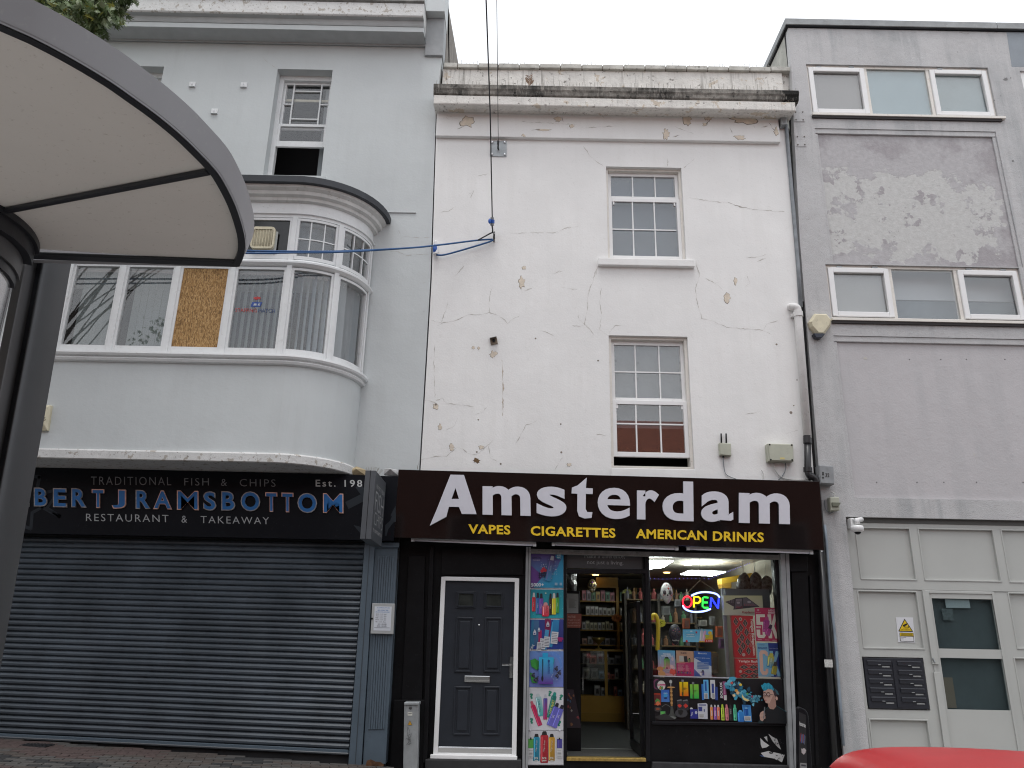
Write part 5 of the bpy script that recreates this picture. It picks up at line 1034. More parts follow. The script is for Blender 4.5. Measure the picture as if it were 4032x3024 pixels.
# ---- wall mounted things
# CCTV sign
pr = Pr(104, 152, (.66, .67, .70)); YE = (.72, .50, .02); KB = (.02, .018, .015)
pr.poly([(52, 8), (98, 86), (90, 88), (14, 88), (6, 86)], KB); pr.poly([(52, 17), (90, 82), (14, 82)], YE); pr.poly([(36, 48), (62, 36), (66, 46), (40, 58)], KB); pr.rect(46, 54, 52, 62, KB); pr.rect(50, 58, 72, 61, KB); pr.rect(70, 52, 73, 66, KB); pr.text('24 HOUR', 38, 66, 66, 70, KB); pr.text('CCTV IN OPERATION', 22, 73, 82, 78, KB, .01)
pr.rect(12, 94, 98, 146, KB); pr.rect(14, 96, 96, 114, YE); pr.rect(15, 117, 95, 144, (.68, .68, .70))
for k in range(4): pr.rect(18, 98+k*4, 92, 99.6+k*4, KB)
pr.rect(17, 121, 50, 122.6, KB); pr.rect(17, 131, 34, 132.6, KB)
poster('cctv_sign', 'white and yellow triangular CCTV warning sign on the grey-green panel', pr, zP, [(583, 742), (686, 743), (700, 896), (597, 893)], YP+.026, 'sign', .004)
# dome camera
b = U(zP(305, 175), YW-.0); CC = T('cctv_camera', 'white dome security camera on a wall arm under the grey ledge', 'camera', b)
MB().box(b.x-.02, b.x+.03, YW-.07, YW+.06, b.z-.06, b.z+.07).build('base_plate', UPVC, CC, .008)
e = U(zP(345, 165), YW-.17); MB().tube([b+Vector((.02, -.06, .03)), b+Vector((.10, -.12, .045)), e+Vector((0, 0, .03)), e+Vector((.01, 0, -.02))], [.032, .03, .03, .034], 10).build('arm', UPVC, CC, smooth=True)
c_ = U(zP(348, 200), YW-.17); MB().lathe(c_+Vector((0, 0, .035)), (0, 0, -1), [(.04, 0), (.072, .008), (.078, .03), (.074, .07), (.05, .085)], 16).build('dome_housing', UPVC, CC, smooth=True)
MB().ell(c_+Vector((0, 0, -.048)), .042, .042, .034).build('lens_dome', BLACKM, CC, smooth=True)
# alarm box, hexagonal
hx = [(320, 458), (395, 460), (426, 498), (418, 535), (372, 598), (338, 596), (292, 545), (282, 512)]; c_ = U(zH(352, 520), YW)
AL = T('alarm_box', 'cream angular alarm box with blue base on the grey column', 'alarm box', U(zH(352, 598), YW))
o_ = quad(zH, hx, YW); f_ = [c_.lerp(p, .80)+Vector((0, -.085, 0)) for p in o_]; m_ = [p+Vector((0, -.04, 0)) for p in o_]; mb = MB(); n = 8
mb.mesh(o_+m_+f_, [(i, (i+1) % n, n+(i+1) % n, n+i) for i in range(n)]+[(n+i, n+(i+1) % n, 2*n+(i+1) % n, 2*n+i) for i in range(n)]+[tuple(range(2*n, 3*n))]); mb.build('cover', CREAMP, AL, .004)
MB().prism([U(zH(x, y), YW-.095) for x, y in ((322, 572), (397, 573), (374, 600), (338, 598))], .09).build('strobe', mat('blue_black_lens', (.015, .018, .035), .2), AL, .006)
# small junction boxes, meter box 32, switch box
def wallbox(name, label, cat, z, q4, Y, d, m, lid=True, group=None):
    qd = quad(z, q4, Y-d); t = T(name, label, cat, (qd[2]+qd[3])/2, group); MB().prism(qd, d).build('box', m, t, .008)
    c = sum(qd, Vector())/4
    if lid: MB().prism([c.lerp(p, .93)+Vector((0, -.012, 0)) for p in qd], .012).build('lid', m, t, .006)
    return t, qd
t, qd = wallbox('meter_box', 'grey metal box numbered 32 at the right end of the brown-black sign', 'electric box', zH, [(355, 1392), (446, 1398), (452, 1515), (362, 1508)], YW-.0, .14, GREYBOX)
mb = MB(); text_on(mb, '32', zH, (395, 1468), (420, 1468), (395, 1443), YW-.154, .002, .02); 
for y in (1441, 1451, 1471): mb.lathe(U(zH(380, y), YW-.152), (0, -1, 0), [(.013, 0), (.013, .003)], 9)
mb.build('number', mat('black_ink', (.03, .03, .03), .6), t)
t, qd = wallbox('switch_box', 'small cream isolator switch box below the grey box 32', 'electric box', zP, [(180, 12), (238, 10), (242, 92), (184, 96)], YW, .09, GREYP)
MB().prism([U(zP(x, y), YW-.13) for x, y in ((196, 42), (250, 44), (236, 68), (198, 66))], .03).build('switch_cover', mat('smoked_lid', (.16, .17, .13), .3), t, .004)
t, qd = wallbox('junction_box', 'large grey-green plastic junction box on the white wall above the sign', 'junction box', zG, [(1905, 1000), (2043, 1003), (2046, 1096), (1912, 1094)], YW, .11, GREYP)
for k in range(4): MB().lathe((sum(qd, Vector())/4).lerp(qd[k], .84)+Vector((0, -.012, 0)), (0, -1, 0), [(.012, 0), (.012, .003)], 8).build('lid_screw', BLACKM, t)
p = U(zG(1985, 1079), YW-.124); MB().box(p.x-.03, p.x+.03, p.y, p.y+.002, p.z-.012, p.z+.012).build('label_sticker', mat('label', (.6, .5, .2), .6), t)
def cable(name, label, pts, r, m, cat='cable', group=None): return tag(MB().tube(pts, r, 6).build(name, m, None, smooth=True), label, cat, group)
def pts(z, l, Y): return [U(z(x, y), Y) for x, y in l]
def smoothp(P, n=6):
    out_ = []
    for i in range(len(P)-1):
        p0, p1, p2, p3 = P[max(i-1, 0)], P[i], P[i+1], P[min(i+2, len(P)-1)]
        for k in range(n):
            t = k/n; out_.append(.5*((2*p1)+(p2-p0)*t+(2*p0-5*p1+4*p2-p3)*t*t+(3*p1-p0-3*p2+p3)*t**3))
    return out_+[P[-1]]
cable('cable', 'white cable looping down from the left of the junction box', smoothp(pts(zG, [(1938, 1096), (1942, 1130), (1970, 1170), (2020, 1190), (2130, 1192)], YW-.02)), .008, WIREW)
cable('cable', 'grey cable looping from the right of the junction box', smoothp(pts(zG, [(2000, 1098), (2003, 1130), (1990, 1165), (1965, 1192)], YW-.02)), .006, PIPEG)
cable('cable', 'two thin white cable ends above the sign between the two boxes', smoothp(pts(zG, [(1875, 1140), (1885, 1165), (1880, 1195)], YW-.02)), .006, WIREW)
t, qd = wallbox('wifi_box', 'small cream wireless box with two black aerials right of the lower window', 'wireless box', zG, [(1651, 996), (1714, 999), (1716, 1068), (1655, 1062)], YW, .06, GREYP)
for x in (1663, 1689): a_ = U(zG(x, 998), YW-.03); b_ = U(zG(x-1, 948), YW-.03); MB().tube([a_, b_], .011, 8).build('aerial', BLACKM, t, smooth=True)
p = U(zG(1674, 1075), YW-.03); MB().tube([p, p+Vector((0, 0, .05))], .014, 8).build('cable_gland', BLACKM, t)
cable('cable', 'thin grey cable hanging from the wireless box to the sign', smoothp(pts(zG, [(1674, 1075), (1676, 1120), (1690, 1165), (1740, 1188)], YW-.015)), .005, PIPEG)
# downpipe
DP = T('downpipe', 'white painted downpipe with black lower section at the right edge of the white wall', 'drainpipe', U(zH(320, 1490), YW-.06))
pw = [U(zH(178, 408), YW+.01), U(zH(190, 408), YW-.06), U(zH(212, 412), YW-.085), U(zH(222, 430), YW-.085), U(zH(226, 470), YW-.085)]; pe = U(zH(284, 1225), YW-.085)
MB().tube(smoothp(pw, 4)+[pe], .055, 14).build('white_pipe', PIPEW, DP, smooth=True)
MB().tube([U(zH(224, 440), YW-.085), U(zH(227, 470), YW-.085)], .066, 14).build('collar', PIPEW, DP); p = U(zH(200, 462), YW-.05); MB().box(p.x-.04, p.x+.05, YW-.07, YW, p.z-.02, p.z+.02).build('bracket', PIPEW, DP, .005)
MB().tube([pe, U(zH(285, 1420), YW-.085)]+smoothp([U(zH(286, 1440), YW-.085), U(zH(300, 1462), YW-.09), U(zH(330, 1475), YW-.10), U(zH(342, 1500), YW-.10)], 4)[1:], .044, 12).build('black_pipe', PIPEB, DP, smooth=True)
MB().tube([pe+Vector((0, 0, .03)), U(zH(285, 1258), YW-.085)], .056, 12).build('collar', PIPEB, DP); MB().tube([U(zH(285, 1408), YW-.085), U(zH(286, 1436), YW-.085)], .056, 12).build('collar', PIPEB, DP)
MB().tube([U(zH(300, 1462), YW-.09), U(zH(314, 1470), YW-.095)], .056, 12).build('collar', PIPEB, DP)
# grey conduit down the seam and its little box
cable('conduit', 'thin grey conduit running down the seam between white and grey buildings', [U(zC(1998, 470), YW-.03), U(zC(2012, 640), YW-.02), U(zG(2068, 60), YW-.02), U(zG(2082, 280), YW-.02)], .028, PIPEG, 'conduit')
wallbox('junction_box', 'small metal box under the cornice at the top of the grey conduit', 'junction box', zC, [(1968, 420), (2002, 415), (2004, 468), (1972, 470)], YW, .12, STEEL, False)
MB().prism([U(zG(2075, 250), YW+.03), U(zG(2098, 250), YW+.03), U(zG(2168, 1210), YW+.03), U(zG(2125, 1210), YW+.03)], .02).build('seam_gap', BLACK, WH)
cable('conduit', 'pale grey conduit running down the edge of the grey column beside the black shop', [U(zT(300, -60), YW-.05), U(zT(312, 60), YW-.05), U(zT(345, 480), YW-.05), U(zT(372, 720), YW-.05), U(zT(408, 1180), YW-.05), U(zT(432, 1500), YW-.05)], .018, mat('pale_conduit', (.24, .29, .34), .5, var=.15, vs=8), 'conduit')
cable('conduit', 'black drainpipe running down the black panelling right of the shop window', [U(zT(270, 130), YS-.08), U(zT(318, 780), YS-.08), U(zT(375, 1700), YS-.08)], .042, PIPEB, 'drainpipe')
p = U(zT(328, 920), YS-.13); tag(MB().box(p.x-.05, p.x+.05, p.y-.002, p.y+.004, p.z-.045, p.z+.045).build('sticker', mat('white_sticker', (.5, .5, .48), .6, var=.25, vs=60)), 'small white sticker on the black drainpipe', 'sticker')
cable('cable', 'thin white cable from the grey box 32 to the switch box', smoothp(pts(zP, [(190, -20), (210, -10), (208, 14)], YW-.04)), .007, WIREW)
cable('cable', 'thin grey cable loop beside the switch box', smoothp(pts(zP, [(150, 30), (155, 80), (180, 110), (205, 98)], YW-.03)), .006, PIPEG)
# span wire plate, eye bolts, plugs, cables
qd = quad(zC, [(388, 560), (477, 560), (477, 645), (386, 643)], YW-.012); AP = T('anchor_plate', 'square galvanised anchor plate holding the span wire on the white wall', 'anchor plate', (qd[2]+qd[3])/2)
MB().prism(qd, .012).build('plate', STEEL, AP, .003); c_ = sum(qd, Vector())/4
for k in range(4): MB().lathe(c_.lerp(qd[k], .76), (0, -1, 0), [(.018, 0), (.018, .015), (.01, .03)], 6).build('bolt', CHROME, AP)
eye = U(zC(430, 602), YW-.06); MB().tube([c_+Vector((0, 0, -.01)), eye, eye+Vector((0, -.03, .03)), eye+Vector((0, -.02, .06))], .012, 8).build('eye_bolt', BLACKM, AP)
P0 = Vector((eye.x, YW-.07, eye.z+.04)); 
def far(p, Y): return U(p, Y)
top1 = U((1955, -1600), 2.2); d = (top1-P0); E1 = P0+d*((YW+6.3)/-d.y) if d.y else top1
cable('span_wire', 'thin steel span wire rising from the anchor plate over the street', [P0, U((1962, 560), YW-.35), U((1956, 0), 7.4), U((1950, -1500), 4.6)], .0045, WIRE, 'wire')
mb = MB()
for k in range(10): a_ = P0.lerp(U((1962, 560), YW-.35), k/10); mb.tube([a_, a_+Vector((.006*(-1)**k, -.01, .03))], .011, 5)
tag(mb.build('wire_shackle', BLACKM), 'black chain shackle joining the span wire to the anchor plate', 'shackle')
eb = U(zR(1635, 450), YW-.05); EB = T('eye_bolt', 'rusty eye bolt with wire lashing where the blue cables meet the white wall', 'bolt', eb)
MB().tube([(eb.x, YW+.02, eb.z), eb, eb+Vector((0, -.02, .03))], .012, 8).build('shank', mat('rusty_iron', (.06, .05, .045), .7), EB)
mb = MB()
for k in range(6): mb.lathe(eb+Vector((0, -.01, .02+k*.02)), (random.uniform(-.4, .4), random.uniform(-.4, .4), 1), [(.016, 0), (.016, .006)], 8)
mb.build('lashing', BLACKM, EB)
pa, pb_ = U(zR(1603, 30), YW-.24), U(zR(1600, 180), YW-.2)
cable('power_cable', 'black cable dropping from above to the blue plug on the white wall', [U((1872, -1500), 4.4), U((1914, 0), 7.2), U((1930, 440), 8.7), pa], .009, WIRE)
PG = T('cable_plug', 'blue and grey weatherproof plug hanging on the black cable', 'plug', pb_)
MB().tube([pa, pa.lerp(pb_, .3)], .026, 10).build('upper_body', GREYBOX, PG); MB().tube([pa.lerp(pb_, .3), pa.lerp(pb_, .72)], .036, 10).build('blue_collar', PLUGB, PG); MB().tube([pa.lerp(pb_, .72), pb_], .028, 10).build('lower_body', GREYBOX, PG)
c_ = U(zR(1555, 98), YW-.25); MB().ell(c_, .022, .022, .042).build('flap', PLUGB, PG, smooth=True)
cable('power_cable', 'dark lead running from the hanging plug down to the eye bolt', smoothp([pb_, U(zR(1610, 300), YW-.1), U(zR(1560, 330), YW-.08), U(zR(1340, 450), YW-.08)]), .011, WIRE)
cable('power_cable', 'short steel tail from the plug to the eye bolt', [pb_, U(zR(1615, 300), YW-.1), eb+Vector((0, 0, .12))], .006, WIRE)
BL = [(-150, 1020), (900, 985), (1200, 985), (1500, 965)]
cable('blue_cable', 'upper blue cable sagging from the eye bolt across the bow window to the left', smoothp([eb+Vector((-.02, -.02, 0)), U(zR(1300, 458), YW-.08), U(zR(600, 545), YW-.30), U(zR(0, 602), YW-.6), U(zF(1000, 625), 9.10), U(zF(600, 627), 8.95), U(zF(200, 620), 8.85), U(zE(700, 90), 8.8), U((-300, 940), 8.7)]), .013, WIREB)
cable('blue_cable', 'lower blue cable running beside the upper one across the bow window', smoothp([U(zR(700, 532), YW-.27), U(zR(0, 604), YW-.58), U(zF(1000, 632), 9.08), U(zF(600, 638), 8.93), U(zF(200, 640), 8.83), U(zE(700, 105), 8.78), U((-300, 960), 8.68)]), .012, WIREB)
cable('blue_cable', 'short blue cable drooping from the eye bolt to the white socket', smoothp([eb+Vector((-.01, -.02, -.01)), U(zR(1500, 500), YW-.07), U(zR(1000, 650), YW-.07), U(zR(700, 728), YW-.07), U(zR(560, 728), YW-.07)]), .013, WIREB)
qd = quad(zR, [(520, 450), (575, 450), (585, 700), (515, 700)], YW-.07); SK = T('wall_socket', 'white outdoor socket with blue plug at the seam of the two facades', 'socket', (qd[2]+qd[3])/2)
MB().prism(quad(zR, [(495, 480), (605, 485), (600, 670), (488, 670)], YW-.02), .02).build('back_plate', UPVC, SK, .004); MB().prism(qd, .06).build('body', UPVC, SK, .012)
MB().ell(U(zR(533, 612), YW-.09), .032, .035, .07).build('blue_plug', PLUGB, SK, smooth=True); a_ = U(zR(545, 716), YW-.07); MB().tube([a_+Vector((0, 0, .06)), a_], .038, 12).build('spout', UPVC, SK)
qd = quad(zG, [(440, 445), (476, 437), (483, 472), (447, 480)], YW-.02); LB = T('lamp_bracket', 'small rusty bracket plate left over on the white wall', 'bracket', (qd[2]+qd[3])/2); MB().prism(qd, .02).build('plate', mat('rusty_plate', (.20, .16, .12), .8, var=.3, vs=30), LB, .004)
MB().prism([qd[0], qd[1], qd[1]+Vector((0, -.07, -.03)), qd[0]+Vector((0, -.07, -.03))], (0, 0, .008)).build('hood', mat('dark_hood', (.08, .07, .06), .8), LB); MB().lathe(sum(qd, Vector())/4, (0, -1, 0), [(.02, 0), (.02, .02)], 10).build('socket', BLACKM, LB)
patchpoly(zG, 460, 530, 18, 15, YW)
# pavement sign leaning by the right pilaster
aq = quad(zT, [(104, 1228), (185, 1262), (215, 1760), (110, 1760)], 9.75); AF = T('pavement_sign', 'black framed pavement sign standing edge-on beside the shop window', 'pavement sign', (aq[2]+aq[3])/2)
pl_ = [(108, 1235), (125, 1226), (165, 1245), (182, 1268), (190, 1300), (222, 1760), (112, 1760)]
o3 = quad(zT, pl_, 9.75); MB().prism(o3, .07).build('frame', BLACKM, AF, .012)
pr = Pr(60, 450, (.02, .02, .022)); pr.text('Amsterdam', 3, 60, 57, 92, (.55, .55, .55), .02)
for k in range(6): pr.rr(14+k*6.5, 175+random.uniform(-8, 8), 5, 60, .1, [(.25, .05, .06), (.06, .12, .3), (.12, .12, .14)][k % 3])
pr.blob(34, 260, 20, (.40, .36, .36), seed=4); pr.rect(8, 340, 56, 400, (.22, .22, .22)); pr.rect(16, 350, 50, 362, (.04, .04, .05)); pr.rect(18, 375, 52, 392, (.05, .09, .08))
mb = MB(); pr.into(mb, *quad(zT, [(118, 1262), (166, 1285), (178, 1740), (118, 1740)], 9.745)); mb.m = [0]*len(mb.m); mb.build('poster_sheet', PRINT, AF)
# ================================================================== inside the shop
RX0, RX1, RY0, RY1, RZ0, RZ1 = .22, 3.72, YS+.10, 16.0, FZ0, 2.72
MB().box(RX0, RX1, RY0, RY1, RZ0-.05, RZ0-.006).build('shop_floor', CARPET, WH); MB().box(RX0, RX1, RY0, RY1, RZ1, RZ1+.05).build('shop_ceiling', CEIL, WH)
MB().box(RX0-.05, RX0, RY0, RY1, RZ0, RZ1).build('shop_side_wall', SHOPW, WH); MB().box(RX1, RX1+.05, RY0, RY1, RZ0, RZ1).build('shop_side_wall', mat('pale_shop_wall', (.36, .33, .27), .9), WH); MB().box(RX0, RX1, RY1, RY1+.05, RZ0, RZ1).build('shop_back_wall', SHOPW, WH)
MB().box(RX0, dyL-.02, YS+.02, RY0, RZ0, RZ1).build('shop_pier', BLACK, WH)
MB().box(dyL, dyR, 11.0, 11.03, RZ0-.006, RZ0+.004).build('mat_edge', mat('mat_strip', (.35, .36, .34), .6), WH)
MB().box(dyL+.02, dyR-.02, 10.3, 11.0, RZ0-.006, RZ0+.002).build('door_mat', mat('coir_mat', (.05, .05, .048), .95, var=.3, vs=40, bump=.6), WH)
# open door leaf, folded back into the shop on the right
hx_ = dyR-.03; OD = MB().frame((10.26, 11.15, RZ0+.02, 2.05), (.06, .06, .10, .07), hx_-.045, hx_)
OD.v = [(y, x, z) for x, y, z in OD.v]; od = OD.build('open_door', BLACKM, WH, .004); MB().box(hx_-.025, hx_-.019, 10.32, 11.09, RZ0+.12, 1.98).build('pane', GLASS, od)
# ---- shelving against the back wall (seen through the doorway) and counter
YK = 15.1
def un(x, y): return U(zM(x, y), YK)
SU = T('shelving_unit', 'yellow wooden shelving unit behind the counter seen through the doorway', 'shelves', (un(600, 770).x, YK, RZ0))
ys = [300, 410, 517, 627, 738]; xs3 = [440, 728, 866, 1010, 1150, 1300]
zs3 = [un(640, y).z for y in ys]; X3 = [un(x, 560).x for x in xs3]; X3[-1] = RX1-.05
for x in X3[1:-1]: MB().box(x-.025, x+.025, YK, YK+.4, .9, 2.5).build('upright', YELW, SU)
for z3 in zs3[1:]: MB().box(X3[0], X3[-1], YK+.01, YK+.4, z3-.022, z3).build('shelf', YELW, SU)
MB().box(X3[0], X3[-1], YK+.38, YK+.40, .9, 2.5).build('back_board', mat('shelf_back', (.045, .04, .035), .8), SU)
MB().box(un(560, 0).x, un(720, 0).x, YK-.02, YK+.3, un(640, 312).z, un(640, 235).z).build('top_board', YELW, SU)
rows = [((.55, .52, .52), (.45, .14, .20), (.34, .30, .44), (.55, .36, .12), (.16, .34, .24), (.62, .26, .30)), ((.45, .44, .44), (.5, .48, .5), (.42, .20, .28), (.6, .59, .58), (.45, .42, .46)), ((.46, .45, .42), (.40, .40, .42), (.38, .36, .24), (.5, .49, .46)), ((.10, .10, .11), (.30, .18, .20), (.22, .20, .22), (.06, .06, .07), (.34, .16, .12))]
boxm = {}
def shopbox(x, y, z, w, h, d, col, label, group):
    k = (round(w, 3), round(h, 3), col)
    if k not in boxm:
        mb = MB(); mb.box(-w/2, w/2, 0, d, 0, h); mb.c = [col]*len(mb.f); dk = tuple(c*.22 for c in col); lt = tuple(min(.75, c*1.6+.06) for c in col)
        mb.face([(-w*.28, -.001, h*.18), (w*.28, -.001, h*.18), (w*.18, -.001, h*.62), (-w*.18, -.001, h*.62)], 0, dk); mb.face([(-w*.42, -.001, h*.72), (w*.42, -.001, h*.72), (w*.42, -.001, h*.90), (-w*.42, -.001, h*.90)], 0, lt)
        o = mb.build('product_box', PRINT); boxm[k] = o.data; bpy.data.objects.remove(o)
    o = bpy.data.objects.new('product_box', boxm[k]); COL.objects.link(o); o.location = (x, y, z+h/2*0); tag(o, label, 'box', group); return o
names = ['top', 'second', 'third', 'lowest']
rb = random.Random(3)
for i in range(4):
    zb3 = zs3[i+1]; gap = zs3[i]-zb3
    for s in range(len(X3)-1):
        x = X3[s]+.05; end = X3[s+1]-.04
        while x < end-.05:
            c = rows[i][rb.randrange(len(rows[i]))]; w = [.085, .075, .07, .10][i]; h = gap*[.72, .62, .60, .52][i]*rb.choice((.82, .9, 1)); w = min(w, end-x)
            if rb.random() < .93:
                side = 'left of the yellow upright' if s == 0 else ('behind the open door' if s == 1 else 'behind the shop window')
                o = shopbox(x+w/2, YK+.10, zb3+h*0, round(w*.92, 3), round(h, 2), .12, c, 'small product box on the %s yellow shelf, %s' % (names[i], side), 'boxes on the %s shelf' % names[i])
                o.location.z = zb3+.001
            x += w*1.06
# counter with glass front
YO = 14.35; uo = lambda x, y: U(zM(x, y), YO)
CT = T('shop_counter', 'yellow shop counter with dark glass showcase inside the doorway', 'counter', (uo(700, 1200).x, YO, RZ0))
cz0, cz1, cz2 = RZ0, uo(700, 1122).z, uo(700, 775).z; cx0, cxm, cx1 = uo(450, 1000).x, uo(640, 1000).x, RX1-.02
MB().box(cx0, cx1, YO, YO+.5, cz0, cz1).build('base', YELW, CT); MB().box(cx0, cx1, YO-.01, YO+.52, cz2-.03, cz2).build('top', YELW, CT); MB().box(cx0, cx1, YO-.012, YO, cz0, cz0+.14).build('kick_board', mat('ochre', (.30, .17, .02), .5), CT)
for x in (cxm, uo(945, 1000).x, uo(1250, 1000).x): MB().box(x-.025, x+.025, YO-.005, YO+.03, cz1, cz2-.03).build('post', YELW, CT)
MB().box(cx0, cx1, YO+.30, YO+.32, cz1, cz2-.03).build('case_back', mat('case_back', (.03, .03, .032), .8), CT)
for k in (.36, .68): MB().box(cx0, cx1, YO+.02, YO+.30, cz1+(cz2-cz1)*k-.008, cz1+(cz2-cz1)*k).build('case_shelf', mat('case_shelf', (.2, .17, .1), .5), CT)
MB().box(cx0, cx1, YO+.004, YO+.010, cz1, cz2-.03).build('front_glass', GLASS, CT)
for k, zb3 in enumerate((cz1, cz1+(cz2-cz1)*.36, cz1+(cz2-cz1)*.68)):
    x = cx0+.05
    while x < cx1-.1:
        w = rb.uniform(.06, .14); h = rb.uniform(.07, .19)
        c = rb.choice(((.30, .30, .31), (.16, .16, .18), (.45, .45, .45), (.34, .10, .09), (.12, .20, .30), (.12, .12, .12)))
        if rb.random() < .8:
            o = shopbox(x+w/2, YO+.10, zb3, round(w, 2), round(h, 2), .08, c, 'small dark packet inside the glass counter, %s level' % ('bottom', 'middle', 'top')[k], 'packets in the glass counter %s level' % ('bottom', 'middle', 'top')[k]); o.location.z = zb3+.001
        x += w*1.12
# black cabinet just inside the door with notices
bxr = U(zM(448, 900), 10.75).x; BC = T('display_cabinet', 'black cabinet with paper notices just inside the shop doorway on the left', 'cabinet', (bxr-.15, 10.75, RZ0)); ct_ = U(zM(400, 335), 10.75).z
MB().box(RX0+.3, bxr, 10.75, 11.2, RZ0, ct_).build('body', BLACKM, BC, .01)
pr = Pr(100, 260, (.23, .24, .24)); 
for k in range(9): pr.rect(18, 70+k*14, 18+random.randint(45, 66), 75+k*14, (.10, .10, .10))
MB_ = MB(); pr.into(MB_, *quad(zM, [(346, 355), (432, 357), (431, 502), (346, 502)], 10.745)); MB_.m = [0]*len(MB_.m); MB_.build('notice', PRINT, BC)
pr = Pr(106, 100, (.20, .055, .04)); pr.text('NOTICE', 8, 14, 62, 30, (.45, .30, .26), .02); pr.text('illegal to sell', 6, 38, 92, 52, (.45, .30, .26)); pr.text('vape products', 6, 58, 94, 72, (.45, .30, .26)); pr.text('anyone under 18', 6, 78, 98, 92, (.45, .30, .26))
MB_ = MB(); pr.into(MB_, *quad(zM, [(346, 505), (455, 507), (452, 612), (346, 610)], 10.742)); MB_.m = [0]*len(MB_.m); MB_.build('notice', PRINT, BC)
pr = Pr(100, 260, (.03, .02, .03))
for k in range(14): pr.blob(random.uniform(10, 90), random.uniform(20, 250), random.uniform(6, 12), random.choice(((.25, .05, .06), (.05, .12, .22), (.3, .28, .26), (.22, .1, .05))), seed=k)
MB_ = MB(); pr.into(MB_, *quad(zM, [(346, 1070), (395, 1072), (455, 1360), (346, 1360)], 10.742)); MB_.m = [0]*len(MB_.m); MB_.build('sticker_sheet', PRINT, BC)
# bronze mask hung at the door head
def mask(name, label, z, q, Y, cols, seed, deco):
    x0, y0, x1, y1 = q; c = U(z((x0+x1)/2, (y0+y1)/2), Y); w = (U(z(x1, (y0+y1)/2), Y)-U(z(x0, (y0+y1)/2), Y)).x/2; h = (U(z((x0+x1)/2, y0), Y)-U(z((x0+x1)/2, y1), Y)).z/2
    t = T(name, label, 'mask', c-Vector((0, 0, h)), None); mb = MB(); nu, nv = 18, 14; v = []; f = []
    for j in range(nv+1):
        ph = math.pi*j/nv
        for i in range(nu):
            th = 2*math.pi*i/nu; zz = math.cos(ph); wd_ = math.sin(ph)*(1.0 if zz > -.1 else 1.0-.38*(-zz-.1))
            q_ = Vector((wd_*math.cos(th)*w, wd_*math.sin(th)*w*.75, zz*h))
            if q_.y < 0:
                for ex, ez, er, dd in ((-.42, .08, .26, .3), (.42, .08, .26, .3), (0, -.20, .14, .22)):
                    k = math.hypot(q_.x/w-ex, q_.z/h-ez)/er
                    if k < 1: q_.y += dd*w*(1-k*k)
            v.append(c+q_)
    for j in range(nv):
        for i in range(nu): f.append((j*nu+i, (j+1)*nu+i, (j+1)*nu+(i+1) % nu, j*nu+(i+1) % nu))
    mb.mesh(v, f); mb.build('face', cols[0], t, smooth=True)
    for sx in (-1, 1): MB().ell(c+Vector((sx*w*.40, -w*.60, h*.06)), w*.33, w*.15, h*.21).build('eye_socket', cols[1], t, smooth=True)
    MB().prism([c+Vector((0, -w*.74, -h*.06)), c+Vector((w*.16, -w*.70, -h*.27)), c+Vector((-w*.16, -w*.70, -h*.27))], .02).build('nose_hole', cols[1], t)
    for k in range(7):
        x = (k-3)*w*.15; MB().box(c.x+x-w*.06, c.x+x+w*.06, c.y-w*.58+abs(k-3)*w*.05, c.y-w*.45+abs(k-3)*w*.05, c.z-h*.62, c.z-h*.44).build('tooth', cols[2], t, .003)
    for k, (a, b, rr_, m_) in enumerate(deco): MB().ell(c+Vector((a*w, -w*.74*math.sqrt(max(.05, 1-a*a-b*b)), b*h)), w*rr_, w*.07, w*rr_).build('ornament', m_, t, smooth=True)
    return t
BONE = mat('bone_white', (.42, .41, .40), .5, var=.25, vs=40, spots=((.03, .03, .04), 1.0, 55)); EYE = mat('socket_dark', (.03, .02, .025), .6); TEETH = mat('teeth', (.40, .39, .36), .5, spots=((.05, .05, .05), .8, 80)); REDM = mat('red_ornament', (.42, .04, .03), .5); GRNM = mat('green_ornament', (.05, .16, .06), .5); DKM = mat('dark_mask', (.025, .022, .035), .35, var=.5, vs=30); GILT = mat('gilt', (.34, .26, .10), .4, metal=.5); PINKM = mat('pink_ornament', (.35, .10, .16), .5)
mask('skull_mask', 'white decorated skull mask hanging left in the shop window', zN, (298, 425, 440, 672), 10.55, (BONE, EYE, TEETH), 1, [(.18, .42, .16, REDM), (-.5, .45, .06, DKM), (.5, .5, .06, DKM), (-.1, .75, .09, REDM), (.6, -.2, .1, REDM), (-.6, -.2, .1, REDM), (.15, -.05, .07, GRNM)])
mask('skull_mask', 'dark painted skull mask with gilt markings low in the shop window', zN, (392, 908, 540, 1150), 10.55, (DKM, EYE, TEETH), 2, [(-.1, .55, .09, GILT), (.3, .5, .08, PINKM), (-.4, .4, .08, PINKM), (.55, .3, .07, REDM), (-.1, .3, .06, GILT), (.1, .75, .06, GRNM)])
mask('bronze_mask', 'shiny bronze mask hanging at the head of the open doorway', zM, (500, 248, 568, 352), 11.2, (mat('bronze', (.28, .22, .12), .25, metal=.8), EYE, TEETH), 3, [(0, .5, .2, mat('violet_gem', (.35, .10, .45), .2)), (.4, .3, .1, GILT), (-.4, .3, .1, GILT)])
MB_ = MB(); MB_.ell(U(zM(385, 270), 11.2), .09, .06, .17, jit=.6).tube([U(zM(385, 210), 11.2), U(zM(385, 330), 11.2)], .02, 6); tag(MB_.build('hanging_ornament', mat('dark_silver', (.16, .15, .15), .3, metal=.6, var=.6, vs=30)), 'dark silver ornament hanging at the top left of the doorway', 'ornament')
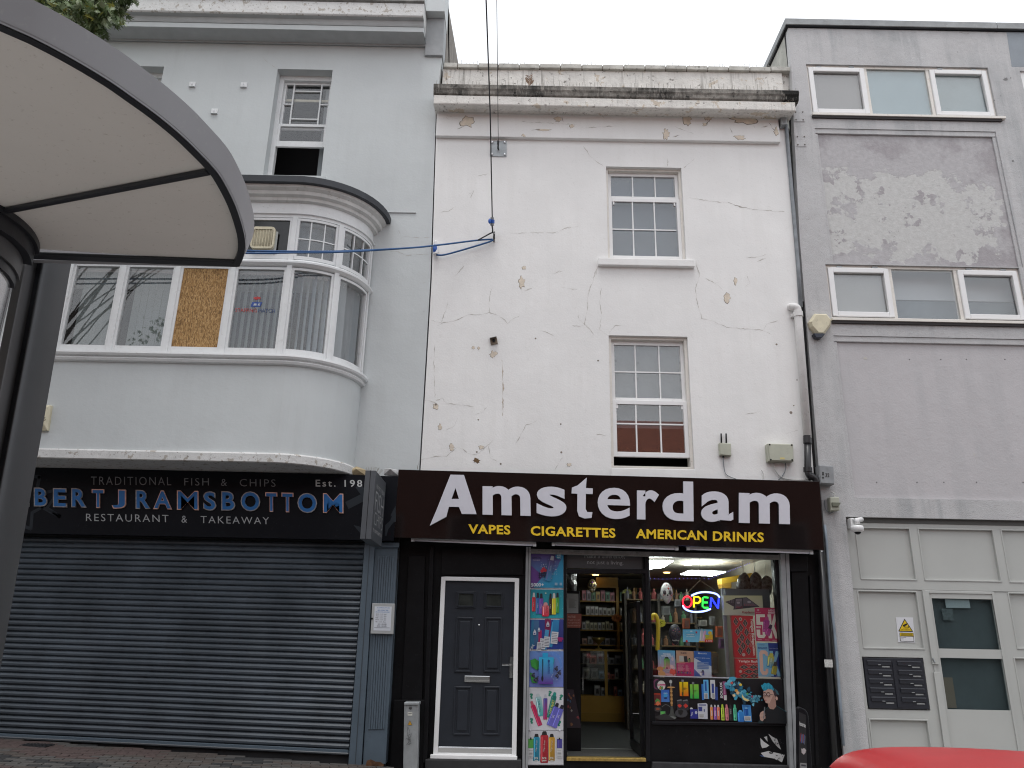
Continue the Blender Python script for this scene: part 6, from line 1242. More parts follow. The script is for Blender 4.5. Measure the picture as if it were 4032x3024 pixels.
# brass goblet on the counter
p = uo(588, 772); tag(MB().lathe((p.x, YO+.12, cz2), (0, 0, 1), [(.07, 0), (.06, .012), (.014, .03), (.014, .08), (.04, .10), (.10, .15), (.13, .20), (.12, .2)], 16).build('goblet', mat('gold_bowl', (.40, .30, .10), .3, metal=.8), None, smooth=True), 'gilt two-handled bowl standing on the shop counter', 'bowl')
# starburst price tags
def burst(label, z, c, r, Y, col, txt, seed):
    rn = random.Random(seed); pr = Pr(100, 100); pts_ = []
    for k in range(28): a = 2*math.pi*k/28; q_ = (50 if k % 2 else 38); pts_.append((50+q_*math.cos(a), 50+q_*math.sin(a)*.8))
    pr.poly(pts_, col); pr.text(txt, 26, 36, 76, 64, tuple(c_*.25 for c_ in col), .0, .3, -.15)
    poster('price_tag', label, pr, z, [(c[0]-r, c[1]-r), (c[0]+r, c[1]-r), (c[0]+r, c[1]+r), (c[0]-r, c[1]+r)], Y, 'price tag')
def burst_(label, z, c, r, Y, col, txt, seed):
    pr = Pr(100, 100); pts_ = []
    for k in range(28): a = 2*math.pi*k/28; q_ = (50 if k % 2 else 38); pts_.append((50+q_*math.cos(a), 50+q_*math.sin(a)*.8))
    pr.poly(pts_, col); pr.text(txt, 26, 36, 76, 64, tuple(c_*.25 for c_ in col), .0, .3, -.15); mb = MB()
    q4 = quad(z, [(c[0]-r, c[1]-r), (c[0]+r, c[1]-r), (c[0]+r, c[1]+r), (c[0]-r, c[1]+r)], Y); pr.into(mb, *q4)
    P_ = [(q4[0]*(1-x/100)+q4[1]*x/100)*(1-y/100)+(q4[3]*(1-x/100)+q4[2]*x/100)*(y/100) for x, y in pts_]; n0 = len(mb.f); mb.prism(P_, .003, 1)
    mb.c[n0:] = [col]*(len(mb.f)-n0); mb.m = [0]*len(mb.m); tag(mb.build('price_tag', PRINT), label, 'price tag')
burst_('yellow-green starburst price tag on the shelves seen through the doorway', zM, (795, 350), 42, 14.9, (.42, .42, .02), '4.99', 1)
burst_('orange starburst price tag on the yellow upright', zM, (716, 537), 42, 14.9, (.55, .16, .02), '3 for', 2)
burst_('yellow-green starburst tag beside the yellow cane in the shop window', zN, (300, 895), 66, 10.6, (.40, .40, .03), '5', 3)
# yellow cane
cn = [(262, 1215), (268, 1080), (270, 950), (265, 870), (245, 812), (220, 800), (202, 822), (200, 860)]
tag(MB().tube(smoothp([U(zN(x, y), 10.45) for x, y in cn]), .028, 10).build('yellow_cane', mat('yellow_plastic', (.55, .40, .02), .35), None, smooth=True), 'yellow cane-shaped hook standing at the left edge of the shop window', 'cane')
# ---- ceiling lights in the shop (lit)
GLOW = bpy.data.materials.new('led_tube'); GLOW.use_nodes = True; b_ = GLOW.node_tree.nodes['Principled BSDF']; b_.inputs['Emission Color'].default_value = (.88, 1, .97, 1); b_.inputs['Emission Strength'].default_value = 30
def ledpanel(label, q, z, Y0):
    P = [UZ(zN(*p), z) for p in q]; t = T('led_ceiling_light', label, 'ceiling light', sum(P, Vector())/4, 'zigzag led ceiling lights'); r_ = .0065
    [MB().tube([P[k], P[(k+1) % 4]], r_, 6).build('led_frame', GLOW, t) for k in range(4)]
    for k in range(4): a, b = k/4, (k+1)/4; q1, q2, q3 = P[0].lerp(P[3], a), P[1].lerp(P[2], (a+b)/2), P[0].lerp(P[3], b); MB().tube([q1, q2], r_, 6).build('led_tube', GLOW, t); MB().tube([q2, q3], r_, 6).build('led_tube', GLOW, t)
zc3 = RZ1-.16
ledpanel('lit zigzag LED light at the top left of the shop window', [(-60, 168), (440, 172), (330, 245), (-20, 285)], zc3, 0)
ledpanel('lit zigzag LED light on the ceiling above the OPEN sign', [(640, 286), (1048, 300), (900, 344), (535, 328)], zc3, 0)
def downl(label, z, p, m): q_ = UZ(z(*p), RZ1-.012); tag(MB().lathe(q_, (0, 0, 1), [(.055, -.008), (.06, .0), (.055, .010)], 14).build('downlight', m), label, 'ceiling light', 'warm round ceiling downlights')
WARM = bpy.data.materials.new('warm_lamp'); WARM.use_nodes = True; b_ = WARM.node_tree.nodes['Principled BSDF']; b_.inputs['Emission Color'].default_value = (1, .62, .22, 1); b_.inputs['Emission Strength'].default_value = 4
downl('warm round downlight above the skull mask', zN, (370, 310), WARM); downl('warm round downlight between the two LED lights', zN, (612, 218), WARM); downl('warm round downlight over the doorway', zM, (560, 217), WARM)
VIO = bpy.data.materials.new('violet_led'); VIO.use_nodes = True; b_ = VIO.node_tree.nodes['Principled BSDF']; b_.inputs['Base Color'].default_value = (.1, .1, .3, 1); b_.inputs['Emission Color'].default_value = (.22, .22, 1, 1); b_.inputs['Emission Strength'].default_value = 1.2
mb = MB()
for k in range(15): mb.ell(U(zN(180+k*48, 378+4*math.sin(k*.5)), 13.8), .007, .007, .007, nu=6, nv=4)
for k in range(24): mb.ell(U(zN(870+k*20, 382-k*8), 13.6-k*.09), .005, .005, .005, nu=6, nv=4)
tag(mb.build('fairy_lights', VIO), 'string of tiny violet fairy lights below the shop ceiling', 'fairy lights')
# ---- OPEN sign
NS_ = T('open_sign', 'lit neon OPEN sign in red yellow green and blue hanging in the shop window', 'neon sign', U(zN(770, 770), 10.42)); YN = 10.42
def neon(name, strokes, col, s=1.6):
    m = bpy.data.materials.new('neon_'+name); m.use_nodes = True; b = m.node_tree.nodes['Principled BSDF']; b.inputs['Base Color'].default_value = (*col, 1); b.inputs['Emission Color'].default_value = (*col, 1); b.inputs['Emission Strength'].default_value = s
    mb = MB()
    for st, sm in strokes:
        P = [U(zN(x, y), YN) for x, y in st]; mb.tube(smoothp(P, 5) if sm else P, .0115, 8)
    mb.build(name, m, NS_, smooth=False)
O = [(608+52*math.sin(t), 648-64*math.cos(t)) for t in [2*math.pi*k/16 for k in range(17)]]
neon('letter_o_tube', [(O, False)], (.85, .015, .04)); neon('letter_p_tube', [([(685, 712), (685, 592), (735, 590), (760, 610), (760, 640), (738, 662), (690, 660)], False)], (.95, .66, .01)); neon('letter_e_tube', [([(852, 600), (805, 594), (788, 605), (785, 700), (800, 716), (852, 716)], False), ([(786, 655), (845, 656)], False)], (.03, .75, .07))
neon('letter_n_tube', [([(878, 712), (885, 598)], False), ([(885, 598), (965, 725)], False), ([(965, 725), (975, 600)], False)], (.02, .04, .95), 2.2); neon('upper_arc_tube', [([(655, 578), (720, 548), (800, 535), (880, 540), (950, 560), (985, 598)], True)], (.32, .42, 1.0), 2.6); neon('lower_arc_tube', [([(556, 688), (575, 722), (620, 750), (690, 765), (770, 762), (830, 750), (880, 730)], True)], (.32, .42, 1.0), 2.6)
MB().tube([U(zN(600, 555), YN+.02), U(zN(758, 395), YN+.05), U(zN(938, 525), YN+.02)], .003, 5).build('hanging_cord', mat('tan_cord', (.22, .17, .10), .8), NS_)
MB().tube([U(zN(758, 395), YN+.05), U(zN(752, 128), YN+.05)], .003, 5).build('hanging_cord', WIRE, NS_)
MB().prism(quad(zN, [(560, 640), (990, 600), (990, 690), (560, 690)], YN+.03), .004).build('backing_rail', mat('clear_dark', (.02, .02, .022), .2), NS_)
# ---- boxes and posters in the window
YQ = YS+.085
def diamonds(pr, cells, cw, ch, vert):
    for cx_, cy_ in cells:
        pr.poly([(cx_, cy_-ch*1.12), (cx_+cw*1.12, cy_), (cx_, cy_+ch*1.12), (cx_-cw*1.12, cy_)], (.45, .30, .26)); pr.poly([(cx_, cy_-ch), (cx_+cw, cy_), (cx_, cy_+ch), (cx_-cw, cy_)], (.035, .03, .03))
        pr.poly([(cx_, cy_-ch*.6), (cx_+cw*.35, cy_-ch*.1), (cx_, cy_+ch*.2), (cx_-cw*.35, cy_-ch*.1)], (.16, .10, .08)); pr.poly([(cx_, cy_+ch*.65), (cx_+cw*.35, cy_+ch*.2), (cx_, cy_-ch*.05), (cx_-cw*.3, cy_+ch*.25)], (.20, .15, .13))
REDB = (.38, .02, .025)
pr = Pr(240, 480, REDB); diamonds(pr, [(40, 70), (145, 85), (90, 140), (50, 185), (150, 190), (95, 250), (55, 300), (155, 300), (100, 345), (60, 400), (155, 400)], 27, 45, True); pr.ell(92, 40, 20, 20, (.42, .32, .28), 8); pr.ell(92, 40, 12, 12, (.10, .09, .08), 4); pr.ell(95, 445, 20, 20, (.42, .32, .28), 8)
pr.text('Yenigün Backgammon', 215-210, 240-20, 215+210, 240+20, (.62, .55, .50), .02, 0, math.pi/2, 2); pr.text('Dama & Pamuklu Tavla', 188-110, 245-8, 188+110, 245+8, (.48, .36, .32), 0, 0, math.pi/2)
def carton(name, label, pr, z, q4, Y, d, m):
    qd = quad(z, q4, Y); t = T(name, label, 'box', (qd[2]+qd[3])/2); MB().prism(qd, d).build('carton', m, t, .003); mb = MB(); pr.into(mb, *qd); mb.m = [0]*len(mb.m); mb.build('print', PRINT, t); return t
REDC = mat('red_carton', (.34, .02, .025), .5); PALEC = mat('pale_carton', (.45, .44, .30), .5)
carton('backgammon_box', 'tall red backgammon box standing upright in the shop window', pr, zN, [(1125, 806), (1370, 812), (1408, 1300), (1165, 1296)], YQ+.03, .08, REDC)
pr = Pr(250, 225, REDB); pr.text('Yenigün Back', 30, 15, 250, 52, (.62, .55, .50), .02, res=2); pr.text('Dama & Pam', 130, 58, 246, 72, (.48, .36, .32)); diamonds(pr, [(90, 100), (195, 98), (140, 150), (225, 150), (85, 200), (195, 200)], 48, 25, False); pr.ell(45, 150, 18, 18, (.42, .32, .28), 8)
carton('backgammon_box', 'lower red backgammon box lying flat behind the blue poster', pr, zN, [(1168, 1306), (1428, 1312), (1440, 1532), (1180, 1530)], YQ+.03, .08, REDC)
pr = Pr(450, 230, (.46, .45, .26), (.42, .43, .36)); pr.poly([(15, 75), (135, 35), (230, 110), (105, 128)], (.05, .035, .045)); pr.poly([(130, 30), (270, 20), (410, 130), (105, 165)], (.03, .025, .03)); pr.poly([(140, 38), (210, 33), (210, 120), (118, 155)], (.10, .085, .10)); pr.poly([(222, 32), (268, 27), (395, 125), (225, 118)], (.10, .085, .10))
for k in range(6): pr.poly([(146+k*11, 45), (152+k*11, 45), (144+k*10, 80)], (.30, .26, .27)); pr.poly([(130+k*14, 150), (140+k*14, 148), (148+k*12, 112)], (.22, .03, .05)); pr.poly([(232+k*24, 118), (244+k*24, 119), (235+k*18, 90)], (.24, .06, .08))
for k in range(8): pr.rect(40+k % 4*20, 60+k//4*14, 50+k % 4*20, 66+k//4*14, (.32, .28, .30))
pr.ell(165, 85, 20, 12, (.30, .27, .29)); pr.ell(290, 75, 22, 14, (.30, .27, .29)); pr.text('Kaplama', 200, 180, 345, 212, (.28, .05, .06), .02, .2, res=2)
carton('backgammon_box', 'pale yellow box picturing an open backgammon board', pr, zN, [(1028, 574), (1478, 576), (1495, 806), (1040, 804)], YQ+.10, .10, PALEC)
DKG = mat('grey_carton', (.10, .105, .11), .6); carton('stacked_carton', 'plain dark grey carton behind the pale backgammon box', Pr(10, 10), zN, [(1050, 495), (1560, 500), (1575, 720), (1055, 720)], YQ+.23, .25, DKG)
MB_ = MB().prism(quad(zN, [(1005, 485), (1045, 485), (1110, 1520), (1070, 1520)], YQ+.36), .04); tag(MB_.build('display_post', ALU, None, .004), 'grey metal display stand post behind the boxes in the shop window', 'display stand')
MAR = (.40, .025, .085)
pr = Pr(280, 400, MAR); pr.text('AF5000', 158, 18, 262, 46, (.62, .52, .52), .02, res=2); pr.rect(158, 52, 262, 68, (.62, .5, .5)); pr.text('2% COMPLIANT', 166, 56, 254, 64, MAR); pr.ell(42, 26, 14, 10, (.5, .3, .32), 7); pr.text('ELFBAR', 14, 50, 72, 60, (.55, .4, .4)); CR = (.62, .58, .50)
pr.poly([(14, 78), (118, 78), (118, 112), (58, 112), (58, 168), (100, 168), (124, 195), (124, 320), (98, 362), (30, 362), (12, 330), (12, 262), (54, 262), (54, 325), (82, 325), (82, 205), (14, 205)], CR); pr.poly([(150, 78), (192, 78), (192, 200), (226, 78), (268, 78), (222, 218), (272, 362), (228, 362), (196, 255), (192, 362), (150, 362)], CR); pr.rect(10, 222, 62, 244, CR); pr.text('PUFFS', 14, 226, 58, 240, MAR, .02)
pr.vape(130, 200, 74, 190, .12, (.30, .04, .20), (.38, .06, .22), (.40, .05, .18)); pr.text('ELFBAR', 60, 196, 160, 214, (.12, .01, .08), .01, 0, -1.45, 2); pr.vape(160, 265, 62, 140, .42, (.30, .03, .18), (.36, .08, .22), (.04, .02, .04), .38)
for k in range(3): pr.rect(20+k*86, 380, 70+k*86, 386, (.55, .35, .38))
poster('poster', 'magenta 5K puffs vape poster at the right of the shop window', pr, zN, [(1388, 718), (1662, 718), (1682, 1112), (1405, 1104)], YQ+.01)
pr = Pr(280, 410, (.16, .35, .50), (.18, .38, .52)); pr.poly([(130, 0), (280, 0), (280, 410), (150, 410), (138, 250)], (.02, .035, .19)); pr.text('LOST MARY', 14, 18, 90, 30, (.03, .08, .2), .01); pr.text('BM6000', 10, 48, 118, 74, (.02, .06, .2), .02, res=2); pr.text('Up to 6000 Puffs', 140, 56, 246, 72, (.40, .45, .55), .0)
pr.poly([(96, 88), (40, 88), (22, 120), (22, 330), (44, 372), (96, 372), (116, 340), (116, 300), (86, 300), (86, 330), (60, 330), (60, 130), (88, 130), (96, 150), (122, 150), (118, 110)], (.60, .38, .30)); pr.poly([(140, 92), (180, 92), (180, 200), (214, 92), (256, 92), (208, 225), (262, 385), (222, 385), (182, 275), (176, 385), (140, 385)], (.20, .40, .55))
pr.vape(150, 200, 78, 170, .18, (.45, .42, .06), (.03, .22, .42), (.48, .45, .08)); pr.text('LOST MARY', 100, 214, 200, 232, (.5, .6, .6), .01, 0, -1.35); pr.vape(190, 290, 62, 150, .22, (.28, .24, .03), (.34, .30, .05), (.05, .05, .05), .34); pr.rect(0, 392, 280, 410, (.55, .50, .44))
for k in range(3): pr.rect(20+k*90, 378, 80+k*80, 384, (.3, .35, .45))
poster('poster', 'pale blue and navy 6K vape poster below the magenta one', pr, zN, [(1415, 1122), (1695, 1130), (1718, 1542), (1435, 1532)], YQ+.01)
pr = Pr(350, 150, (.10, .38, .58), (.16, .45, .62)); pr.text('OXVA', 20, 18, 66, 28, (.5, .6, .65)); pr.ell(100, 22, 16, 9, (.45, .6, .65)); pr.rect(34, 50, 142, 72, (.06, .28, .46)); pr.text('XLIM SERIES', 40, 54, 136, 68, (.6, .65, .66), .02, res=2); pr.text('OX PASSION', 40, 78, 136, 90, (.6, .65, .66), .02)
pr.poly([(180, 150), (215, 112), (260, 100), (320, 60), (350, 55), (350, 150)], (.60, .36, .02)); pr.vape(218, 62, 34, 150, .12, (.40, .42, .44), (.46, .47, .48), (.25, .35, .38), .16); pr.vape(254, 66, 32, 145, .2, (.52, .28, .40), (.5, .35, .42), (.25, .32, .36), .16); pr.ell(160, 35, 10, 13, (.5, .03, .04)); pr.blob(285, 80, 24, (.35, .40, .05), seed=2); pr.ell(320, 40, 22, 20, (.62, .42, .03)); pr.rect(255, 118, 350, 150, (.45, .02, .02)); pr.text('& 50%', 268, 124, 338, 144, (.62, .55, .55), .02); pr.ell(42, 140, 14, 14, (.5, .03, .04))
poster('poster', 'small wide blue vape poster in the middle of the shop window', pr, zN, [(555, 968), (898, 970), (905, 1118), (558, 1114)], YQ+.02)
pr = Pr(200, 300, (.08, .34, .55), (.60, .30, .30)); pr.text('PIONEER', 60, 36, 150, 56, (.62, .64, .66), .03, res=2); pr.text('NEVER SETTLE', 40, 60, 172, 78, (.62, .64, .66), .03, res=2); pr.vape(102, 150, 70, 145, 0, (.08, .30, .06), (.50, .16, .22), (.02, .04, .02), .15); pr.rect(92, 205, 114, 218, (.04, .02, .02)); pr.ell(100, 248, 55, 24, (.28, .24, .30)); pr.text('pioneer', 70, 240, 130, 256, (.45, .45, .5)); pr.blob(172, 250, 36, (.55, .08, .06), seed=3); pr.blob(160, 190, 24, (.62, .42, .40), seed=7); pr.ell(25, 225, 38, 28, (.50, .22, .08)); pr.blob(40, 280, 40, (.55, .30, .12), seed=5); pr.ell(68, 212, 12, 12, (.2, .35, .1)); pr.rect(20, 80, 36, 170, (.3, .42, .5)); pr.ell(168, 100, 14, 26, (.5, .4, .42))
poster('poster', 'sky blue and pink vape poster, leftmost of the three low window posters', pr, zN, [(265, 1206), (465, 1215), (472, 1512), (270, 1496)], YQ+.02)
pr = Pr(200, 300, (.42, .25, .16), (.42, .24, .16)); pr.poly([(0, 150), (200, 128), (200, 300), (0, 300)], (.40, .03, .12)); pr.text('PIXL MASTERS', 50, 16, 120, 40, (.06, .05, .06), .02); pr.rect(32, 60, 84, 130, (.40, .40, .36)); pr.rr(108, 98, 40, 70, -.12, (.03, .03, .035)); pr.vape(150, 112, 28, 60, 0, (.06, .2, .05), (.3, .05, .1)); pr.rect(20, 148, 100, 158, (.5, .1, .15))
for k in range(11): pr.rect(14, 166+k*7, 14+random.randint(50, 80), 168.5+k*7, (.55, .30, .34)); pr.rect(104, 166+k*7, 104+random.randint(20, 60), 168.5+k*7, (.55, .30, .34))
for k in range(9): pr.vape(20+k*17, 255, 12, 26, .1*(-1)**k, [(.05, .04, .2), (.25, .05, .15), (.1, .2, .1)][k % 3])
poster('poster', 'tan and crimson flavours poster in the middle of the low window posters', pr, zN, [(480, 1212), (680, 1222), (686, 1518), (484, 1506)], YQ+.02)
pr = Pr(200, 300, (.46, .51, .58), (.42, .47, .55)); pr.poly([(0, 0), (200, 0), (200, 170), (130, 150), (0, 80)], (.02, .09, .32)); pr.text('HAYATI', 68, 18, 148, 34, (.55, .6, .65), .02, res=2); pr.text('SMOKE-PROOF CERTIFIED ORIGINAL', 12, 74, 186, 86, (.55, .6, .66), .0); pr.poly([(0, 210), (90, 300), (0, 300)], (.02, .09, .30)); pr.ell(56, 24, 12, 10, (.5, .55, .6), 7)
for k in range(5): pr.rect(36, 126+k*17, 168, 138+k*17, (.14, .22, .42))
pr.vape(100, 250, 32, 60, 0, (.03, .05, .12), (.05, .12, .35)); pr.vape(80, 262, 26, 46, .1, (.5, .5, .52))
poster('poster', 'white and blue vape poster, rightmost of the three low window posters', pr, zN, [(686, 1218), (885, 1228), (890, 1524), (688, 1516)], YQ+.02)
# generic stock standing deeper in the window
for k, (x0, y0, x1, y1, c, lb) in enumerate(((565, 840, 640, 960, (.20, .05, .02), 'rust red packet stack behind the small blue poster'), (950, 930, 1020, 1060, (.36, .08, .03), 'orange red packet behind the glass right of the small poster'), (880, 820, 935, 920, (.22, .22, .22), 'grey box on the dim shelf right of the small poster'), (990, 1075, 1042, 1190, (.14, .06, .14), 'small purple packet beside the red backgammon box'), (470, 620, 530, 700, (.14, .14, .15), 'dim grey box below the OPEN sign left end'), (320, 700, 410, 800, (.10, .10, .10), 'dark packet under the white skull mask'), (750, 860, 840, 930, (.25, .24, .22), 'pale figurine box behind the small blue poster'), (900, 1240, 970, 1480, (.10, .06, .035), 'brown cabinet edge right of the white and blue poster'))):
    qd = quad(zN, [(x0, y0), (x1, y0), (x1, y1), (x0, y1)], 11.4+.1*k); t = T('stock_box', lb, 'box', (qd[2]+qd[3])/2); MB().prism(qd, .1).build('carton', mat('stock_%s' % 'abcdefgh'[k], c, .6, var=.3, vs=20), t, .003); c_ = sum(qd, Vector())/4
    MB().prism([c_.lerp(p, .6)+Vector((0, -.003, 0)) for p in qd], .003).build('label_panel', mat('stocklabel_%s' % 'abcdefgh'[k], tuple(v*.4+.03 for v in c), .6), t)
IS = T('window_shelving', 'dark shelving with bottles in the middle of the shop behind the window', 'shelves', (2.4, 13.2, RZ0)); DW = mat('dark_wood', (.035, .028, .022), .7)
for k in range(5): MB().box(1.95, 3.1, 13.2, 13.5, .75+.36*k, .77+.36*k).build('shelf', mat('shelf_edge', (.10, .06, .02), .6), IS)
for x in (1.95, 2.5, 3.1): MB().box(x-.02, x+.02, 13.2, 13.5, RZ0, 2.3).build('upright', DW, IS)
MB().box(1.95, 3.1, 13.5, 13.52, RZ0, 2.3).build('back', DW, IS)
for k in range(5):
    x = 2.0
    while x < 3.05:
        h = rb.uniform(.12, .26); r_ = rb.uniform(.025, .05); c = rb.choice(((.22, .12, .07), (.08, .18, .10), (.36, .32, .27), (.14, .14, .16), (.32, .09, .09)))
        kk = ('bt', c)
        if kk not in boxm: boxm[kk] = mat('bottle_%d' % len(boxm), c, .15)
        tag(MB().lathe((x, 13.3, .772+.36*k), (0, 0, 1), [(r_, 0), (r_, h*.62), (r_*.4, h*.75), (r_*.4, h)], 8).build('bottle', boxm[kk]), 'small dim bottle on the %s dark shelf behind the OPEN sign' % ('lowest', 'second lowest', 'middle', 'second highest', 'highest')[k], 'bottle', 'bottles on the %s dark shelf' % ('lowest', 'second lowest', 'middle', 'second highest', 'highest')[k]); x += r_*2+rb.uniform(.01, .07)
# camera/headset bundle and yellow shelf at the upper right
yr_ = quad(zN, [(1005, 375), (1365, 310), (1365, 380), (1010, 440)], 11.9); t = T('yellow_shelf', 'yellow wall shelf at the upper right inside the shop window', 'shelf', (yr_[2]+yr_[3])/2); MB().prism(yr_, .25).build('board', mat('bright_yellow_board', (.50, .30, .02), .5), t); MB().prism(quad(zN, [(1005, 440), (1120, 420), (1120, 490), (1015, 490)], 11.9), .2).build('bracket_board', YELW, t)
for k, (x, y, lb) in enumerate(((1265, 430, 'left'), (1400, 430, 'middle'), (1530, 470, 'right'))):
    c_ = U(zN(x, y), 11.0); t = T('blister_pack', '%s one of the dark hanging blister packs at the upper right of the window' % lb, 'pack', c_-Vector((0, 0, .12)), 'hanging blister packs'); MB().ell(c_, .10, .05, .13, jit=.5).build('pack', mat('blister_%s' % lb, (.06, .06, .06), .25, var=.8, vs=25), t, smooth=True); MB().tube([c_+Vector((0, 0, .1)), c_+Vector((0, 0, .3))], .004, 5).build('hook', WIREW, t)
# ---- printed band under the window, stall riser print
pr = Pr(1450, 490, (.010, .010, .012))
def pbx(x, y, w, h, c, c2=None): pr.rect(x-w/2, y-h/2, x+w/2, y+h/2, c, c2)
pr.ell(40, 75, 42, 60, (.14, .04, .09)); pr.ell(52, 78, 34, 50, (.02, .02, .025)); pr.ell(92, 88, 46, 55, (.50, .49, .46)); pr.rect(50, 72, 136, 96, (.40, .04, .14)); pr.text('Mixtures', 56, 74, 130, 94, (.6, .5, .5), .01); pr.blob(92, 118, 22, (.10, .22, .06), seed=3); pr.blob(80, 122, 10, (.5, .1, .05), seed=9)
pbx(42, 245, 76, 130, (.45, .05, .02)); pbx(42, 245, 66, 110, (.10, .02, .02)); pr.blob(45, 262, 26, (.08, .22, .06), seed=5); pr.blob(48, 290, 22, (.5, .14, .06), seed=6)
pbx(132, 205, 92, 138, (.03, .10, .38), (.06, .16, .42)); pr.blob(135, 195, 30, (.05, .25, .5), seed=8); pr.ell(135, 230, 20, 10, (.01, .02, .08)); pr.text('night', 110, 168, 160, 184, (.45, .5, .6))
GLD = (.42, .24, .10)
pr.ell(196, 45, 16, 22, (.36, .37, .36)); pr.rect(190, 60, 202, 105, (.22, .22, .22)); pr.ell(198, 108, 46, 9, GLD)
for k in range(9): pr.ell(200, 130+k*22, 12+3*(k % 2), 12, GLD if k % 2 else (.30, .15, .05))
pr.poly([(190, 320), (210, 320), (226, 400), (248, 430), (240, 455), (160, 455), (152, 430), (178, 400)], (.06, .065, .06)); pr.ell(200, 448, 48, 16, (.16, .17, .16)); pr.line([(90, 330), (130, 300), (160, 310), (185, 330)], 5, (.12, .12, .12)); pr.ell(45, 355, 42, 28, (.05, .045, .045)); pr.ell(45, 352, 22, 13, (.22, .06, .03)); pbx(100, 415, 56, 80, (.05, .25, .06), (.30, .30, .28)); pr.blob(100, 400, 18, (.1, .4, .08), seed=2); pr.poly([(10, 440), (120, 400), (240, 470), (60, 475)], (.03, .03, .03))
for cx_, c1_, c2_, dy_ in ((340, (.62, .46, .01), (.55, .10, .01), 0), (455, (.20, .45, .05), (.03, .36, .06), 25)):
    pbx(cx_, 125+dy_, 96, 160, c1_, c2_); pbx(cx_-12, 125+dy_, 16, 160, tuple(v*.3 for v in c1_)); pr.text('ske', cx_-2, 95+dy_, cx_+26, 150+dy_, (.04, .03, .02), .0, 0, math.pi/2); pbx(cx_-12, 32+dy_, 26, 26, (.16, .16, .17)); pbx(cx_-18, 180+dy_, 10, 40, (.03, .03, .03))
pbx(548, 155, 26, 180, (.03, .14, .42)); pbx(586, 125, 56, 215, (.10, .36, .62), (.12, .30, .5)); pbx(582, 90, 20, 110, (.02, .07, .26)); pbx(580, 200, 42, 62, (.52, .53, .54)); pbx(660, 120, 54, 205, (.48, .49, .51)); pbx(660, 135, 26, 150, (.03, .05, .20)); pbx(662, 200, 34, 66, (.55, .55, .56)); pbx(697, 170, 30, 150, (.03, .06, .22))
for k in range(7): pbx(580, 176+k*8, 34, 3, (.08, .08, .08)); pbx(662, 174+k*8, 26, 3, (.08, .08, .08)); pbx(792, 195+k*7, 24, 3, (.08, .08, .08))
pbx(750, 130, 30, 190, (.02, .02, .024)); pr.text('SOLUX', 660, 118, 842, 144, (.58, .56, .56), .03, 0, -math.pi/2, 2); pbx(788, 130, 36, 195, (.24, .07, .16)); pbx(788, 110, 14, 130, (.40, .16, .28)); pbx(792, 215, 30, 56, (.5, .5, .5))
for x0, sx in ((265, 1), (330, 1)): pr.poly([(x0-10, 250), (x0+40, 240), (x0+52, 260), (x0+52, 360), (x0-10, 375)], (.03, .03, .035)); pr.poly([(x0-10, 250), (x0+40, 240), (x0+45, 255), (x0-8, 262)], (.14, .14, .15)); pr.blob(x0+20, 312, 20, (.45, .04, .03), seed=int(x0))
pr.ell(300, 395, 70, 48, (.05, .05, .055)); pr.blob(290, 385, 30, (.015, .015, .015), seed=4)
pr.ell(412, 345, 16, 16, (.5, .5, .5)); pbx(438, 400, 82, 104, (.025, .03, .20)); pr.ell(462, 385, 14, 18, (.4, .42, .5), 10); pr.text('hayati', 392, 392, 438, 412, (.5, .52, .58), .02, 0, -1.3); pr.poly([(482, 285), (575, 278), (590, 290), (586, 455), (484, 452)], (.46, .47, .52)); pbx(510, 345, 42, 50, (.04, .05, .2)); pbx(552, 360, 10, 30, (.03, .04, .14)); pbx(535, 300, 76, 12, (.05, .06, .2)); pbx(520, 418, 60, 46, (.55, .55, .56))
for k in range(4): pbx(520, 402+k*10, 50, 4, (.06, .06, .06))
for cx_, c in ((632, (.62, .22, .08)), (670, (.26, .10, .36)), (706, (.60, .16, .10))): pr.vape(cx_, 378, 30, 165, 0, c, tuple(v*.8 for v in c), (.45, .44, .45), .16); pbx(cx_, 390, 10, 60, (.5, .4, .42))
for cx_, c in ((752, (.38, .50, .05)), (798, (.52, .18, .20)), (840, (.02, .02, .022)), (886, (.08, .42, .25))): pr.vape(cx_, 378, 36, 178, 0, c, tuple(v*.85 for v in c), c, .2); pr.text('ELFBAR', cx_-28, 362, cx_+28, 374, (.05, .05, .05) if sum(c) > .2 else (.4, .4, .4), .0, 0, math.pi/2); pr.ell(cx_, 440, 7, 7, (.03, .03, .03), 8)
pr.vape(945, 415, 66, 130, 0, (.03, .20, .50), (.03, .14, .42), (.08, .30, .55), .15); pr.poly([(965, 290), (1062, 292), (1066, 478), (985, 475)], (.05, .22, .52)); pr.vape(1010, 365, 44, 90, 0, (.01, .08, .30), None, (.2, .4, .6), .16); pbx(1022, 440, 72, 50, (.55, .55, .56)); pr.text('LOST MARY', 975, 298, 1055, 312, (.02, .06, .2), .01)
for k in range(4): pbx(1022, 424+k*10, 58, 4, (.06, .06, .06))
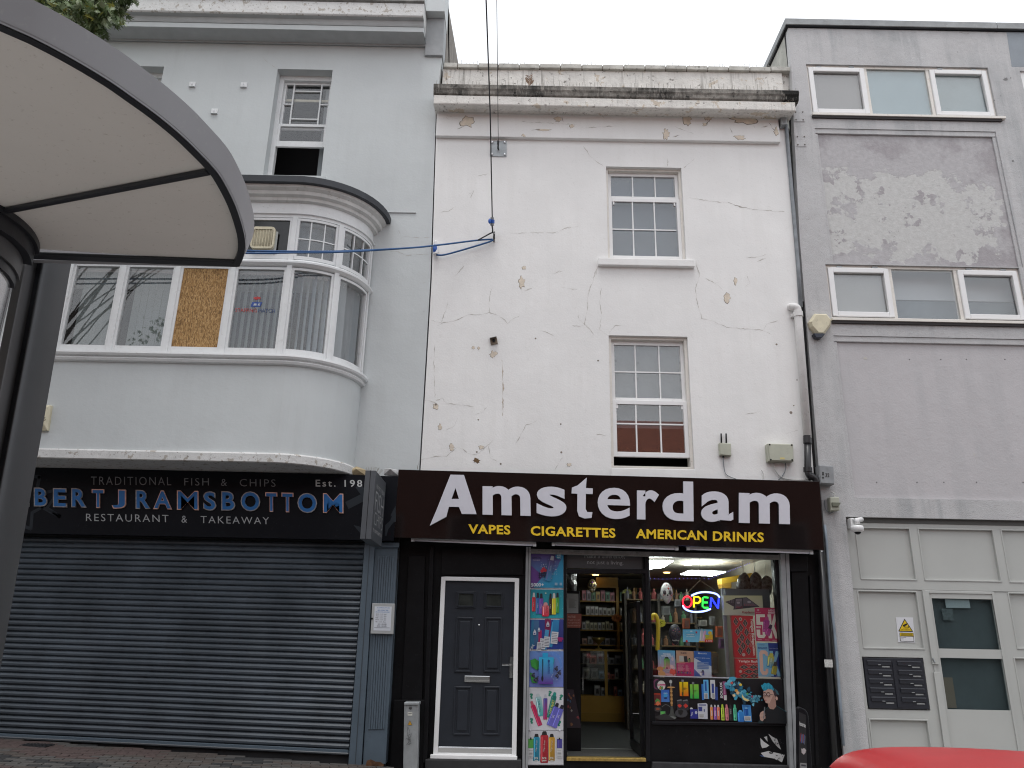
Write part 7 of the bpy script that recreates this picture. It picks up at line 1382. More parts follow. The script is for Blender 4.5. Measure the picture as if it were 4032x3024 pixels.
# smoke cloud with fruit, smoker in glasses
for k in range(70):
    t = rb.random(); cx_ = 830+t*230+rb.gauss(0, 26); cy_ = 40+t*200+rb.gauss(0, 42)*(1-.25*t); pr.blob(cx_, cy_, rb.uniform(10, 34), rb.choice(((.02, .12, .20), (.03, .20, .32), (.06, .30, .44), (.12, .38, .50), (.015, .06, .10))), seed=k, j=.55)
for k in range(26): t = k/25; pr.blob(1060+t*110+rb.gauss(0, 8), 225+rb.gauss(0, 14)-(40*t if k % 2 else 0), rb.uniform(6, 16)*(1.2-.5*t), rb.choice(((.06, .22, .30), (.15, .38, .46), (.03, .12, .18))), seed=90+k, j=.6)
for x, y, r_, c in ((860, 45, 15, (.5, .08, .07)), (955, 65, 16, (.62, .42, .05)), (905, 130, 17, (.55, .26, .06)), (920, 155, 19, (.6, .42, .22)), (875, 185, 16, (.6, .45, .25)), (1025, 165, 13, (.10, .30, .10)), (1075, 195, 12, (.3, .05, .10))): pr.blob(x, y, r_, c, seed=int(x), j=.18)
for k in range(9): pr.ell(905+(k % 3)*14, 70+(k//3)*16, 8, 8, (.02, .025, .05), 8)
pr.poly([(965, 170), (985, 205), (1030, 230), (1048, 235), (1020, 250), (980, 235), (960, 200)], (.62, .50, .22))
SKN = (.42, .27, .22); SK2 = (.30, .18, .145)
pr.poly([(1120, 488), (1140, 410), (1190, 350), (1255, 300), (1330, 290), (1400, 335), (1450, 370), (1450, 488)], (.010, .012, .014)); pr.line([(1140, 410), (1190, 350), (1250, 305)], 3, (.02, .10, .11)); pr.line([(1330, 290), (1400, 335), (1448, 368)], 4, (.02, .10, .12))
pr.poly([(1245, 250), (1330, 230), (1332, 300), (1300, 335), (1262, 330), (1242, 300)], SK2); pr.poly([(1200, 140), (1215, 118), (1260, 105), (1320, 120), (1332, 180), (1322, 225), (1290, 258), (1245, 270), (1218, 262), (1212, 240), (1202, 222), (1196, 205), (1204, 190), (1198, 172)], SKN); pr.poly([(1300, 190), (1330, 185), (1325, 228), (1290, 258), (1262, 266)], SK2)
pr.ell(1342, 212, 13, 22, SKN); pr.poly([(1305, 120), (1340, 130), (1352, 175), (1338, 190), (1318, 180)], (.03, .025, .03)); pr.poly([(1320, 95), (1360, 130), (1372, 175), (1345, 165)], (.03, .08, .10))
pr.poly([(1180, 70), (1200, 60), (1218, 40), (1245, 48), (1262, 38), (1285, 55), (1310, 85), (1322, 128), (1290, 112), (1258, 105), (1228, 125), (1205, 130), (1200, 110), (1188, 100)], (.02, .24, .36)); 
for k in range(14): pr.line([(1195+k*8, 112-k % 3*4), (1188+k*9, 62+(k % 4)*8)], 3, ((.05, .38, .50), (.01, .12, .2))[k % 2])
for cx_ in (1212, 1252): pr.ell(cx_, 168, 21, 21, (.012, .012, .014), 16); pr.ell(cx_, 168, 16, 16, (.34, .22, .19), 16); pr.ell(cx_-2, 170, 7, 4, (.5, .48, .46), 8); pr.ell(cx_-3, 170, 3.5, 4, (.02, .03, .05), 8)
pr.line([(1272, 166), (1330, 178)], 4, (.012, .012, .014)); pr.poly([(1198, 172), (1192, 206), (1204, 212), (1212, 205)], SK2); pr.ell(1216, 232, 14, 5, (.30, .08, .08)); pr.line([(1200, 148), (1222, 144)], 4, (.06, .03, .02)); pr.line([(1240, 144), (1266, 148)], 4, (.06, .03, .02))
pr.poly([(1140, 400), (1150, 372), (1178, 352), (1198, 356), (1202, 380), (1196, 420), (1178, 455), (1160, 470), (1144, 455)], SKN)
for k in range(4): pr.poly([(1150, 382+k*18), (1198, 366+k*18), (1204, 374+k*18), (1198, 382+k*18), (1154, 396+k*18)], SKN if k % 2 else (.36, .23, .19))
pr.rr(1192, 372, 12, 130, .14, (.12, .13, .14)); pr.poly([(1110, 488), (1140, 450), (1175, 470), (1180, 488)], (.015, .03, .035))
poster('window_vinyl', 'black vinyl band printed with vapes, smoke and a smoker in glasses under the window', pr, zO, [(196, 132), (1610, 150), (1645, 628), (205, 608)], YS+.02, 'window vinyl', .006, lift=.001)
pr = Pr(300, 350); WP = (.50, .50, .50)
pr.poly([(20, 90), (60, 130), (120, 170), (90, 190), (40, 200), (25, 160)], WP); pr.poly([(110, 45), (160, 80), (205, 100), (250, 215), (215, 190), (160, 130)], (.42, .42, .42)); pr.poly([(60, 80), (95, 70), (100, 130)], (.45, .45, .45)); pr.poly([(25, 250), (110, 230), (180, 245), (290, 270), (260, 350), (170, 310), (60, 290)], WP); pr.ell(140, 248, 24, 12, (.02, .02, .022)); pr.ell(140, 247, 9, 6, (.2, .2, .2))
for k in range(40): pr.blob(rb.choice((rb.uniform(170, 240), rb.uniform(180, 280))), rb.choice((rb.uniform(95, 170), rb.uniform(262, 335))), rb.uniform(2, 7), (.03, .03, .032), seed=k, n=7)
pr.poly([(5, 270), (40, 275), (70, 295), (30, 288)], (.02, .05, .14))
qd = quad(zO, [(1345, 700), (1640, 700), (1640, 1055), (1345, 1055)], YS-.001); mb = MB(); pr.into(mb, *qd, lift=.001); mb.m = [0]*len(mb.m); tag(mb.build('torn_poster', PRINT), 'torn black and white eye poster on the black stall riser', 'poster')
# ---- six advertising panels beside the doorway
Y6 = YS-.03
def P6(i, label, pr):
    ys6 = [(55, 312), (324, 538), (550, 771), (785, 1053), (1057, 1378), (1380, 1633)]; a, b = ys6[i]; xl = lambda y: 79-(y-55)*.0155
    poster('advert_panel', label, pr, zM, [(xl(a), a), (320, a+2), (319, b), (xl(b), b)], Y6, 'poster', .012, group='advert panels beside the shop doorway')
pr = Pr(240, 257, (.10, .05, .24), (.05, .28, .46)); pr.poly([(0, 90), (90, 170), (20, 257), (0, 257)], (.13, .05, .24)); pr.poly([(240, 0), (240, 257), (60, 257), (190, 120)], (.03, .27, .46)); pr.text('CRYSTAL', 6, 26, 78, 42, (.03, .02, .08), .03, res=2); pr.text('PRO MAX', 14, 46, 66, 56, (.4, .38, .46), .02)
for k in range(60): a = rb.uniform(0, 6.3); d = rb.uniform(20, 85); pr.ell(130+d*math.cos(a), 118+d*math.sin(a)*.9, rb.uniform(1.5, 5), rb.uniform(1.5, 5), rb.choice(((.4, .46, .55), (.25, .35, .5), (.5, .54, .6))), 7)
for x, y in ((92, 118), (104, 128), (82, 132)): pr.ell(x, y, 13, 13, (.42, .03, .05), 9)
for k in range(9): pr.ell(64+(k % 4)*16, 152+(k//4)*15, 8, 8, (.02, .02, .06), 8)
pr.vape(142, 112, 40, 190, .18, (.07, .05, .16), (.05, .22, .40), (.35, .36, .4), .18); pr.text('CRYSTAL', 122, 108, 166, 118, (.35, .45, .55), .0, 0, -1.4); pr.ell(206, 22, 26, 22, (.02, .20, .34)); pr.text('0%', 192, 8, 220, 22, (.5, .56, .6), .02); pr.text('NIC', 192, 25, 220, 38, (.5, .56, .6), .02); pr.text('5000+', 2, 222, 96, 250, (.55, .6, .64), .03, res=2); pr.rect(176, 220, 196, 240, (.25, .4, .52)); pr.rect(212, 220, 230, 240, (.25, .4, .52))
P6(0, 'purple and blue vape panel with berries and 5000+, topmost beside the doorway', pr)
pr = Pr(244, 214, (.02, .22, .28), (.02, .30, .36))
for k in range(12): pr.ell(rb.uniform(5, 240), rb.uniform(5, 210), rb.uniform(2, 5), rb.uniform(2, 5), (.12, .42, .46), 8)
for x, y, w, h, c in ((24, 95, 26, 140, (.48, .04, .06)), (54, 105, 26, 160, (.04, .12, .32)), (80, 108, 30, 155, (.16, .07, .32)), (148, 110, 24, 160, (.03, .02, .02)), (174, 108, 30, 160, (.60, .50, .04)), (200, 100, 26, 152, (.06, .28, .06))): pr.vape(x, y, w, h, 0, c, None, (.02, .02, .03) if c[0] < .4 else (.5, .5, .48), .24); pr.text('vape', x-18, y+14, x+18, y+22, (.5, .48, .48), .0, 0, -1.5)
pr.vape(112, 150, 50, 104, 0, (.55, .16, .18), (.55, .02, .05), (.55, .25, .25), .22); pr.text('ELFBAR', 94, 140, 150, 152, (.42, .02, .04), .02, 0, -math.pi/2); pr.ell(112, 28, 6, 5, (.5, .55, .4), 8)
P6(1, 'teal panel with a row of upright coloured vapes, second from top', pr)
pr = Pr(248, 220, (.035, .05, .20), (.015, .035, .20))
for x, y, w, h, a, c in ((20, 110, 36, 210, .08, (.03, .16, .30)), (48, 100, 40, 190, -.02, (.05, .13, .26)), (75, 150, 24, 140, .0, (.32, .02, .10)), (132, 70, 44, 150, 0, (.20, .02, .08)), (118, 150, 30, 150, .14, (.06, .26, .46)), (165, 110, 30, 190, .15, (.05, .30, .55)), (190, 60, 46, 120, .08, (.03, .20, .42)), (232, 60, 26, 130, 0, (.04, .05, .22))): pr.rr(x, y, w, h, a, c, tuple(v*.7 for v in c))
for x, y, s in ((95, 180, 1), (125, 165, 1), (182, 135, 1.15), (70, 200, .8)):
    pr.rr(x, y, 44*s, 78*s, .1, (.50, .51, .54))
    for k in range(6): pr.rr(x, y-28*s+k*11*s, 34*s, 3.4, .1, (.10, .10, .13))
for x, y, s in ((132, 30, .9), (35, 92, .9), (66, 72, .7)): pr.poly([(x, y-22*s), (x+12*s, y), (x+12*s, y+24*s), (x-12*s, y+24*s), (x-12*s, y)], (.45, .46, .52)); pr.ell(x, y+14*s, 6*s, 7*s, (.05, .05, .2), 8)
pr.blob(225, 145, 20, (.26, .02, .12), seed=2); pr.text('24mg', 2, 190, 36, 216, (.5, .5, .55), .02, 0, -1.2)
P6(2, 'dark blue panel crowded with vape cartons and warning labels, third from top', pr)
pr = Pr(252, 268, (.12, .22, .48), (.14, .18, .48)); pr.poly([(140, 8), (190, 5), (230, 40), (245, 110), (225, 160), (230, 100), (205, 50), (160, 30)], (.10, .22, .55))
for k in range(34): t = k/33*4.5; pr.ell(185+55*math.cos(t-1.8)+rb.gauss(0, 4), 90+70*math.sin(t-1.8)+rb.gauss(0, 4), rb.uniform(2, 5), rb.uniform(2, 5), (.16, .28, .58), 7)
for pts6 in ([(5, 70), (40, 55), (75, 80), (85, 130), (50, 140), (15, 115)], [(2, 160), (30, 170), (60, 240), (20, 235)], [(160, 45), (185, 60), (178, 100)]): pr.poly(pts6, (.04, .26, .05))
for k in range(9): pr.line([(40+k*2, 60+k*9), (70, 90+k*6)], 1.4, (.02, .16, .03))
for bx, by in ((30, 180), (62, 205), (200, 130), (222, 160), (45, 215), (205, 185)):
    for k in range(10): a = k*.63; pr.ell(bx+13*math.cos(a)*(k % 3+1)/3, by+14*math.sin(a)*(k % 3+1)/3, 6, 6, ((.015, .015, .03), (.06, .06, .10))[k % 2], 8)
pr.rr(122, 145, 108, 200, .02, (.03, .36, .60), (.10, .03, .24)); pr.rect(95, 12, 135, 50, (.02, .30, .55)); pr.rect(92, 60, 102, 205, (.015, .06, .10)); pr.ell(96, 205, 8, 22, (.01, .01, .02)); pr.text('HAYATI PRO', 92, 112, 192, 128, (.02, .05, .2), .02, 0, math.pi/2, 2); pr.ell(142, 72, 9, 9, (.02, .06, .2), 8)
for k in range(16): a = rb.uniform(0, 6.3); pr.ell(195+30*math.cos(a), 190+24*math.sin(a), 2.4, 2.4, (.4, .46, .6), 6)
P6(3, 'blue panel with a big blue vape among blackberries and mint, fourth from top', pr)
pr = Pr(256, 321, (.54, .54, .57)); GR_ = (.02, .20, .13)
for x, y, a in ((18, 65, -.2), (155, 45, .1), (238, 72, .2), (22, 250, -.2), (225, 268, .1)): pr.text('?', x-14, y-22, x+14, y+22, GR_, .06, 0, a, 2)
pr.vape(52, 195, 34, 195, -.36, (.42, .02, .08), (.40, .03, .10), (.45, .1, .14), .16); pr.vape(78, 130, 44, 170, -.16, (.30, .44, .46), (.05, .34, .34), (.42, .46, .48), .14); pr.text('LOST MARY', 28, 124, 124, 142, (.05, .26, .26), .02, 0, -1.72, 2); pr.vape(122, 145, 30, 190, .0, (.06, .06, .26), (.40, .02, .08), (.40, .42, .46), .16); pr.vape(172, 130, 38, 195, .22, (.015, .14, .12), (.015, .16, .13), (.02, .24, .20), .14); pr.text('LOST MARY', 116, 136, 226, 156, (.45, .46, .12), .03, 0, -1.35, 2); pr.vape(182, 200, 40, 180, .36, (.10, .10, .40), (.13, .12, .44), (.02, .02, .03), .17); pr.vape(218, 215, 40, 180, .36, (.12, .12, .44), (.14, .13, .46), (.02, .02, .03), .17)
for x in (182, 218): pr.text('X', x-12, 205, x+10, 228, (.4, .4, .6), .02, 0, .3)
P6(4, 'white panel with six tilted vapes and green question marks, fifth from top', pr)
pr = Pr(258, 253, (.50, .50, .53), (.56, .56, .58))
for x, w, h, c in ((60, 48, 205, (.02, .22, .34)), (172, 46, 205, (.46, .25, .03))): pr.vape(x, 125, w, h, 0, c, tuple(v*.6 for v in c), (.02, .02, .02), .12)
pr.vape(118, 122, 58, 238, 0, (.36, .02, .03), (.26, .01, .02), (.02, .02, .02), .12)
for x, w in ((60, 36), (172, 36), (118, 42)): pr.text('I Vape Great', x-44, 108, x+44, 124, (.48, .46, .44), .0, .3, -1.5); pr.text('IVG', x-w*.35, 196, x+w*.35, 212, (.56, .55, .5), .03); pr.text('2400', x-w*.4, 216, x+w*.4, 230, (.56, .55, .5), .03)
for x, c in ((18, (.08, .30, .06)), (228, (.06, .05, .25))):
    pr.rect(x-18, 40, x+20, 200, (.46, .47, .48)); pr.rect(x-18, 60, x+20, 130, c); pr.vape(x, 90, 18, 80, 0, c); pr.rect(x-18, 140, x+20, 200, (.55, .55, .56))
    for k in range(5): pr.rect(x-14, 148+k*10, x+15, 151+k*10, (.1, .1, .1))
P6(5, 'white panel with red, blue and gold vapes, lowest beside the doorway', pr)
MB().prism(quad(zM, [(78, 50), (321, 52), (320, 1638), (54, 1638)], Y6+.0125), .01).build('advert_backing', LETW, WH)
for i, y in enumerate((318, 778, 1378)):
    for x in (72, 292): tag(MB().lathe(U(zM(x, y), Y6-.004), (0, -1, 0), [(.010, 0), (.010, .006), (.005, .009)], 8).build('screw_cap', LETW), 'white screw cap fixing the advert panels beside the doorway', 'screw', 'screw caps on the advert panels')
# ================================================================== bus shelter
ZR = 2.60
SH = T('bus_shelter', 'grey bus shelter with curved roof edge and dark posts at the left', 'bus shelter', (-1.45, 1.86, .07))
ROOFU = mat('shelter_ceiling', (.80, .76, .72), .7, var=.04, vs=2.2, bump=.05, bs=60, spots=((.48, .43, .38), .5, 70), blotch=((.42, .28, .15), .735, 2.6))
FASC = mat('shelter_fascia', (.30, .30, .318), .45, var=.06, vs=3, spots=((.35, .35, .35), .5, 60))
TRIM = mat('shelter_trim', (.018, .019, .024), .4)
POSTM = mat('shelter_post', (.055, .057, .062), .35, metal=.3, var=.12, vs=4)
POSTL = mat('shelter_post_pale', (.10, .10, .104), .45, metal=.2, var=.1, vs=4)
inner = [zA(0, 215), zA(300, 350), zA(600, 510), zA(900, 690), zA(1100, 830), zA(1300, 975), zA(1500, 1140), zA(1650, 1285), zA(1780, 1420), (852, 702), (899, 794), (930, 887), (939, 940), (935, 988), (918, 1030)]
I3 = [UZ(p, ZR) for p in inner]; back_l = UZ(zQ(430, 500), ZR)
yb_ = I3[-1].y; s0 = I3[0]; d0 = (I3[0]-I3[1]).normalized()
ext = [s0+d0*t+Vector((-.12*t*t, 0, 0)) for t in (.9, .6, .3)]        # the edge goes on out of frame
corner = [Vector((-2.5, ext[0].y-.1, ZR)), Vector((-2.5, yb_-.03, ZR))]
curve = smoothp(ext+I3, 3)
def offs(P, d):                                                       # push a plan line outwards (to the right of travel)
    o = []
    for i, p in enumerate(P):
        t = (P[min(i+1, len(P)-1)]-P[max(i-1, 0)]).normalized(); o.append(p+Vector((t.y, -t.x, 0))*d)
    return o
loop = curve+[back_l, corner[1], corner[0]]
mb = MB(); mb.prism([p for p in loop], (0, 0, .012)); mb.build('ceiling_panel', ROOFU, SH)
def ribbon(name, A, B, m):
    mb = MB()
    for i in range(len(A)-1): mb.face([A[i], A[i+1], B[i+1], B[i]])
    return mb.build(name, m, SH, smooth=True)
dn = Vector((0, 0, -.012)); up = Vector((0, 0, .052))
tr_out = offs(curve, .018)
ribbon('edge_trim', [p+dn for p in curve], [p+dn for p in tr_out], TRIM); ribbon('edge_trim_side', [p+dn for p in curve], [p+Vector((0, 0, .005)) for p in curve], TRIM)
fo = offs(curve, .020); fo2 = offs(curve, .034)
ribbon('fascia_edge', [p+dn*.8 for p in tr_out], [p for p in fo], FASC); ribbon('fascia', [p+dn*.4 for p in fo], [p+up for p in fo2], FASC); ribbon('fascia_lip', [p+up for p in fo2], [p+up+Vector((0, 0, .004)) for p in offs(curve, .02)], mat('fascia_lip', (.4, .4, .41), .4))
mb = MB(); mb.face([p+up+Vector((0, 0, .003)) for p in offs(curve, .02)]+[back_l+up, corner[1]+up, corner[0]+up]); mb.build('roof_top', FASC, SH)
# dark ribs under the roof
def ribq(name, a, b, w, h=.03): 
    a, b = Vector(a), Vector(b); d = (b-a).normalized(); nn = Vector((-d.y, d.x, 0))*w
    MB().prism([a+nn, b+nn, b-nn, a-nn], (0, 0, -h)).build(name, TRIM, SH, .004)
r0 = UZ(zA(1800, 1455), ZR); r1 = UZ(zQ(60, 60), ZR); ribq('roof_rib', r0, r0+(r1-r0)*2.4, .0085, .012)
ribq('back_beam', I3[-1]+Vector((.01, .0, 0)), back_l+Vector((-1.2, -.02, 0)), .017, .010)
mb = MB(); mb.box(-2.5, I3[-1].x, yb_+.02, yb_+.04, ZR+.003, ZR+.05); mb.build('back_fascia', FASC, SH)
# upright behind the roof edge; the side screen curves round in plan towards the kerb
YT = yb_+.042; YTb = YT+.085; hz = ZR+.03
zq = U(zQ(700, 700), YTb).z; xr = U(zQ(700, 700), YTb).x; xl = U(zQ(395, 700), YT).x
lean = U((63, 2126), YTb); lx_ = (xr-lean.x)/(zq-lean.z)
LN = lambda z: (z-zq)*lx_      # the posts stand square to the sloping pavement
def post(name, pl, m): MB().prism([(x+LN(.03), y, .03) for x, y in pl], (lx_*hz, 0, hz)).build(name, m, SH, .003)
n = 26; P = [(xl+(xr-xl)*(1-math.cos(math.pi*k/n))/2, YTb-.085*math.sin(math.pi*k/n)) for k in range(n+1)]
mb = MB(); mb.prism([(x+LN(.03), y, .03) for x, y in P]+[(xr+LN(.03), YTb+.03, .03), (xl+LN(.03), YTb+.03, .03)], (lx_*hz, 0, hz)); mb.build('main_post', POSTM, SH, smooth=False)
xa = U(zQ(262, 700), YT).x; post('dark_channel', [(xa, YT+.01), (xl+.012, YT+.01), (xl+.012, YTb), (xa, YTb)], TRIM)
xs1, xs0 = U(zQ(258, 700), YT-.04).x, U(zQ(160, 700), YT-.04).x; post('pale_stile', [(xs0, YT-.04), (xs1, YT-.04), (xs1, YT+.02), (xs0, YT+.02)], POSTL)
C_ = smoothp([UZ(zQ(*p), ZR) for p in ((440, 492), (432, 425), (392, 335), (330, 255), (240, 170), (150, 105), (50, 40), (-120, -40), (-420, -120))], 4)
def inset(P, d): return [q for q in offs(P, d)]
def rail(name, d0, d1, z0, z1, m):
    A, B = inset(C_, d0), inset(C_, d1); mb = MB()
    for i in range(len(A)-1):
        c = [A[i], A[i+1], B[i+1], B[i]]; lo_ = [Vector((q.x, q.y, z0)) for q in c]; hi_ = [Vector((q.x, q.y, z1)) for q in c]; mb.mesh(lo_+hi_, [(0, 1, 2, 3), (7, 6, 5, 4), (0, 4, 5, 1), (2, 6, 7, 3)])
    return mb.build(name, m, SH)
sg = 1 if (C_[len(C_)//2]-C_[0]).cross(Vector((0, 0, 1))).dot(Vector((-1, 0, 0))) > 0 else -1
rail('top_rail', 0, .012*sg, ZR-.018, ZR-.001, TRIM); rail('top_channel', .010*sg, .05*sg, ZR-.055, ZR-.001, TRIM); rail('screen_frame', .030*sg, .055*sg, ZR-.105, ZR-.056, POSTL); rail('screen_seal', .036*sg, .052*sg, ZR-.13, ZR-.106, TRIM)
rail('side_glass', .042*sg, .046*sg, .4, ZR-.131, glassmat('shelter_glass', (.85, .83, .84), .08)); rail('bottom_rail', .03*sg, .055*sg, .34, .4, POSTL)
MB().box(-2.5, -2.42, YT-.06, YT+.06, .03, ZR-.03).build('far_post', POSTM, SH, .008)
# ================================================================== red car parked in the road
CAR = T('parked_car', 'red car parked in the road, only its roof showing at the bottom right', 'car', (3.55, 4.1, ground(3.55)-.215))
PAINT = mat('red_car_paint', (.42, .018, .022), .36, var=.08, vs=4, spec=.4, bump=.04, bs=5, spots=((.36, .10, .10), .35, 35)); TYRE = mat('tyre', (.02, .02, .02), .85); CGL = mat('car_glass', (.02, .022, .024), .05); LAMP = mat('tail_lamp', (.30, .01, .01), .15)
cz = ground(3.55)-.16; ang_c = math.atan(.049)
def carP(x, y, z): # car frame: x forward from rear bumper, y from centre line, z up from road; rolled to the road's fall
    xx = 1.63+x; return Vector((xx, 4.10+y, ground(xx)-.215+z))
def half(x):       # section: half-width profile (y,z) rows along the car
    L_ = 4.05; t = x/L_
    sill = .20; belt = .90+.04*math.sin(math.pi*t)
    if x < .06: return None
    return None
secs = []   # x, bonnet/roof height, roof half width, belt half width, belt height
table = [(0.00, .78, .60, .66, .72), (0.05, .98, .64, .74, .90), (0.12, 1.22, .60, .80, .94), (0.20, 1.335, .58, .83, .95), (0.40, 1.375, .585, .845, .95), (0.8, 1.40, .59, .85, .94), (1.4, 1.405, .59, .85, .93), (2.0, 1.395, .585, .85, .92), (2.35, 1.35, .565, .85, .91), (2.75, 1.20, .56, .845, .90), (3.12, .96, .62, .84, .885), (3.5, .90, .62, .82, .84), (3.85, .80, .56, .76, .74), (4.02, .62, .5, .66, .58)]
mb = MB(); rows_ = []
for x, zt_c, rw, bw, bz in table:
    pts_c = [(-bw*.96, .22), (-bw, .45), (-bw, bz*.8), (-bw*.98, bz), (-rw-.03, bz+(zt_c-bz)*.72), (-rw+.04, bz+(zt_c-bz)*.93), (-rw*.6, bz+(zt_c-bz)*.985), (0, zt_c)]
    pts_c = pts_c+[(-y, z) for y, z in reversed(pts_c[:-1])]; rows_.append([carP(x, y, z) for y, z in pts_c])
n = len(rows_[0]); v = [p for r in rows_ for p in r]; fcs = []; mis = []
for i in range(len(rows_)-1):
    for k in range(n-1):
        fcs.append((i*n+k, i*n+k+1, (i+1)*n+k+1, (i+1)*n+k)); x = table[i][0]
        mis.append(1 if (k in (3, 10) and .30 <= x < 2.7) else 0)
for fc, m_ in zip(fcs, mis): mb.mesh([v[q] for q in fc], [(0, 1, 2, 3)], m_)
mb.face(rows_[0], 0); mb.face(list(reversed(rows_[-1])), 0); body = mb.build('body', [PAINT, CGL], CAR, smooth=True)
ss = body.modifiers.new('sub', 'SUBSURF'); ss.levels = 2; ss.render_levels = 2
for nm, pts_c in (('windscreen', [(2.42, .50, 1.385), (2.42, -.50, 1.385), (3.02, -.60, 1.02), (3.02, .60, 1.02)]), ('rear_window', [(.17, .50, 1.225), (.17, -.50, 1.225), (.06, -.56, 1.0), (.06, .56, 1.0)])):
    MB().prism([carP(*p)+Vector((.02 if nm == 'windscreen' else -.03, 0, .03 if nm == 'windscreen' else 0)) for p in pts_c], (.01 if nm == 'windscreen' else -.01, 0, .006)).build(nm, CGL, CAR)
for x in (.75, 3.25):
    for s_ in (-1, 1):
        c_ = carP(x, s_*.76, .31); w_ = MB().lathe(c_-Vector((0, .10, 0)), (0, 1, 0), [(.24, 0), (.31, .02), (.31, .18), (.24, .2)], 24).build('wheel', TYRE, CAR)
        MB().lathe(c_+Vector((0, s_*.10, 0)), (0, s_, 0), [(.22, -.02), (.22, .0), (.08, .02), (.03, .025)], 10).build('rim', STEEL, w_)
for s_ in (-1, 1):
    c_ = carP(.04, s_*.62, .80); MB().box(c_.x-.05, c_.x+.1, c_.y-.12, c_.y+.12, c_.z-.1, c_.z+.08).build('tail_light', LAMP, CAR, .03)
    c_ = carP(3.92, s_*.55, .64); MB().box(c_.x-.1, c_.x+.06, c_.y-.16, c_.y+.16, c_.z-.06, c_.z+.06).build('headlight', CGL, CAR, .03)
    c_ = carP(2.55, s_*.93, .98); MB().ell(c_, .08, .10, .07).build('wing_mirror', PAINT, CAR, smooth=True)
# ================================================================== trees
LEAF = mat('plane_leaf', (.11, .16, .06), .5, var=.5, vs=3.0); LEAF2 = mat('plane_leaf_pale', (.28, .33, .20), .5, var=.25, vs=3.0); LEAFY = mat('plane_leaf_yellow', (.32, .33, .07), .5, var=.3, vs=4); BARK = mat('bark', (.12, .10, .075), .9, var=.3, vs=9, bump=.8, bs=18)
def leafshape(): # five-lobed leaf
    P = []; r_ = [(0, 0), (28, .55), (48, .30), (72, .85), (82, .50), (90, 1.0), (98, .50), (108, .85), (132, .30), (152, .55)]
    for a, q_ in r_[1:]: P.append((q_*math.cos(math.radians(a)), q_*math.sin(math.radians(a))))
    return [(0, 0)]+P
LS = leafshape()
def leaf(mb, p, s, rn, m):
    d = Vector((rn.gauss(0, 1), rn.gauss(0, 1), rn.gauss(-.3, .7))).normalized(); u = d.orthogonal().normalized(); a = rn.uniform(0, 6.28); w = d.cross(u); x = (u*math.cos(a)+w*math.sin(a)); y = d.cross(x)
    pts_ = [p+x*(k[0]*s)+y*(k[1]*s)+d*(.15*s*abs(k[0])) for k in LS]; mb.face(pts_, m)
def tree(label, base, trunk, crowns, n, seed, ls=.11, name='plane_tree'):
    rn = random.Random(seed); t = T(name, label, 'tree', base); mb = MB(); top = base+Vector(trunk)
    mb.tube([base, base.lerp(top, .3)+Vector((.05, .03, 0)), base.lerp(top, .65), top], [.26, .20, .17, .12], 10)
    for c, r_ in crowns: c = Vector(c); s_ = base.lerp(top, rn.uniform(.6, 1)); mid = s_.lerp(c, .5)+Vector((rn.uniform(-.2, .2), rn.uniform(-.2, .2), .25)); q_ = .03 if r_ > .5 else .018; mb.tube(smoothp([s_, mid, c], 4), [q_*(1-.115*k) for k in range(9)], 6)
    mb.build('trunk', BARK, t, smooth=True); mb = MB(); tot = sum(r_**2 for _, r_ in crowns)
    for c, r_ in crowns:
        k = int(n*r_**2/tot*(3.2 if r_ < .4 else 1)); tw = []
        for _ in range(max(6, k//28)):
            d = Vector((rn.gauss(0, 1), rn.gauss(0, 1), rn.gauss(0, .8))).normalized(); tw.append(Vector(c)+d*r_*rn.uniform(.35, 1.0))
        for _ in range(k):
            q_ = rn.choice(tw); p = q_+Vector((rn.gauss(0, .2), rn.gauss(0, .2), rn.gauss(0, .16)))*min(1.2, r_); leaf(mb, p, ls*rn.uniform(.7, 1.25), rn, 0 if rn.random() < .74 else (1 if rn.random() < .72 else 2))
    mb.build('crown', [LEAF, LEAF2, LEAFY], t)
lc = []
TY = 7.2
for px, r_ in (((-330, -60), .75), ((60, -120), .6), ((150, 20), .36), ((300, -120), .55), ((330, 30), .34), ((250, 70), .30), ((400, 90), .26), ((430, 0), .32), ((355, 140), .2), ((540, -30), .2), ((540, 25), .13), ((200, 40), .3), ((470, 60), .2), ((120, -30), .3), ((450, -80), .3), ((20, -420), 1.1), ((-500, -300), 1.2)): lc.append((U((px[0]-85, px[1]), TY+random.uniform(-.35, .35)), r_))
tree('leafy street tree whose branch hangs into the top left corner above the shelter', Vector((-7.6, 7.9, ground(-7.6))), (.25, -.2, 5.4), lc, 6500, 3, .11)
tc2 = [((-9.5+dx, -1.5+dy, 7.0+dz), r_) for dx, dy, dz, r_ in ((0, 0, 0, 1.3), (1.2, .2, .5, 1.0), (-1.2, 0, .6, 1.0), (.2, 1, .8, .9), (0, -.9, .8, 1.0), (.4, .1, 1.7, 1.0), (2.0, .3, -.4, .7), (-.6, .6, -.9, .7))]
tree('street tree on the near pavement, seen only reflected in the bow windows', Vector((-9.5, -1.5, ground(-9.5))), (0, 0, 6.0), tc2, 2600, 8, .15)
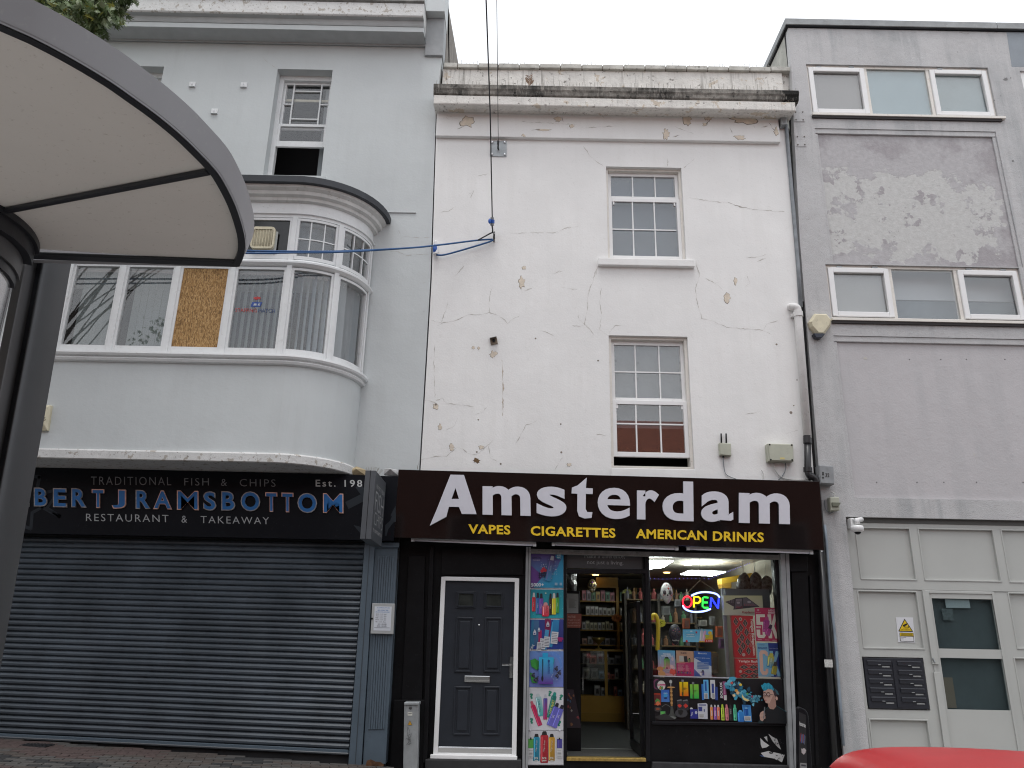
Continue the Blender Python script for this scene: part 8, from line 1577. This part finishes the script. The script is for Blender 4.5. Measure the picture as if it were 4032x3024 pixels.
# ================================================================== terrace across the street (behind the camera; reflected in the glass)
OB = T('brick_terrace', 'red brick terrace with tiled roof across the street, reflected in the windows', 'building', (0, -6.6, 0))
BR = mat('red_brick', (.23, .085, .055), .9, var=.3, vs=8, bump=.3); TL_ = mat('red_roof_tiles', (.36, .12, .075), .85, var=.35, vs=10, bump=.4, bs=14)
hs = [[-22 + 2.75*i + .7, -22 + 2.75*i + 1.9] for i in range(16)]
for z0 in (0,):
    mb = MB(); holes = []
    for a, b in hs:
        for zb_, zt3 in ((1.0, 2.5), (3.9, 5.4)): holes.append([(a, zb_), (b, zb_), (b, zt3), (a, zt3)])
    mb.holed([(-22, -1), (22, -1), (22, 7.4), (-22, 7.4)], holes, -6.6, -.15); mb.build('wall', BR, OB); MB().box(-22, 22, -6.59, -6.55, -1, 3.2).build('shop_fronts', mat('dark_shop_fronts', (.05, .055, .055), .6, var=.4, vs=1.5), OB)
mb = MB(); mb.face([(-22.3, -6.3, 7.3), (22.3, -6.3, 7.3), (22.3, -9.6, 9.9), (-22.3, -9.6, 9.9)]); mb.face([(-22.3, -9.6, 9.9), (22.3, -9.6, 9.9), (22.3, -13, 7.3), (-22.3, -13, 7.3)]); mb.build('roof', TL_, OB)
mb = MB(); mb.face([(-22, -13, -1), (22, -13, -1), (22, -13, 7.3), (-22, -13, 7.3)]); mb.build('rear_wall', BR, OB)
for s_ in (-22, 22): MB().mesh([(s_, -6.6, -1), (s_, -13, -1), (s_, -13, 7.3), (s_, -9.6, 9.87), (s_, -6.6, 7.4)], [(0, 1, 2, 3, 4)]).build('gable', BR, OB)
for a, b in hs:
    for zb_, zt3 in ((1.0, 2.5), (3.9, 5.4)): f = MB().frame((a, b, zb_, zt3), .07, -6.76, -6.70).build('window', UPVC, OB); MB().box(a+.07, b-.07, -6.745, -6.735, zb_+.07, zt3-.07).build('pane', CGL, f)
for x in (-12, 1.5, 13): MB().box(x-.5, x+.5, -9.9, -9.2, 9.4, 10.9).build('chimney', BR, OB)
